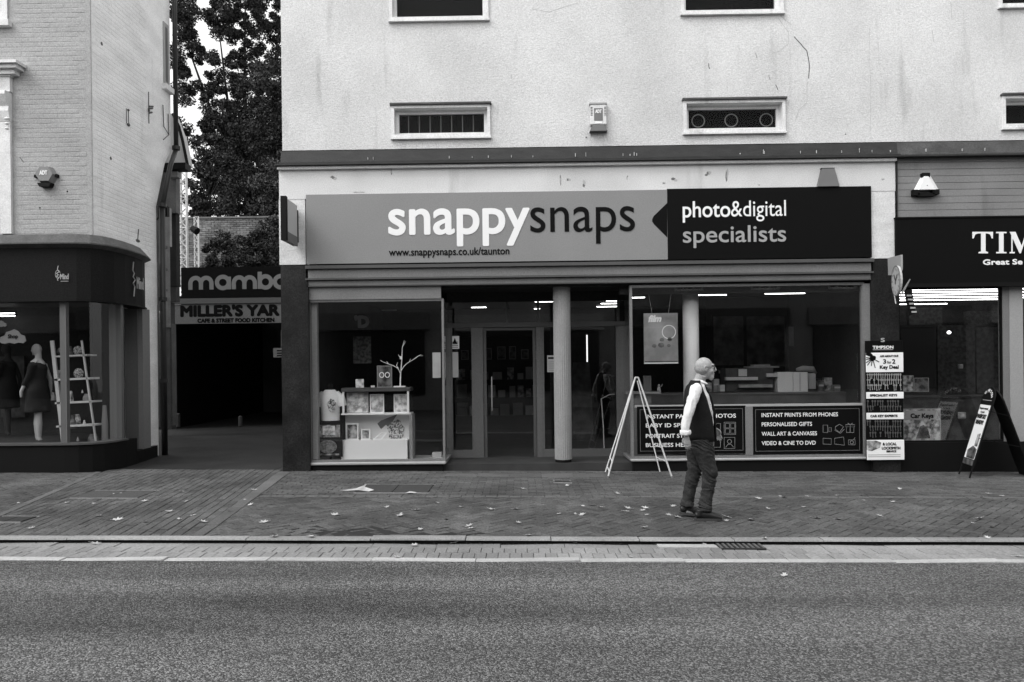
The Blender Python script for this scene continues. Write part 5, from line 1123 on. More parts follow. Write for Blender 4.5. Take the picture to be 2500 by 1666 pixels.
# drainpipe along the far edge of the side wall with its swan neck
pt = [Vector((XS + .09, yu + .02, 11.5)), Vector((XS + .09, yu + .02, ya.z + .35)), Vector((XS + .09, ya.y + .04, ya.z - .02)), Vector((XS + .09, yb.y + .04, yb.z)), Vector((XS + .09, yb.y + .04, -.05))]
bm = nb(); tube(bm, pt[:2] , .045, 10); obj('drainpipe', bm, blackpipe, lb, smooth=True); bm = nb(); tube(bm, pt[1:4], .045, 10); obj('drainpipe', bm, blackpipe, lb, smooth=True); bm = nb(); tube(bm, pt[3:], .055, 10); dp = obj('drainpipe', bm, blackpipe, lb, smooth=True)
for z in (yb.z, 2.9, 1.4): bm = nb(); lathe(bm, (XS + .09, yb.y + .04, z), [(.075, 0), (.075, .07)], 10); obj('pipe_collar', bm, blackpipe, dp)
bm = nb(); lathe(bm, (XS + .09, yu + .02, ya.z + .34), [(.075, 0), (.075, .07)], 10); obj('pipe_collar', bm, blackpipe, lb)
# wear, wires and fixings on the two walls
for (x, y) in ((248, 107), (270, 387)):
    t = side_pt(x, y); bm = nb(); ball(bm, t, .01, .035, .03, 6, 4); obj('broken_fixing', bm, wear, lb)
t = side_pt(362, 268); bm = nb(); tube(bm, [t + Vector((.01, 0, .32)), t + Vector((.01, 0, -.25))], .007, 5); 
for dz_, dy in ((.02, .08), (-.03, -.07), (.06, .1), (-.06, .06)): tube(bm, [t + Vector((.012, 0, dz_)), t + Vector((.04, dy, dz_ + .03))], .016, 5)
obj('aerial_bracket', bm, wear, lb)
t = side_pt(311, 285); bm = nb(); tube(bm, [t + Vector((.01, -.05, .12)), t + Vector((.01, -.05, -.13))], .005, 5); tube(bm, [t + Vector((.01, .02, .12)), t + Vector((.01, .02, -.13))], .005, 5); ball(bm, t + Vector((.02, 0, -.14)), .02, .04, .03, 6, 4); ball(bm, t + Vector((.02, 0, .11)), .015, .03, .02, 6, 4); obj('cable_loop', bm, wear, lb)
t = side_pt(402, 300); bm = nb(); tube(bm, [t + Vector((.02, -.1, .3)), t + Vector((.03, -.1, -.1)), t + Vector((.03, .1, -.2)), t + Vector((.02, -.1, -.35))], .009, 5); tube(bm, [t + Vector((.02, .1, .2)), t + Vector((.03, .1, -.2))], .009, 5); obj('wiring', bm, wear, lb)
for (x, y, r_) in ((98, 508, .012), (165, 468, .013)): q = P(x, y, Y0); bm = nb(); tube(bm, [(q.x, Y0 - .008, q.z), (q.x, Y0, q.z)], r_, 8); obj('drill_hole', bm, black, lb)
bm = nb(); ribbon(bm, [(P(45, 376, Y0).x, P(45, 376, Y0).z), (P(50, 386, Y0).x, P(50, 386, Y0).z), (P(58, 397, Y0).x, P(58, 397, Y0).z)], .006, Y0 - .002); obj('wall_crack', bm, wear, lb)
t = side_pt(336, 588); bm = nb(); ball(bm, t, .02, .08, .03, 6, 4); tube(bm, [t, t + Vector((.02, 0, .2))], .008, 5); obj('broken_fixing', bm, wear, lb)
# hexagonal alarm
q = P(117, 431, Y0); rr = 27 * Y0 / F
o = thing('alarm_box', 'grey hexagonal alarm box on the front of the corner building', 'alarm box', (q.x, Y0, q.z - rr))
def hexb(bm, r0, r1, y0, y1):
    a = [bm.verts.new((q.x + r0 * math.cos(t), y0, q.z + r0 * .9 * math.sin(t))) for t in [i * math.pi / 3 for i in range(6)]]; b = [bm.verts.new((q.x + r1 * math.cos(t), y1, q.z + r1 * .9 * math.sin(t) + .015)) for t in [i * math.pi / 3 for i in range(6)]]
    bm.faces.new(a); bm.faces.new(b)
    for i in range(6): j = (i + 1) % 6; bm.faces.new((a[i], a[j], b[j], b[i]))
bm = nb(); hexb(bm, rr, rr * .8, Y0 - .001, Y0 - .10); obj('casing', bm, mat('alarm_grey', .21, .6, grain=.1), o)
bm = nb(); prism(bm, [(q.x - rr * .45, q.z - rr * 1.05), (q.x + rr * .45, q.z - rr * 1.05), (q.x + rr * .62, q.z - rr * .72), (q.x - rr * .62, q.z - rr * .72)], Y0 - .10, Y0 - .002); obj('lamp_skirt', bm, black, o)
obj('corner', bbox(q.x + rr * .84, q.x + rr * 1.06, Y0 - .06, Y0 - .002, q.z - .025, q.z + .02), black, o); obj('corner', bbox(q.x - rr * 1.06, q.x - rr * .84, Y0 - .06, Y0 - .002, q.z - .03, q.z + .015), black, o)
text('lettering', 'ADT', (q.x - .005, Y0 - .1035, q.z), (1, 0, 0), (0, 0, 1), .062, signwhite, o, width=.125, bold=.004, center=True)
obj('label_plate', bbox(q.x - .05, q.x + .04, Y0 - .103, Y0 - .1005, q.z + .072, q.z + .077), palem, o)
# the curved dark shopfront
path = [(-16, 11.22), (-7.0, 11.22), (-6.78, 11.235), (-6.60, 11.30), (-6.49, 11.43), (-6.43, 11.65), (-6.415, 11.95), (-6.43, 12.3), (-6.49, 12.65), (-6.60, 12.95)]
def sweep(path, prof, m, nm, par):
    """prof: (outward offset, z) closed outline carried along the path in plan"""
    bm = nb(); rows = []
    for i, p in enumerate(path):
        a = Vector(path[max(i - 1, 0)]); b = Vector(path[min(i + 1, len(path) - 1)]); d = (b - a).normalized(); n = Vector((d.y, -d.x))
        rows.append([bm.verts.new((p[0] + n.x * o_, p[1] + n.y * o_, z)) for o_, z in prof])
    k_ = len(prof)
    for i in range(len(rows) - 1):
        for j in range(k_): l = (j + 1) % k_; bm.faces.new((rows[i][j], rows[i + 1][j], rows[i + 1][l], rows[i][l]))
    bm.faces.new(rows[0]); bm.faces.new(rows[-1][::-1]); return obj(nm, bm, m, par)
fz0, fz1 = P(100, 732, 11.22).z, P(100, 606, 11.22).z; cz1 = P(100, 574, 11.3).z
fas = mat('curved_fascia_dark', .011, .7, grain=.45, gs=60, spec=.08)
sweep(path, [(0, fz0), (0, fz1), (-.04, fz1), (-.04, fz0)], fas, 'fascia', lb)
vp = nb(); vprism(vp, [(-16, 11.3)] + [(p[0] - .05, p[1] + (.05 if i < 4 else 0)) for i, p in enumerate(path[1:])] + [(-7.2, 13.1), (-16, 13.1)], fz0 + .05, cz1 - .004); obj('fascia_core', vp, mat('fascia_lead_top', .075, .7, var=.3, vs=5, grain=.3, gs=40), lb)
sweep(path, [(.0, fz1 + .001), (.10, fz1 + .05), (.10, fz1 + .07), (-.03, cz1), (-.06, cz1), (-.06, fz1 + .001)], mat('fascia_lead_top', .075, .7, var=.3, vs=5, grain=.3, gs=40), 'lead_top', lb)
sweep(path, [(.03, fz0 - .03), (.03, fz0 - .001), (-.25, fz0 - .001), (-.25, fz0 - .03)], black, 'fascia_foot', lb)
obj('seam', bbox(P(213, 660, 11.2).x - .004, P(213, 660, 11.2).x + .004, 11.205, 11.219, fz0, fz1), darkgap, lb) if P(213, 660, 11.2).x < -7.15 else None
sz = P(60, 1088, 11.24).z
sweep(path[:-2], [(0, -.05), (0, sz), (-.2, sz), (-.2, -.05)], black, 'stall_riser', lb)
sweep(path[:-3], [(.03, sz + .001), (.03, sz + .03), (-.2, sz + .03), (-.2, sz + .001)], frame_dk, 'window_sill', lb)
obj('entrance_plinth', (lambda b: (vprism(b, [(-7.4, 12.2), (-6.44, 12.2), (-6.49, 12.7), (-6.58, 13.3), (-7.4, 13.3)], -.05, P(330, 1100, 12.5).z), b)[1])(nb()), black, lb)
pc = mat('shop_column', .10, .6, grain=.15); pcl = mat('shop_column_light', .17, .6, grain=.15)
def vpost(px0, px1, Y, z0, z1, m, nm='window_post', d=.08):
    a_, b2 = P(px0, 900, Y).x, P(px1, 900, Y).x; return obj(nm, bbox(a_, b2, Y, Y + d, z0, z1), m, lb)
vpost(147, 162, 11.28, sz + .031, fz0 - .031, mat('post_grey', .12, .6)); vpost(267, 296, 11.85, sz + .031, fz0 - .031, pc); vpost(305, 336, 12.72, P(330, 1100, 12.5).z, fz0 - .031, pc, 'column', .25); vpost(336.5, 349, 12.73, P(330, 1100, 12.5).z, fz0 - .031, pcl, 'column', .25)
# curved pane following the plan of the shopfront
bm = nb(); rows = [[bm.verts.new((p[0] - (.06 if i > 1 else 0), p[1] + .06, z)) for z in (sz + .031, fz0 - .031)] for i, p in enumerate(path[:-3])]
for i in range(len(rows) - 1): bm.faces.new((rows[i][0], rows[i + 1][0], rows[i + 1][1], rows[i][1]))
obj('pane', bm, GL, lb)
obj('shop_floor', bbox(-16, -7.1, 11.45, 13.3, .2, sz + .0), mat('shop_floor_dark', .03, .8), lb)
obj('shop_back_wall', bbox(-16, -7.0, 13.3, 13.38, 0, 3.2), dark2, lb); obj('shop_ceiling', bbox(-16, -6.96, 11.47, 13.29, fz0 + .3, fz0 + .36), dark, lb); obj('shop_side_wall', bbox(-7.05, -6.96, 12.9, 13.29, .0, fz0 + .29), dark, lb)
obj('inner_screen', bbox(-7.15, -7.10, 12.2, 13.2, sz, fz0 + .29), dark, lb)
fs = thing('shop_logo', 'small pale squiggle and script word on the dark curved fascia above the mannequin', 'sign', tuple(P(150, 680, 11.2)))
def squig(x0, y0, Y, m, par, sx=1.0):
    bm = nb(); pts = [(4, -22), (2, -12), (6, -4), (-1, 0), (5, 4), (-1, 8), (6, 12), (2, 18), (5, 22)]
    cr = []
    for i in range(len(pts) - 1):
        for t in range(3): cr.append((pts[i][0] + (pts[i + 1][0] - pts[i][0]) * t / 3, pts[i][1] + (pts[i + 1][1] - pts[i][1]) * t / 3))
    ribbon(bm, [(P(x0 + a * sx, y0 + b * .85, Y).x, P(x0 + a * sx, y0 + b * .85, Y).z) for a, b in cr], .006, Y); ribbon(bm, [(P(x0 + a * sx, y0 + b, Y).x, P(x0 + a * sx, y0 + b, Y).z) for a, b in arc(3, 2, 6, 10, 0, 340, 14)], .004, Y - .0005); return obj('squiggle', bm, m, par)
squig(138, 668, 11.213, signmid, fs); tx('lettering', 'Mind', 147, 168, 682, 13, 11.213, signmid, fs, bold=.003); t = rc(148, 686, 167, 688, 11.215); obj('tagline', bbox(t[0], t[1], 11.213, 11.219, t[2], t[3]), greym, fs)
fs2 = thing('shop_logo', 'pale squiggle and script word on the receding curved end of the dark fascia', 'sign', (-6.55, 12.4, 2.8))
Xc = -6.405
def cpt(px, py): d = ray(px, py); t = Xc / d.x; return Vector((Xc, d.y * t, CAMH + d.z * t))
A_, B_ = cpt(332, 706), cpt(346, 706); bm = nb()
for i in range(8): ribbon(bm, [(0, 0), (0, 1)], .001, 0, plane=lambda a, b: (0, 0, 0)) if False else None
pts = [(326, 640), (324, 660), (328, 668), (325, 676), (330, 684), (325, 692), (329, 700), (327, 724)]
tube(bm, [cpt(*p) for p in pts], .010, 5); obj('squiggle', bm, signmid, fs2)
text('lettering', 'Mind', (Xc + .012, A_.y, cpt(331, 704).z), (0, 1, 0), (0, 0, 1), .19, signmid, fs2, width=abs(cpt(349, 704).y - A_.y), bold=.006)
# ---- display in the corner shop
def cshop(label, name, cat, pos): return thing(name, label, cat, tuple(pos))
skin = mat('mannequin_pale', .34, .5); dress = mat('dark_dress', .008, .9)
def mannequin(label, px, Y, dressed=True, fl_=None):
    zf = sz + .01; cx_ = P(px, 950, Y).x; o = thing('mannequin', label, 'mannequin', (cx_, Y, zf)); ht = P(px, 840, Y).z - zf; s = ht / 1.72
    def q(x, y, z): return Vector((cx_ + x * s, Y + y * s, zf + z * s))
    bm = nb(); tube(bm, [q(0, 0, .88), q(0, 0, 1.0), q(0, 0, 1.15), q(0, 0, 1.3), q(.01, 0, 1.4), q(.02, 0, 1.46), q(.02, 0, 1.55)], [t * s for t in (.14, .13, .105, .14, .13, .055, .05)], 12, rb=[t * s for t in (.10, .10, .085, .11, .08, .05, .05)], side=(1, 0, 0))
    ball(bm, q(-.01, 0, 1.62), .085 * s, .075 * s, .105 * s, 14, 10); tube(bm, [q(-.085, 0, 1.62), q(-.105, 0, 1.60), q(-.08, 0, 1.575)], .014 * s, 6); tube(bm, [q(-.05, 0, 1.54), q(-.085, 0, 1.535)], .02 * s, 6)
    for sd in (-1, 1):
        tube(bm, [q(.04 * sd, -.08 * sd, .9), q(.06 * sd, -.08 * sd, .5), q(.06 * sd, -.08 * sd, .48), q(.07 * sd, -.08 * sd, .3), q(.07 * sd, -.08 * sd, .08), q(.02 + .07 * sd, -.08 * sd, .02)], [t * s for t in (.09, .06, .055, .055, .035, .04)], 10)
        e = q(-.09, -.16 * sd, 1.08) if sd > 0 else q(.12, .17, 1.08); tube(bm, [q(.02, -.15 * sd, 1.37), e, q(-.16 if sd > 0 else .10, -.2 * sd, .88), q(-.16 if sd > 0 else .10, -.2 * sd, .78)], [t * s for t in (.05, .04, .03, .022)], 8)
    b = evalmesh(bm, .016 * s, 4); obj('body', b, skin if dressed else mat('mannequin_dim', .018, .6), o, smooth=True)
    bm = nb(); tube(bm, [q(0, 0, .52), q(0, 0, .75), q(0, 0, .9), q(0, 0, 1.1), q(0, 0, 1.3), q(.01, 0, 1.40)], [t * s for t in (.20, .19, .175, .14, .165, .12)], 18, rb=[t * s for t in (.21, .205, .20, .13, .14, .09)], side=(1, 0, 0)); 
    e = q(-.09, -.16, 1.08); tube(bm, [q(.02, -.15, 1.37), q(-.05, -.16, 1.15), e, q(-.13, -.18, .98)], [.065 * s, .055 * s, .05 * s, .045 * s], 10)
    b = evalmesh(bm, .018 * s, 3, lambda c: .006 * mnoise.noise(c * 9)); obj('dress', b, dress, o, smooth=True)
    if dressed: bm = nb(); tube(bm, [q(-.05, -.05, 1.38), q(.0, -.10, 1.36), q(.06, -.07, 1.44)], .008 * s, 6); obj('necklace', bm, palem, o)
    return o
mannequin('pale bald mannequin in a dark dress facing left in the corner shop window', 92, 11.75)
mannequin('dim second mannequin in dark clothes at the far left of the corner shop window', 18, 12.8, False)
# ladder shelf
o = thing('ladder_shelf', 'white leaning ladder shelf with ornaments beside the mannequin', 'shelves', tuple(P(180, 1085, 11.8))); YL_ = 11.72
def q2(x, y, d=0): return P(x, y, YL_ + d)
bm = nb()
def beam(a, b, w_, dpt, nm='leg'):
    bm = nb(); d = (b - a).normalized(); n = Vector((d.z, 0, -d.x)) * w_ / 2; pts = [a - n, a + n, b + n, b - n]
    prism(bm, [(p.x, p.z) for p in pts], a.y, a.y + dpt); return obj(nm, bm, palem, o)
beam(q2(126, 832), q2(154, 1088), .055, .03); beam(q2(198, 832), q2(233, 1078), .022, .03)
for (xa, xb, y, th) in ((134, 212, 870, .02), (132, 219, 927, .025), (134, 225, 984, .022), (137, 232, 1041, .022)):
    a_, b2 = q2(xa, y + 1), q2(xb, y - 3); beam(a_, b2, th * 1.3, .28, 'shelf')
for i, (x, y, r_, lbx) in enumerate(((190, 856, .075, 'round patterned plate on the top shelf of the white ladder'), (148, 858, .06, 'dim round plate at the left of the ladder top shelf'), (192, 912, .085, 'round patterned bowl on the second shelf of the white ladder'), (154, 912, .055, 'small patterned jar at the left of the ladder second shelf'))):
    q = q2(x, y, .1); bm = nb(); ball(bm, (0, 0, 0), r_, .03, r_, 14, 8); tag(obj('plate', (lambda b: (bmesh.ops.translate(b, verts=b.verts[:], vec=q), b)[1])(bm), speckle('plate_pattern', .03, .30, 45) if i != 1 else print_dk, base=q), lbx, 'plate')
for i, (x, y, h_, lbx) in enumerate(((201, 956, .05, 'tiny pale bottle hanging under the second ladder shelf'), (206, 1033, .09, 'small pale ornament on the lowest ladder shelf'), (178, 1030, .22, 'dark tapering ribbed ornament on the lowest ladder shelf'), (130, 968, .13, 'small pale packet tucked against the ladder side'), (190, 1072, .07, 'small pale ornament on the window floor under the ladder'))):
    q = q2(x, y, .1); bm = nb(); rr_ = h_ * .3; lathe(bm, q, [(rr_, -h_ / 2), (rr_ * .8, 0), (rr_ * .5, h_ * .2), (rr_ * .4, h_ / 2)], 8); tag(obj('ornament', bm, (palem, palem, print_dk, greym, greym)[i], base=q), lbx, 'ornament')
for i, (x0_, x1_, y0_, y1_, m_, lbx) in enumerate(((137, 150, 904, 926, 'greym', 'grey folded cloth at the left of the second ladder shelf'), (160, 178, 955, 983, 'print_md', 'patterned handbag standing on the third ladder shelf'), (200, 222, 962, 983, 'midm', 'dim box at the right of the third ladder shelf'), (160, 176, 846, 869, 'print_dk', 'dark vase on the top shelf of the white ladder'), (176, 196, 1012, 1040, 'print_md', 'patterned bag standing on the lowest ladder shelf'), (212, 240, 1060, 1086, 'print_dk', 'dark patterned cushion on the window floor by the ladder foot'), (246, 262, 990, 1086, 'midm', 'tall dim hanging scarf beside the curved window post'))):
    t = R(x0_, y0_, x1_, y1_, YL_ + .12); bm = nb(); bx_ = (t[0] + t[1]) / 2; hw_ = (t[1] - t[0]) / 2; tube(bm, [(bx_, YL_ + .14, t[2]), (bx_, YL_ + .14, t[2] + (t[3] - t[2]) * .6), (bx_, YL_ + .14, t[3])], [hw_, hw_ * .95, hw_ * .6], 8, rb=[.04, .04, .02], side=(1, 0, 0))
    tag(obj('shelf_goods', bm, dict(greym=greym, print_md=print_md, midm=midm, print_dk=print_dk)[m_], base=(bx_, YL_ + .14, t[2])), lbx, 'goods')
# cloud shaped sign
q = P(32, 825, 11.5); o = thing('cloud_sign', 'pale cloud shaped sign reading Shop hanging in the corner shop window', 'sign', tuple(q)); sc_ = 11.5 / F
def cloud(cx_, cz_, s): return [(cx_ + s * a, cz_ + s * b) for a, b in [(-33, -10), (-30, 2), (-20, 6), (-16, 14), (-5, 17), (4, 21), (14, 16), (20, 8), (30, 4), (33, -8), (26, -14), (14, -12), (4, -15), (-8, -12), (-20, -15), (-28, -13)]]
bm = nb(); prism(bm, cloud(q.x, q.z, sc_), 11.49, 11.50); obj('face', bm, mat('cloud_grey', .20, .7), o); bm = nb(); ribbon(bm, cloud(q.x, q.z, sc_ * .93), .004, 11.487, True); obj('outline', bm, greym, o); tx('lettering', 'Shop', 19, 44, 826, 9, 11.486, black, o, bold=.003)
q = P(2, 792, 11.5); o = thing('cloud_sign', 'partly cut off smaller cloud shaped sign above the one reading Shop', 'sign', tuple(q)); bm = nb(); prism(bm, cloud(q.x, q.z, sc_ * .45), 11.49, 11.50); obj('face', bm, mat('cloud_grey', .20, .7), o)
for i, (xa, xb, py, Y) in enumerate(((-10, 35, 767, 12.8), (-6, 36, 773, 13.1))): a_, b2 = P(xa, py, Y), P(xb, py, Y); tubelight(a_.x, b2.x, Y, a_.z, tubem, ('upper', 'lower')[i] + ' lit tube at the far left of the corner shop window', 'tubes in the corner shop')
o, _ = board('wall_panel', 'dim hanging clothes rail panel deep in the corner shop behind the mannequins', 'clothes', (0, 870, 60, 1020), 13.15, speckle('clothes_dim', .008, .05, 7), th=.1)
# ---- things between the corner building and the lane gate
YG = 19.0
rb = thing('rear_building', 'narrow pale rear building along the left of the lane with a steep gable', 'building', tuple(P(400, 1000, 16)))
rz = P(410, 405, 16.5).z
bm = nb(); ga = [P(403, 405, 16.5), P(457, 402, 16.5), P(443, 335, 16.5), P(422, 280, 16.5), P(403, 270, 16.5)]; prism(bm, [(p.x, p.z) for p in ga], 16.5, 16.8); obj('gable_wall', bm, mat('gable_white', .50, .9), rb)
bm = nb(); tube(bm, [P(422, 278, 16.4), P(437, 310, 16.4), P(446, 345, 16.4), P(458, 404, 16.4)], .035, 6); obj('verge', bm, black, rb)
bm = nb(); a_, b2 = P(397, 404, 16.4), P(462, 402, 16.4); box(bm, a_.x, b2.x, 16.2, 16.49, a_.z - .14, a_.z); obj('eaves', bm, black, rb)
def rpost(x0, x1, y0, y1, Y, v, nm, d=.2):
    t = rc(x0, y0, x1, y1, Y); return obj(nm, bbox(t[0], t[1], Y, Y + d, t[2], t[3]), mat('rear_%03d' % int(v * 1000), v, .9, var=.25, vs=4, grain=.2, gs=40), rb)
rpost(372, 428, 415, 738, 17.0, .06, 'rear_wall'); rpost(372, 419, 738.5, 1050, 17.0, .06, 'rear_wall'); rpost(376, 404, 500, 800, 14.6, .18, 'rear_wall'); rpost(393, 408, 505, 600, 14.7, .30, 'window_board'); rpost(384, 392, 745, 930, 14.5, .22, 'pier'); rpost(386, 404, 770, 1050, 14.6, .08, 'lower_wall'); rpost(404, 420, 790, 1040, 14.9, .10, 'pier')
rpost(404, 430, 430, 520, 16.6, .14, 'slate_panel'); rpost(404, 430, 520, 700, 16.7, .02, 'dark_recess'); rpost(410, 433, 410, 432, 16.4, .3, 'white_board')
rpost(352, 377, 745, 1050, 13.55, .010, 'side_door', .05)
rpost(353, 382, 640, 745, 13.50, .38, 'pale_panel', .04); rpost(377, 386, 745, 1045, 13.5, .16, 'pale_strip', .06)
for y in (600, 655, 705): rpost(392, 404, y, y + 6, 14.5, .10, 'ledge', .09)
q = P(383, 773, 13.6); o = thing('globe_lamp', 'white globe wall lamp at the entrance of the lane', 'lamp', tuple(q)); bm = nb(); ball(bm, q, .085, .085, .13); obj('globe', bm, mat('globe_white', .55, .4), o, smooth=True); bm = nb(); tube(bm, [q + Vector((0, 0, .14)), q + Vector((-.05, .1, .16)), q + Vector((-.05, .25, .1))], .015, 6); obj('arm', bm, black, o)
q = P(403, 520, 14.0); o = thing('flood_light', 'dark square flood light on a bracket beside the drainpipe', 'lamp', tuple(q)); t = rc(392, 506, 414, 530, 14.0); obj('casing', bbox(t[0], t[1], 13.9, 14.0, t[2], t[3]), black, o); obj('lens', bbox(t[0] + .03, t[1] - .03, 13.89, 13.899, t[2] + .03, t[3] - .03), mat('lens_dim', .04, .3), o); bm = nb(); tube(bm, [(t[0], 13.95, t[2]), (t[0] - .12, 14.1, t[2] - .02)], .02, 6); obj('bracket', bm, black, o)
# lattice towers
def tower(label, px0, px1, y0, y1, Y, nbay, r_):
    a_ = P(px0, 700, Y).x; b2 = P(px1, 700, Y).x; z1 = P(px0, y0, Y).z; z0 = P(px0, y1, Y).z; o = thing('lattice_tower', label, 'tower', ((a_ + b2) / 2, Y, z0))
    for x in (a_, b2):
        bm = nb(); tube(bm, [(x, Y, z0), (x, Y, z1)], r_, 6); obj('upright', bm, mat('tower_white', .70, .5), o)
    bm = nb(); tube(bm, [(a_ + .02, Y + .2, z0), (a_ + .02, Y + .2, z1)], r_, 6); obj('upright', bm, mat('tower_white', .70, .5), o)
    for i in range(nbay):
        za_, zb_2 = z0 + (z1 - z0) * i / nbay, z0 + (z1 - z0) * (i + 1) / nbay; bm = nb(); 
        tube(bm, [(a_, Y, za_), (b2, Y, zb_2)], r_ * .55, 5); obj('brace', bm, mat('tower_white', .70, .5), o); bm = nb(); tube(bm, [(b2, Y, za_), (a_, Y, zb_2)], r_ * .55, 5); obj('brace', bm, mat('tower_white', .70, .5), o)
        bm = nb(); tube(bm, [(a_, Y, zb_2), (b2, Y, zb_2)], r_ * .5, 5); obj('rung', bm, mat('tower_white', .70, .5), o) if i % 3 == 2 else bm.free()
    return o
tower('wide white lattice tower rising behind the lane gate beside the rear building', 434, 458, 408, 705, 19.6, 12, .034)
tower('slender white lattice tower behind the wide one, ending below the tree', 476, 487, 530, 652, 21.5, 6, .016)
# gate screen with the two signs
gt = thing('lane_gateway', 'dark covered gateway closing the lane under the two signs', 'gateway', tuple(P(540, 1025, YG)))
def gbox(nm, px, m, y=0.0, d=.15, par=gt):
    t = rc(*px, YG + y); return obj(nm, bbox(t[0], t[1], YG + y, YG + y + d, t[2], t[3]), m, par)
gbox('beam', (402, 728, 700, 741), mat('beam_grey', .10, .8, grain=.15), -.05, .2); gbox('post', (404, 1 and 742, 420, 1035), mat('post_dim', .03, .8), -.02)
gl_ = rc(404, 742, 700, 1050, YG)
obj('roof', bbox(gl_[0], gl_[1] + 2.5, YG + .16, 27, P(540, 735, YG).z, P(540, 730, YG).z + .1), black, gt)
obj('side_wall', bbox(gl_[0] - .1, gl_[0] + .05, YG + .16, 27, 0, P(540, 740, YG).z), black, gt); obj('far_door', bbox(gl_[0], gl_[1] + 2.5, 26.8, 27, -.2, P(540, 740, YG).z), black, gt)
obj('side_wall', bbox(gl_[1] + 2.4, gl_[1] + 2.5, YG + .16, 26.7, 0, P(540, 740, YG).z), black, gt)
o = thing('cafe_sign', 'black sign box with large rounded grey letters above the gateway beam', 'sign', tuple(P(540, 728, YG))); gbox('box', (441, 652, 720, 727), signblack, -.03, .25, o)
YM = YG - .035; hwm = 5.6 * YM / F; bm = nb(); sM = YM / F; bq = P(460, 708, YM); 
def mrib(pts, cl_=False, e=0): ribbon(bm, [(bq.x + a * sM, bq.z + b * sM) for a, b in pts], 5.2 * sM, YM - e * .0006, cl_)
def mm(x, e): 
    mrib([(x + 5, 0), (x + 5, 15)] + arc(x + 18, 15, 13, 14, 180, 0, 12) + [(x + 31, 0)], False, e); mrib([(x + 31, 0), (x + 31, 15)] + arc(x + 44, 15, 13, 14, 180, 0, 12) + [(x + 57, 0)], False, e + 1)
mm(0, 0); mrib(arc(85, 17, 14.5, 14, 0, 350, 24), True, 2); mrib([(100, 31), (100, 0)], False, 3); mm(107, 4)
mrib(arc(190, 17, 14, 14, 0, 350, 24), True, 6); mrib([(176, 42), (176, 0)], False, 7); mrib(arc(228, 17, 15, 14, 0, 350, 24), True, 8)
obj('lettering', bm, mat('mambo_grey', .19, .6), o)
o = thing('yard_sign', 'grey signboard with bold black capitals hanging under the gateway beam', 'sign', tuple(P(540, 790, YG))); gbox('face', (420, 742.5, 720, 790), mat('yard_board', .14, .8, grain=.2, gs=40, var=.15), -.02, .05, o)
tx('lettering', "MILLER'S YAR", 439, 684, 771, 24, YG - .022, signblack, o, bold=.026); tx('lettering', 'D', 688, 706, 771, 24, YG - .022, signblack, o, bold=.045); tx('lettering', 'CAFE & STREET FOOD KITCHEN', 481, 671, 787, 9, YG - .022, signblack, o, bold=.010)
o, r = board('notice', 'small pale notice on the dark gate next to the main shop pier', 'notice', (667, 850, 700, 873), YG - .1, midm, th=.02)
for i in range(3): t = rc(676, 855 + i * 6, 700, 858 + i * 6, YG - .1); obj('print_line', bbox(t[0], t[1], YG - .104, YG - .1005, t[2], t[3]), black, o)
t = rc(686, 806, 688, 848, YG - .1); tag(obj('downlight_tube', bbox(t[0], t[1], YG - .1, YG - .08, t[2], t[3]), midm, base=(t[0], YG - .1, t[2])), 'thin upright pale tube above the small notice at the gate', 'pipe')
# low kerb and two posts by the gate
t = P(540, 1027, YG - .4); 
for (x, y0, y1, lbx) in ((585, 1016, 1033, 'tiny bollard standing at the back of the dark lane'), (433, 1010, 1035, 'small grey box standing by the left gate post')):
    q = rc(x - 4, y0, x + 4, y1, YG - .3); tag(obj('bollard' if x > 500 else 'meter_box', bbox(q[0], q[1], YG - .3, YG - .2, q[2] - .1, q[3], bev=.02), mat('lane_bits', .05, .8), base=((q[0] + q[1]) / 2, YG - .3, q[2])), lbx, 'bollard' if x > 500 else 'box')

# ------------------------------------------------------------------ back wall, trees and shrubs behind the lane
bwm = mat('old_wall_brick', .17, .9, var=.45, vs=2.0, grain=.35, gs=14, bump=.01, bs=14, isl=.35)
gw = thing('boundary_wall', 'old weathered brick boundary wall behind the lane under the trees', 'wall', tuple(P(600, 700, 26)))
wz0, wz1 = P(560, 760, 26).z, P(560, 533, 26).z; wx0, wx1 = P(440, 600, 26).x, P(800, 600, 26).x
obj('core', bbox(wx0, wx1, 26.06, 26.4, .0, wz1 - .08), mat('wall_mortar', .08, .95, var=.3), gw)
bwob = []
def brick_mesh(n):
    me = bpy.data.meshes.new('brick'); bm = nb(); box(bm, 0, .215, 0, .05, 0, .065); bmesh.ops.bevel(bm, geom=[e for e in bm.edges if all(v.co.y < .01 for v in e.verts)], offset=.006, segments=1, affect='EDGES')
    bmesh.ops.recalc_face_normals(bm, faces=bm.faces[:]); bm.to_mesh(me); bm.free(); me.materials.append(bwm); return me
bme = brick_mesh(0); rest = nb(); cnt = 0; z = wz1 - .08; row = 0
while z > wz0:
    x = wx0 + (row % 2) * .1125
    while x < P(700, 600, 26).x:
        if cnt < 300 and x > P(490, 600, 26).x:
            b = bpy.data.objects.new('brick', bme); COL.objects.link(b); b.parent = gw; b.location = Vector((x, 26.0 - rnd(0, .012), z)) - gw.location; cnt += 1
        else: box(rest, x, x + .215, 26.0 - rnd(0, .01), 26.058, z, z + .065)
        x += .225
    z -= .075; row += 1
obj('brick_field', rest, bwm, gw, kind='stuff')
obj('coping', bbox(wx0, wx1, 25.95, 26.45, wz1 - .01, wz1 + .05), mat('coping', .14, .9, var=.3), gw)
leafm = mat('foliage_dark', .028, .7, isl=.6, spec=.25); leafm2 = mat('foliage_mid', .05, .7, isl=.6, spec=.25); bark = mat('bark', .02, .9)
rng = np.random.default_rng(5)
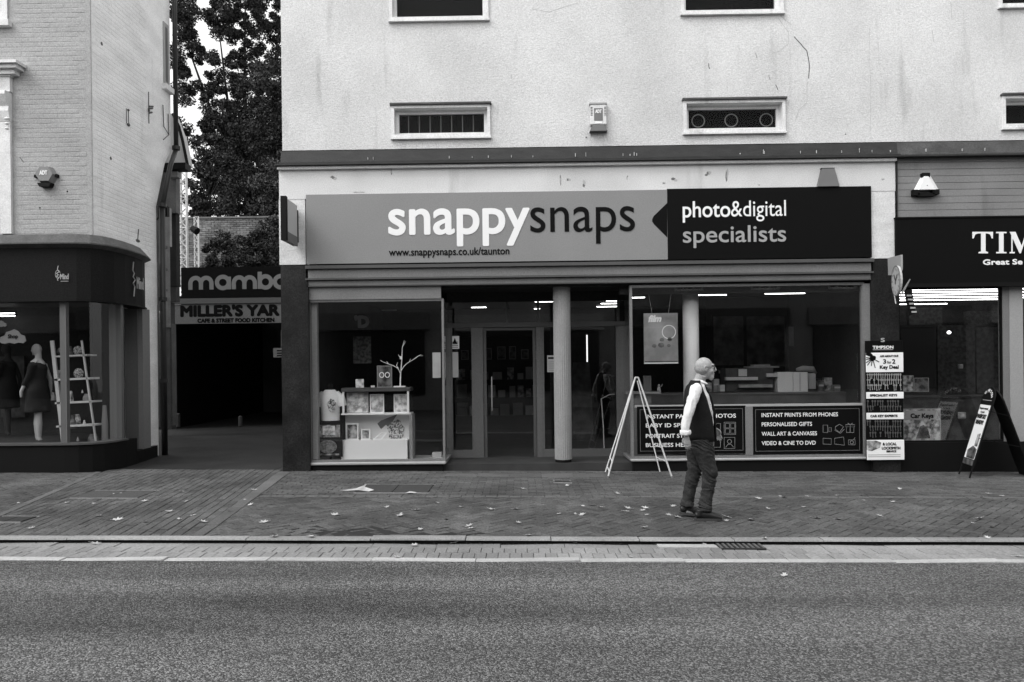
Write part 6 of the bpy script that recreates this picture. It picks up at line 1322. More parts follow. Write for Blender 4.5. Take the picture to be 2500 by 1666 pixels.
def foliage(centers, radii, per, size, m, parent, nm='leaves'):
    """many small leaf blades, gathered in clumps that fill the crown"""
    n = len(centers) * per
    c = np.repeat(np.array(centers), per, axis=0); r = np.repeat(np.array(radii), per)[:, None]
    d = rng.normal(size=(n, 3)); d /= np.linalg.norm(d, axis=1)[:, None]; p = c + d * r * (rng.random((n, 1)) ** .45) * np.array([1, 1, .8])
    u = rng.normal(size=(n, 3)); u /= np.linalg.norm(u, axis=1)[:, None]; w_ = rng.normal(size=(n, 3)); v = np.cross(u, w_); v /= np.linalg.norm(v, axis=1)[:, None]
    s = size * rng.uniform(.6, 1.3, (n, 1)); V = np.stack([p - u * s, p + v * s * .5, p + u * s, p - v * s * .5], 1).reshape(-1, 3) - np.array(origin(parent))
    me = bpy.data.meshes.new(nm); me.vertices.add(4 * n); me.vertices.foreach_set('co', V.ravel()); me.loops.add(4 * n); me.loops.foreach_set('vertex_index', np.arange(4 * n)); me.polygons.add(n); me.polygons.foreach_set('loop_start', np.arange(0, 4 * n, 4)); me.update(); me.materials.append(m)
    o = bpy.data.objects.new(nm, me); COL.objects.link(o); o.parent = parent; return o
def limb(bm, a, b, r0, r1, bend=.3):
    a = Vector(a); b = Vector(b); m_ = (a + b) / 2 + Vector((rnd(-bend, bend), rnd(-bend, bend), rnd(0, bend))); tube(bm, [a, a.lerp(m_, .5) + Vector((rnd(-.05, .05),) * 3), m_, b], [r0, r0 * .8, (r0 + r1) / 2, r1], 7)
def tree(label, base, clumps, per, size, m, tr=.25, group=None):
    o = thing('tree', label, 'tree', tuple(base), group); cz = [Vector(c[:3]) for c in clumps]; mid = sum(cz, Vector()) / len(cz)
    bm = nb(); fork = Vector((base[0] + rnd(-.3, .3), base[1], base[2] + (mid.z - base[2]) * .55)); tube(bm, [Vector(base), Vector(base).lerp(fork, .5) + Vector((.1, 0, 0)), fork], [tr, tr * .8, tr * .65], 10)
    for c in cz[::max(1, len(cz) // 16)]: limb(bm, fork, c, tr * .4, tr * .08)
    obj('trunk', bm, bark, o); f = foliage([tuple(c) for c in cz], [c[3] for c in clumps], per, size, m, o, 'crown'); return o
def clumps_px(polys, n, Y, dY, r0, r1, keep=lambda x, y: True):
    """clump centres spread through a crown whose outline was measured on the photograph"""
    out = []
    while len(out) < n:
        x0_, y0_, x1_, y1_ = random.choice(polys); x, y = rnd(x0_, x1_), rnd(y0_, y1_)
        if not keep(x, y): continue
        yy = Y + rnd(-dY, dY); q = P(x, y, yy); out.append((q.x, yy, q.z, rnd(r0, r1)))
    return out
def keepA(x, y):                                          # open holes in the crown where the sky shows
    for (a, b, r_) in ((510, 92, 24), (545, 125, 26), (480, 190, 20), (575, 60, 14), (455, 150, 14), (600, 175, 16), (490, 20, 16), (640, 40, 12), (455, 370, 24), (500, 205, 14), (620, 110, 12), (450, 310, 12), (545, 200, 10), (495, 5, 14), (560, 15, 10), (470, 60, 9)):
        if (x - a) ** 2 + (y - b) ** 2 < r_ * r_ * .75: return False
    return random.random() < (.85 if y < 230 else 1.0)
random.seed(11)
tree('tall dark broadleaf tree behind the lane with sky showing through its upper crown', P(600, 760, 34), clumps_px([(420, -80, 700, 230), (420, -80, 700, 230), (430, 200, 700, 520), (500, 250, 700, 520)], 640, 34, 2.4, .18, .42, keepA), 200, .066, leafm, .3)
tree('dense dark tree standing lower and nearer behind the brick wall', P(650, 760, 29.5), clumps_px([(540, 240, 720, 520), (600, 160, 720, 500)], 120, 29.5, 1.2, .30, .5), 260, .062, leafm, .2)
tree('small paler leaved tree touching the edge of the main building above the wall', P(680, 760, 27.5), clumps_px([(615, 430, 700, 520), (650, 400, 700, 520)], 36, 27.5, .5, .2, .36), 200, .06, leafm2, .1)
tree('thin sparse tree beside the lattice tower', P(478, 760, 31), clumps_px([(462, 420, 520, 540), (470, 330, 560, 430)], 26, 31, .6, .18, .4), 160, .08, leafm, .09)
def shrub(label, pxr, Y, n, m): 
    q = P((pxr[0] + pxr[2]) / 2, pxr[3], Y); o = thing('shrub', label, 'shrub', tuple(q)); cl_ = clumps_px([pxr], n, Y, .3, .12, .24); bm = nb()
    for c in cl_[::3]: limb(bm, (q.x, Y, q.z - .8), c[:3], .03, .008, .15)
    obj('stems', bm, bark, o); foliage([c[:3] for c in cl_], [c[3] for c in cl_], 150, .05, m, o, 'leaves')
shrub('dark bushy shrub in front of the brick wall above the word sign', (560, 570, 700, 650), 24.5, 46, leafm); shrub('paler shrub spilling over the brick wall top near the main building', (640, 530, 700, 580), 25.6, 18, leafm2); shrub('low dark shrub along the gateway roof by the tower', (495, 590, 580, 655), 23.5, 24, leafm); shrub('small paler leaved shrub between the dark ones on the gateway roof', (520, 570, 690, 600), 25.4, 20, leafm2)
shrub('low trailing growth along the top of the black sign box', (500, 632, 700, 652), 22.5, 22, leafm)
bm = nb(); q = P(480, 560, 21); tube(bm, [q, q + Vector((0, 0, .02))], .1, 8); bm.free()
q = P(480, 562, 21.3); o = thing('spot_light', 'dark round spot light clamped to the slender tower', 'lamp', tuple(q)); bm = nb(); tube(bm, [q + Vector((-.1, -.05, .04)), q + Vector((.06, -.1, -.06))], [.09, .11], 10); obj('can', bm, black, o); bm = nb(); tube(bm, [q, q + Vector((.0, .2, 0))], .02, 5); obj('clamp', bm, black, o)

# ------------------------------------------------------------------ the side of the street behind the viewer (seen only in the glass)
ob = thing('opposite_terrace', 'grey terrace with tall white sash windows across the road, seen reflected in the shop glass', 'building', (0, -5, 0))
hs = []; xs2 = [-28.9 + i * 2.9 for i in range(21)]
for x in xs2:
    hs.append((x, x + 1.1, 4.4, 6.6))
bm = nb(); wall_holes(bm, -33, 33, -.2, 7.6, -5.0, -5.3, hs); obj('wall', bm, mat('opposite_wall', .28, .9, var=.2), ob)
for h in hs:
    w = obj('window', frame_bm(h[0], h[1], h[2], h[3], -5.12, -5.06, .08), whitem, ob); bm = nb()
    for i in range(1, 3): xx = h[0] + (h[1] - h[0]) * i / 3; box(bm, xx - .02, xx + .02, -5.11, -5.08, h[2], h[3])
    for i in range(1, 4): zz = h[2] + (h[3] - h[2]) * i / 4; box(bm, h[0], h[1], -5.115, -5.085, zz - .02, zz + .02)
    obj('glazing_bar', bm, whitem, w); obj('pane', bbox(h[0], h[1], -5.16, -5.14, h[2], h[3]), soft_black, w)
for i in range(9): obj('shop_window', bbox(-29.7 + i * 6.8, -24 + i * 6.8, -4.98, -4.9, .6, 3.0), mat('opposite_shop_dark', .02, .4), ob); obj('shop_fascia', bbox(-29.9 + i * 6.8, -23.8 + i * 6.8, -4.99, -4.8, 3.05, 3.7), (midm, palem, frame_dk)[i % 3], ob)
obj('roof', bbox(-33.1, 33.1, -9, -4.8, 7.61, 7.8), lead, ob); obj('side_wall', bbox(-32.99, -32.7, -9, -5.31, 0, 7.6), dark2, ob); obj('side_wall', bbox(32.7, 32.99, -9, -5.31, 0, 7.6), dark2, ob)

# ------------------------------------------------------------------ the walking man
MB_ = G(1716, 1266); SM = 1.0
man = thing('person', 'bald man in glasses, white shirt, dark gilet and jeans walking along the pavement', 'person', tuple(MB_))
def mp(x, y, z): return MB_ + Vector((x, y, z)) * SM
def loft(bm, rows, n=16):
    """rows: (x, y, z, half length front-back, half width) horizontal ellipses, closed"""
    rg = [[bm.verts.new(mp(x + a * math.cos(t), y + b * math.sin(t), z)) for t in [2 * math.pi * q / n for q in range(n)]] for x, y, z, a, b in rows]
    for i in range(len(rg) - 1):
        for q in range(n): r = (q + 1) % n; bm.faces.new((rg[i][q], rg[i][r], rg[i + 1][r], rg[i + 1][q]))
    bm.faces.new(rg[0][::-1]); bm.faces.new(rg[-1])
def mt(bm, pts, ra, rb=None, n=12, side=(0, 1, 0)): tube(bm, [mp(*p) for p in pts], ra, n, rb=rb, side=side)
skinm = mat('skin', .34, .6, grain=.20, gs=90, var=.18, vs=22, bump=.002, bs=90); hairm = mat('grey_hair', .34, .9, grain=.35, gs=90)
HX, HY, HZ = .033, -.015, 1.625                           # centre of the skull
bm = nb()
ball(bm, mp(HX - .010, HY, HZ + .008), .096, .075, .095, 24, 16)        # skull
ball(bm, mp(HX + .028, HY, HZ - .045), .070, .062, .085, 20, 12)          # face
mt(bm, [(HX + .045, HY, HZ - .075), (HX + .066, HY, HZ - .118), (HX + .055, HY, HZ - .135)], [.052, .040, .026], [.042, .036, .024])   # jaw and chin
mt(bm, [(HX + .092, HY, HZ + .012), (HX + .107, HY, HZ - .012), (HX + .117, HY, HZ - .034), (HX + .100, HY, HZ - .046)], [.009, .012, .017, .012], [.010, .013, .014, .012])  # nose
ball(bm, mp(HX + .078, HY, HZ + .022), .024, .056, .014, 12, 8)           # brow
ball(bm, mp(HX + .090, HY, HZ - .071), .016, .026, .009, 10, 6); ball(bm, mp(HX + .088, HY, HZ - .088), .015, .024, .009, 10, 6)   # lips
for s in (-1, 1):
    ball(bm, mp(HX - .008, HY + s * .080, HZ - .020), .020, .011, .033, 12, 8); ball(bm, mp(HX + .060, HY + s * .042, HZ - .042), .028, .022, .026, 12, 8)    # ear, cheek
mt(bm, [(HX - .03, HY, HZ - .08), (-.015, 0, 1.49), (-.04, 0, 1.43)], [.060, .062, .075], [.058, .060, .085])      # neck
loft(bm, [(-.03, 0, .86, .10, .13), (-.025, 0, 1.0, .105, .135), (-.03, 0, 1.15, .10, .135), (-.045, 0, 1.30, .085, .145), (-.055, 0, 1.38, .055, .12), (-.045, 0, 1.45, .045, .055)])
AR = [(-.10, -.185, 1.40), (-.15, -.225, 1.27), (-.205, -.255, 1.12), (-.225, -.255, 1.02), (-.222, -.245, .92)]        # near arm, hanging a little back
AL = [(.00, .185, 1.40), (.03, .235, 1.25), (.06, .25, 1.12), (.12, .24, 1.02), (.17, .22, .955)]                           # far arm, swung forward
mt(bm, AR, [.052, .046, .038, .036, .027], n=12); mt(bm, AL, [.052, .046, .038, .036, .027], n=12)
LR = [(-.03, -.09, .88), (.00, -.095, .72), (.045, -.10, .50), (.024, -.10, .30), (-.008, -.10, .10)]
LL = [(-.05, .09, .88), (-.05, .09, .72), (-.060, .09, .48), (-.115, .09, .30), (-.150, .09, .12)]
mt(bm, LR, [.082, .070, .044, .040, .032], n=14); mt(bm, LL, [.082, .070, .044, .040, .032], n=14)
mt(bm, [(-.02, -.10, .06), (.055, -.105, .045), (.125, -.11, .035)], [.035, .036, .028]); mt(bm, [(-.16, .09, .07), (-.10, .09, .055), (-.02, .09, .05)], [.035, .036, .028])
def hand(bm, w, d, f, side_y):
    """palm from the wrist w along d, fingers curling towards f, thumb on the front side"""
    w, d, f = Vector(w), Vector(d).normalized(), Vector(f).normalized(); s = d.cross(f).normalized()
    pal = w + d * .045
    mt(bm, [w - d * .01, w + d * .03, w + d * .075, w + d * .092], [.020, .030, .034, .028], [.016, .016, .015, .011], n=10, side=tuple(s))
    for i, (ln, off) in enumerate(((.070, -.026), (.080, -.009), (.076, .009), (.060, .025))):
        b = w + d * (.085 - abs(off) * .2) + s * off; p1 = b + d * ln * .42 + f * .006; p2 = p1 + d * ln * .30 + f * .016; p3 = p2 + d * ln * .20 + f * .018
        mt(bm, [tuple(b - d * .02), tuple(p1), tuple(p2), tuple(p3)], [.0098, .0092, .0082, .0062], n=8)
    b = w + d * .025 - s * .026; mt(bm, [tuple(b), tuple(b + d * .028 - s * .018 + f * .008), tuple(b + d * .055 - s * .022 + f * .018), tuple(b + d * .072 - s * .016 + f * .024)], [.013, .012, .0105, .008], n=8)
hand(bm, (-.222, -.243, .915), (.13, .0, -1), (.35, .9, 0), -1); hand(bm, (.172, .218, .950), (.55, -.05, -.8), (-.3, -.9, -.2), 1)
body = obj('body', evalmesh(bm, .0046, 2), skinm, man, smooth=True)
# hair: a short fringe round the back of the skull
bm = nb(); n = 26; rows = []
for z, r_ in ((-.085, .97), (-.055, 1.06), (-.022, 1.07), (-.002, 1.03)):
    row = []
    for i in range(n + 1):
        t = math.radians(78 + (282 - 78) * i / n); jz = rnd(-.004, .004); kz = max(.2, 1 - ((z - .010) / .105) ** 2) ** .5; row.append(bm.verts.new(mp(HX - .010 + .098 * r_ * kz * math.cos(t), HY + .077 * r_ * kz * math.sin(t), HZ + z + jz)))
    rows.append(row)
for i in range(3):
    for q in range(n): bm.faces.new((rows[i][q], rows[i][q + 1], rows[i + 1][q + 1], rows[i + 1][q]))
obj('hair', bm, hairm, man, smooth=True)
# glasses
gd = mat('glasses_dark', .01, .3, spec=.5); bm = nb()
for s in (-1, 1):
    c = Vector((HX + .100, HY + s * .032, HZ - .010)); pts = [mp(c.x - abs(math.cos(t)) * .006 * (1 if s * math.cos(t) > 0 else 0), c.y + .025 * math.cos(t), c.z + .018 * math.sin(t)) for t in [i * math.pi / 8 for i in range(17)]]; tube(bm, pts, .0020, 5)
    mt(bm, [(HX + .095, HY + s * .057, HZ - .004), (HX + .04, HY + s * .079, HZ + .000), (HX - .012, HY + s * .084, HZ - .002), (HX - .026, HY + s * .084, HZ - .018)], [.0022] * 4, n=5)
mt(bm, [(HX + .101, HY - .008, HZ - .006), (HX + .105, HY, HZ - .003), (HX + .101, HY + .008, HZ - .006)], [.002] * 3, n=5)
gls = obj('glasses', bm, gd, man); bm = nb()
for s in (-1, 1):
    c = (HX + .099, HY + s * .032, HZ - .010); vs = [bm.verts.new(mp(c[0], c[1] + .024 * math.cos(t), c[2] + .017 * math.sin(t))) for t in [i * math.pi / 6 for i in range(12)]]; bm.faces.new(vs)
obj('lens', bm, glass('lens_glass', .75), gls)
for s in (-1, 1):
    bm = nb(); ball(bm, mp(HX + .080, HY + s * .032, HZ - .010), .012, .013, .010, 10, 8); e = obj('eye', bm, mat('eye_white', .55, .2), man, smooth=True); bm = nb(); ball(bm, mp(HX + .0895, HY + s * .031, HZ - .010), .004, .005, .005, 8, 6); obj('pupil', bm, black, e)
for s in (-1, 1): bm = nb(); mt(bm, [(HX + .098, HY + s * .014, HZ + .022), (HX + .094, HY + s * .034, HZ + .028), (HX + .078, HY + s * .052, HZ + .022)], [.004, .005, .003], n=6); obj('eyebrow', bm, mat('brow_grey', .10, .9), man)
bm = nb(); mt(bm, [(HX + .100, HY - .022, HZ - .080), (HX + .106, HY, HZ - .079), (HX + .100, HY + .022, HZ - .080)], [.0022] * 3, n=5); obj('mouth', bm, mat('mouth_dark', .05, .7), man)
for s in (-1, 1): bm = nb(); mt(bm, [(HX + .006, HY + s * .088, HZ + .006), (HX - .014, HY + s * .092, HZ + .008), (HX - .026, HY + s * .091, HZ - .012), (HX - .014, HY + s * .088, HZ - .040), (HX - .002, HY + s * .085, HZ - .046)], [.005, .006, .006, .006, .004], n=6); obj('ear_rim', bm, skinm, body, smooth=True)
# shirt: white, sleeves rolled once at the forearm
shirtm = mat('white_shirt', .72, .8, var=.06, vs=8, grain=.05); 
def fold(a, f, st=(1, 1, 1)): return lambda c: a * mnoise.noise(Vector((c.x * f * st[0], c.y * f * st[1], c.z * f * st[2])))
bm = nb(); loft(bm, [(-.025, 0, .90, .142, .165), (-.022, 0, 1.0, .144, .170), (-.028, 0, 1.15, .140, .175), (-.045, 0, 1.30, .124, .185), (-.055, 0, 1.39, .095, .17), (-.04, 0, 1.44, .072, .10), (-.02, 0, 1.475, .064, .070)], 20)
mt(bm, [(-.075, -.15, 1.41), AR[0], (-.155, -.228, 1.27), (-.212, -.258, 1.12), (-.232, -.258, 1.02), (-.232, -.252, .955)], [.052, .062, .056, .050, .048, .044], [.052, .064, .058, .052, .048, .044], 16)
mt(bm, [(-.03, .15, 1.41), AL[0], (.03, .24, 1.25), (.065, .255, 1.11), (.12, .245, 1.03), (.15, .232, .985)], [.055, .068, .062, .057, .054, .048], n=16)
b = evalmesh(bm, .0075, 3, lambda c: .007 * (1 - 2.6 * abs(mnoise.noise(Vector((c.x * 24, c.y * 14, c.z * 7))))) + .002 * mnoise.noise(c * 40) - .004); sh_ = obj('shirt', b, shirtm, man, smooth=True)
for pts in (((-.233, -.252, .975), (-.232, -.250, .950), (-.230, -.247, .925)), ((.145, .234, .99), (.160, .226, .972), (.175, .218, .955))):
    bm = nb(); mt(bm, list(pts), [.054, .062, .058], [.054, .060, .056], 16); obj('cuff', evalmesh(bm, .008, 2, fold(.006, 40)), shirtm, sh_, smooth=True)
# collar
bm = nb(); n = 22; rr_ = []
for dz_, ro in ((-.004, .068), (.026, .063), (.028, .069), (.002, .086)):
    row = []
    for i in range(n + 1):
        t = math.radians(28 + 304 * i / n); fr_ = max(0, math.cos(t)); row.append(bm.verts.new(mp(-.018 + ro * 1.08 * math.cos(t) + dz_ * .25, ro * math.sin(t), 1.462 + dz_ * (1 - .35 * fr_) - .030 * fr_ * (1 if dz_ < .03 else .4))))
    rr_.append(row)
for i in range(3):
    for q in range(n): bm.faces.new((rr_[i][q], rr_[i][q + 1], rr_[i + 1][q + 1], rr_[i + 1][q]))
obj('collar', bm, shirtm, sh_, smooth=True)
# gilet: open at the front, a strip of shirt shows
gm = mat('dark_gilet', .007, .9, var=.5, vs=9, grain=.5, gs=80)
rows = [(-.020, .845, .166, .184), (-.018, .90, .168, .188), (-.018, 1.0, .166, .190), (-.020, 1.10, .166, .194), (-.030, 1.20, .160, .200), (-.040, 1.30, .146, .208), (-.050, 1.37, .122, .204), (-.05, 1.415, .108, .175), (-.045, 1.45, .088, .118), (-.035, 1.485, .080, .088)]
bm = nb(); n = 44; gap = [6, 8, 13, 19, 26, 33, 38, 42, 46, 50]; ro_ = []; ri_ = []
for k_, (x, z, a, b_) in enumerate(rows):
    g = math.radians(gap[k_]); sk = math.radians(-38) ; o_ = []; i_ = []
    for i in range(n + 1):
        t = sk + g + (2 * math.pi - 2 * g) * i / n; w_ = .007 * mnoise.noise(Vector((math.cos(t) * 2.2, math.sin(t) * 2.2, z * 9))) + .004 * mnoise.noise(Vector((math.cos(t) * 5, math.sin(t) * 5, z * 20)))
        hem = (.012 * math.cos(t) if k_ == 0 else 0)
        o_.append(bm.verts.new(mp(x + (a + w_) * math.cos(t), (b_ + w_) * math.sin(t), z - hem))); i_.append(bm.verts.new(mp(x + (a - .010 + w_) * math.cos(t), (b_ - .010 + w_) * math.sin(t), z - hem)))
    ro_.append(o_); ri_.append(i_)
# arm holes are where the sleeves pass through the side of the gilet
for k_ in range(len(rows) - 1):
    for q in range(n):
        bm.faces.new((ro_[k_][q], ro_[k_][q + 1], ro_[k_ + 1][q + 1], ro_[k_ + 1][q])); bm.faces.new((ri_[k_][q], ri_[k_ + 1][q], ri_[k_ + 1][q + 1], ri_[k_][q + 1]))
    for e in (0, n): bm.faces.new((ro_[k_][e], ro_[k_ + 1][e], ri_[k_ + 1][e], ri_[k_][e]))
for q in range(n): bm.faces.new((ro_[0][q], ri_[0][q], ri_[0][q + 1], ro_[0][q + 1])); bm.faces.new((ro_[-1][q], ro_[-1][q + 1], ri_[-1][q + 1], ri_[-1][q]))
gl2 = obj('gilet', bm, gm, man, smooth=True)
for z in (.95, 1.02, 1.09, 1.16, 1.23, 1.30): bm = nb(); ball(bm, mp(-.026 - max(0, z - 1.1) * .12 + (.146 - max(0, z - 1.15) * .14) * math.cos(math.radians(-38)), (.178 + max(0, z - 1.15) * .06) * math.sin(math.radians(-38)), z), .006, .006, .006, 8, 6); obj('button', bm, palem, sh_, smooth=True)
# jeans with folds
jm = mat('dark_jeans', .026, .9, var=.6, vs=10, grain=.4, gs=90, stretch=(1, 1, 1.6))
bm = nb(); loft(bm, [(-.035, 0, .80, .135, .165), (-.03, 0, .88, .148, .178), (-.02, 0, .96, .146, .178)], 20)
mt(bm, [(-.03, -.085, .86), (-.015, -.095, .78), (.012, -.10, .66), (.05, -.105, .52), (.048, -.105, .44), (.024, -.105, .30), (.000, -.105, .17), (-.006, -.105, .105)], [.102, .098, .082, .069, .062, .058, .058, .064], [.120, .116, .098, .082, .074, .070, .068, .072], 18)
mt(bm, [(-.05, .085, .86), (-.05, .09, .76), (-.052, .09, .62), (-.060, .09, .50), (-.090, .09, .40), (-.120, .09, .28), (-.145, .09, .17), (-.150, .09, .12)], [.102, .096, .078, .068, .060, .056, .056, .062], [.116, .110, .092, .078, .072, .068, .066, .070], 18)
def jf(c):
    l = (c - MB_); knee = math.exp(-((l.z - .47) / .10) ** 2); an = math.exp(-((l.z - .14) / .06) ** 2); hip = math.exp(-((l.z - .78) / .07) ** 2)
    q_ = l.z * 24 + l.x * 14 + 1.8 * mnoise.noise(l * 6); rg_ = 1 - abs(mnoise.noise(Vector((l.x * 5, l.y * 5, q_)))) * 2.4
    return (.004 + .010 * knee + .011 * an + .008 * hip) * max(rg_, -.4) - .004 + .003 * mnoise.noise(l * 34)
obj('jeans', evalmesh(bm, .0062, 3, jf), jm, man, smooth=True)
bm = nb(); loft(bm, [(-.022, 0, .845, .150, .180), (-.022, 0, .875, .150, .181)], 24); obj('belt', bm, black, man)
# shoes
shm = mat('dark_shoe', .012, .45, spec=.4)
def shoe(x, y, z, pitch):
    c, s = math.cos(pitch), math.sin(pitch)
    def q(a, b, h): return (x + a * c + h * s, y + b, z + h * c - a * s)
    bm = nb(); mt(bm, [q(-.085, 0, .050), q(-.05, 0, .062), (q(.0, 0, .060)), q(.06, 0, .050), q(.12, -.004, .040), q(.165, -.006, .030), q(.19, -.006, .022)], [.030, .046, .050, .046, .036, .026, .012], [.030, .038, .042, .046, .047, .042, .022], 14, side=(0, 0, 1)); mt(bm, [q(-.045, 0, .05), q(-.04, 0, .115)], [.045, .045], [.038, .038], 12)
    o = obj('shoe', evalmesh(bm, .006, 4), shm, man, smooth=True); bm = nb(); sole = [(-.092, -.028), (-.095, .0), (-.092, .028), (-.04, .037), (.05, .044), (.12, .047), (.17, .034), (.196, .0), (.17, -.044), (.12, -.052), (.05, -.046), (-.04, -.037)]
    lo = [bm.verts.new(mp(*q(a, b, .0))) for a, b in sole]; hi = [bm.verts.new(mp(*q(a, b, .024))) for a, b in sole]; bm.faces.new(lo); bm.faces.new(hi)
    for i in range(12): j = (i + 1) % 12; bm.faces.new((lo[i], lo[j], hi[j], hi[i]))
    obj('sole', bm, mat('sole_grey', .05, .7), o)
shoe(-.020, -.11, .003, .0); shoe(-.142, .095, .022, .12)

# ------------------------------------------------------------------ fallen leaves, litter, covers
leafpale = mat('fallen_leaf_pale', .38, .8, var=.5, vs=9); leafdark = mat('fallen_leaf_dark', .07, .8, var=.2, vs=30)
def leafmesh(seed, m, curl):
    r_ = random.Random(seed); bm = nb(); n = 14; c = bm.verts.new((0, 0, .004)); vs = []
    for i in range(n):
        t = 2 * math.pi * i / n; r = (.055 if i % 2 else .030) * r_.uniform(.7, 1.25) * (1.3 if i == 0 else 1); x, y = r * math.cos(t) * 1.2, r * math.sin(t)
        vs.append(bm.verts.new((x, y, .004 + curl * (x * x + y * y) * 1.6 + r_.uniform(0, .005))))
    for i in range(n): bm.faces.new((c, vs[i], vs[(i + 1) % n]))
    tubepts = [Vector((.05, 0, .006)), Vector((.085, .01, .012))]; tube(bm, tubepts, .0015, 4)
    me = bpy.data.meshes.new('leaf'); bm.to_mesh(me); bm.free(); me.materials.append(m); return me
lm = [leafmesh(i, leafpale if i < 5 else leafdark, (1, .5, 2, .2, 1.5, 1, 2)[i]) for i in range(7)]
LPX = [(77, 1291), (45, 1229), (165, 1229), (228, 1231), (242, 1261), (288, 1271), (356, 1277), (278, 1208), (295, 1206), (388, 1214), (353, 1225), (415, 1250), (437, 1270), (470, 1260), (497, 1276), (443, 1202), (455, 1225), (620, 1198), (598, 1221), (612, 1234), (644, 1277), (762, 1273), (818, 1259), (235, 1329), (404, 1322), (512, 1322), (760, 1312), (702, 1322), (575, 1323), (670, 1312), (560, 1250),
 (945, 1239), (977, 1261), (1017, 1246), (1069, 1229), (1089, 1270), (1126, 1239), (1197, 1246), (1258, 1244), (1266, 1278), (1145, 1286), (1150, 1291), (1027, 1294), (1107, 1327), (1012, 1333), (1022, 1323), (1290, 1309), (1405, 1257), (1421, 1258), (1446, 1236), (1423, 1237), (1467, 1240), (1533, 1243), (1529, 1250), (1570, 1248), (1575, 1242), (1579, 1258), (1573, 1290), (1350, 1325), (1405, 1327), (1385, 1187), (1508, 1206), (1277, 1195), (1542, 1361), (970, 1363), (1365, 1256), (1633, 1259),
 (1850, 1202), (1851, 1218), (1905, 1213), (1914, 1216), (1971, 1213), (2042, 1211), (2048, 1216), (2110, 1223), (1875, 1243), (1922, 1238), (1963, 1240), (2132, 1241), (2180, 1227), (2197, 1195), (2250, 1207), (2412, 1207), (2445, 1212), (2397, 1216), (1995, 1267), (2046, 1269), (2392, 1268), (2376, 1279), (2421, 1289), (2411, 1315), (2148, 1261), (2035, 1229), (1776, 1264), (1774, 1273), (1832, 1271), (1720, 1330), (1867, 1317), (2486, 1360), (1916, 1407), (1655, 1265), (1643, 1237)]
darks = {(1850, 1202), (1914, 1216), (2035, 1229), (2048, 1216), (1446, 1236), (2132, 1241), (560, 1250), (2250, 1207)}
for i, (x, y) in enumerate(LPX):
    big = 1.0 if y > 1235 else .8
    dz = 0 if y < 1322 else -.042
    q = G(x, y, dz); md = lm[5 + i % 2] if (x, y) in darks else lm[i % 5]; o = bpy.data.objects.new('fallen_leaf', md); COL.objects.link(o); o.location = q + Vector((0, 0, .004)); o.rotation_euler = (rnd(-.25, .25), rnd(-.25, .25), rnd(0, 6.28)); s = big * rnd(.42, .9); o.scale = (s, s, s * 1.4)
    zone = ('left of the oblique slab band' if x < 520 else 'before the T-shirt window' if x < 1090 else 'before the door' if x < 1660 else 'right of the walking man' if x < 2110 else 'before the key shop')
    if y < 1320: zone += ', near the kerb' if y > 1250 else ', near the shops'
    if (x, y) in darks: tag(o, 'dark curled fallen leaf on the footway ' + zone, 'leaf', 'dark fallen leaves')
    elif y > 1400: tag(o, 'single pale fallen leaf lying out on the asphalt of the road', 'leaf')
    elif y > 1350: tag(o, 'pale fallen leaf on the gutter setts by the edging stones', 'leaf', 'pale leaves in the gutter')
    elif y >= 1320: tag(o, 'pale fallen leaf in the gutter under the kerb, ' + ('left of the oblique slab band' if x < 520 else 'below the T-shirt window' if x < 1090 else 'below the door' if x < 1660 else 'right of the walking man'), 'leaf', 'pale leaves in the gutter')
    else: tag(o, 'pale fallen leaf on the footway ' + zone, 'leaf', 'pale leaves on the footway')
# crumpled paper
q = G(875, 1200); bm = nb(); pts = [(-.26, .02, 0), (-.10, -.02, .01), (.0, -.05, .02), (.15, -.08, .005), (.22, -.05, .02), (.08, .01, .05), (.09, .10, .07), (.02, .04, .05), (-.06, .03, .02)]; c = bm.verts.new(q + Vector((.02, -.01, .05))); vs = [bm.verts.new(q + Vector((a, b, c_ + .006))) for a, b, c_ in pts]
for i in range(len(vs)): bm.faces.new((c, vs[i], vs[(i + 1) % len(vs)]))
tag(obj('crumpled_paper', bm, leafpale, base=q), 'crumpled white paper lying beside the long inspection cover', 'litter'); q = G(1003, 1206)
bm = nb(); vs = [bm.verts.new(q + Vector(t)) for t in ((-.08, 0, .008), (-.02, -.03, .02), (.06, -.01, .008), (.07, .03, .015), (-.01, .02, .03))]; bm.faces.new(vs); tag(obj('paper_scrap', bm, leafpale, base=q), 'small white paper scrap on the footway right of the inspection cover', 'litter')
# inspection covers set in the paving
iron = mat('cast_iron', .028, .6, var=.3, vs=10, grain=.4, gs=50, bump=.004, bs=90, spec=.4)
def cover(label, x0, x1, y0, y1, m=iron, nb_=2):
    a_, b2 = G((x0 + x1) / 2 - (x1 - x0) / 2, y1), G((x0 + x1) / 2 + (x1 - x0) / 2, y0); c_ = G((x0 + x1) / 2, (y0 + y1) / 2); wd = (x1 - x0) * c_.y / F; yy0, yy1 = a_.y, b2.y
    o = thing('inspection_cover', label, 'cover', tuple(c_)); zt_ = gz(c_.x) + .009
    def cb(xa, xb, ya_, yb_, nm, m_, h): bm = nb(); box(bm, xa, xb, ya_, yb_, -.02, .009 + h); tilt(bm); obj(nm, bm, m_, o)
    for i in range(nb_): w_ = wd / nb_; cb(c_.x - wd / 2 + i * w_ + .006, c_.x - wd / 2 + (i + 1) * w_ - .006, yy0 + .02, yy1 - .02, 'plate', m, 0)
    cb(c_.x - wd / 2 - .02, c_.x + wd / 2 + .02, yy0, yy0 + .015, 'rim', greym, .001); cb(c_.x - wd / 2 - .02, c_.x + wd / 2 + .02, yy1 - .015, yy1, 'rim', greym, .001)
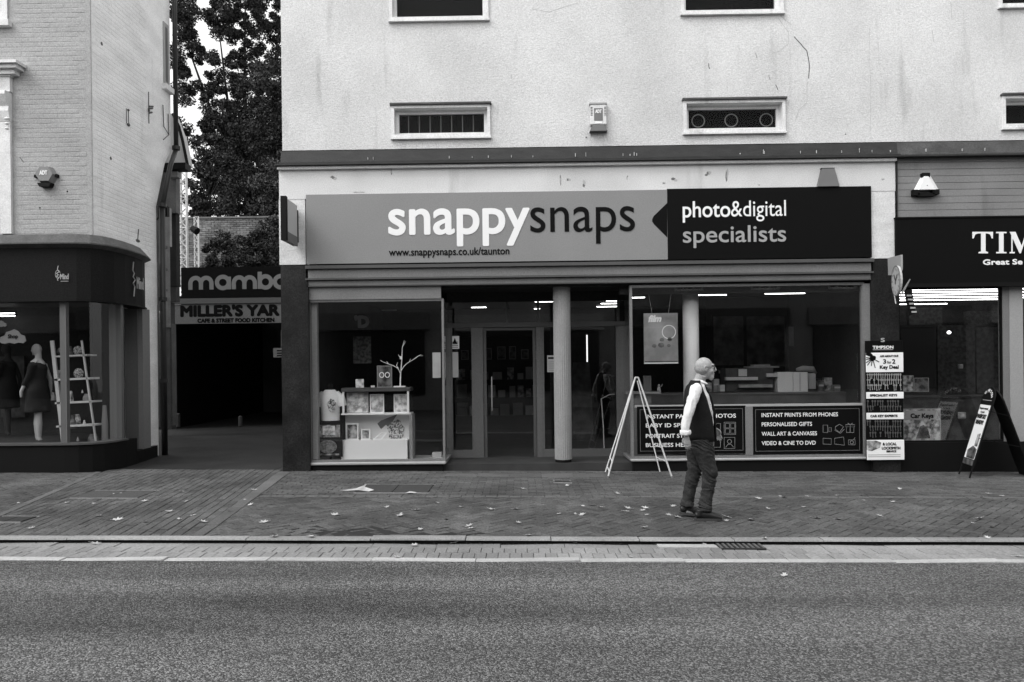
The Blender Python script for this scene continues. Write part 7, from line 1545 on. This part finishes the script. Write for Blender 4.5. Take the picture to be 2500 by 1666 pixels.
cover('long paved inspection cover in the footway before the display window', 880, 1052, 1184, 1205, mat('cover_fill', .045, .8, grain=.3, gs=45, bump=.003), 2)
cover('small dark slotted cover near the threshold right of the door', 1354, 1392, 1174, 1180)
cover('wide worn inspection cover in the lane paving', 205, 360, 1199, 1218, mat('cover_fill2', .060, .85, grain=.35, gs=45, bump=.003), 2)
cover('dark cover at the far left edge near the kerb', -15, 70, 1262, 1277)
# road gully grating against the kerb
a_, b2 = G(1752, 1333, RZ_), G(1860, 1340, RZ_); xa, xb = a_.x, G(1858, 1333, RZ_).x; ya_, yb_ = G(1800, 1343, RZ_).y, G(1800, 1328, RZ_).y
o = thing('gully_grate', 'cast iron gully grating let into the gutter against the kerb', 'drain', (xa, ya_, gz(xa) + RZ_))
def gb(x0, x1, y0_, y1_, z0, z1, nm, m): bm = nb(); box(bm, x0, x1, y0_, y1_, z0, z1); tilt(bm); obj(nm, bm, m, o)
gb(xa, xb, ya_, yb_, RZ_ - .01, RZ_ + .005, 'pit', darkgap); 
for y in (ya_, yb_ - .02): gb(xa, xb, y, y + .02, RZ_ + .006, RZ_ + .014, 'frame', iron)
for i in range(9): t = xa + (xb - xa - .02) * i / 8; gb(t, t + .022, ya_ + .021, yb_ - .021, RZ_ + .0055, RZ_ + .013, 'bar', mat('grate_bar', .10, .6, grain=.3))
# loose slab lying in the gutter, rubbish line along the kerb
a_ = G(1600, 1328, RZ_); bm = nb(); block(bm, [(a_.x, KY - .14), (a_.x + .55, KY - .14), (a_.x + .55, KY - .01), (a_.x, KY - .01)], RZ_ + .010); obj('channel_slab', bm, edge_m, gutter)
bm = nb()
for i in range(900):
    x = rnd(-5.2, 5.4); y = KY + rnd(-.035, .006); s = rnd(.004, .014); z = RZ_ + .004 + gz(x); v = [bm.verts.new((x + rnd(-s, s), y + rnd(-s, s), z + rnd(0, .010))) for _ in range(3)]; bm.faces.new(v)
tag(obj('gutter_debris', bm, mat('debris_dark', .02, .9)), kind='stuff')
bm = nb()
for i in range(700):
    x = rnd(-3.6, 6.5); y = YF - .06 - abs(random.gauss(0, .05)); s = rnd(.004, .012); z = .006 + gz(x) + relief(x, y); v = [bm.verts.new((x + rnd(-s, s), y + rnd(-s, s), z + rnd(0, .012))) for _ in range(3)]; bm.faces.new(v)
tag(obj('wall_foot_debris', bm, mat('debris_mid', .09, .9)), kind='stuff')
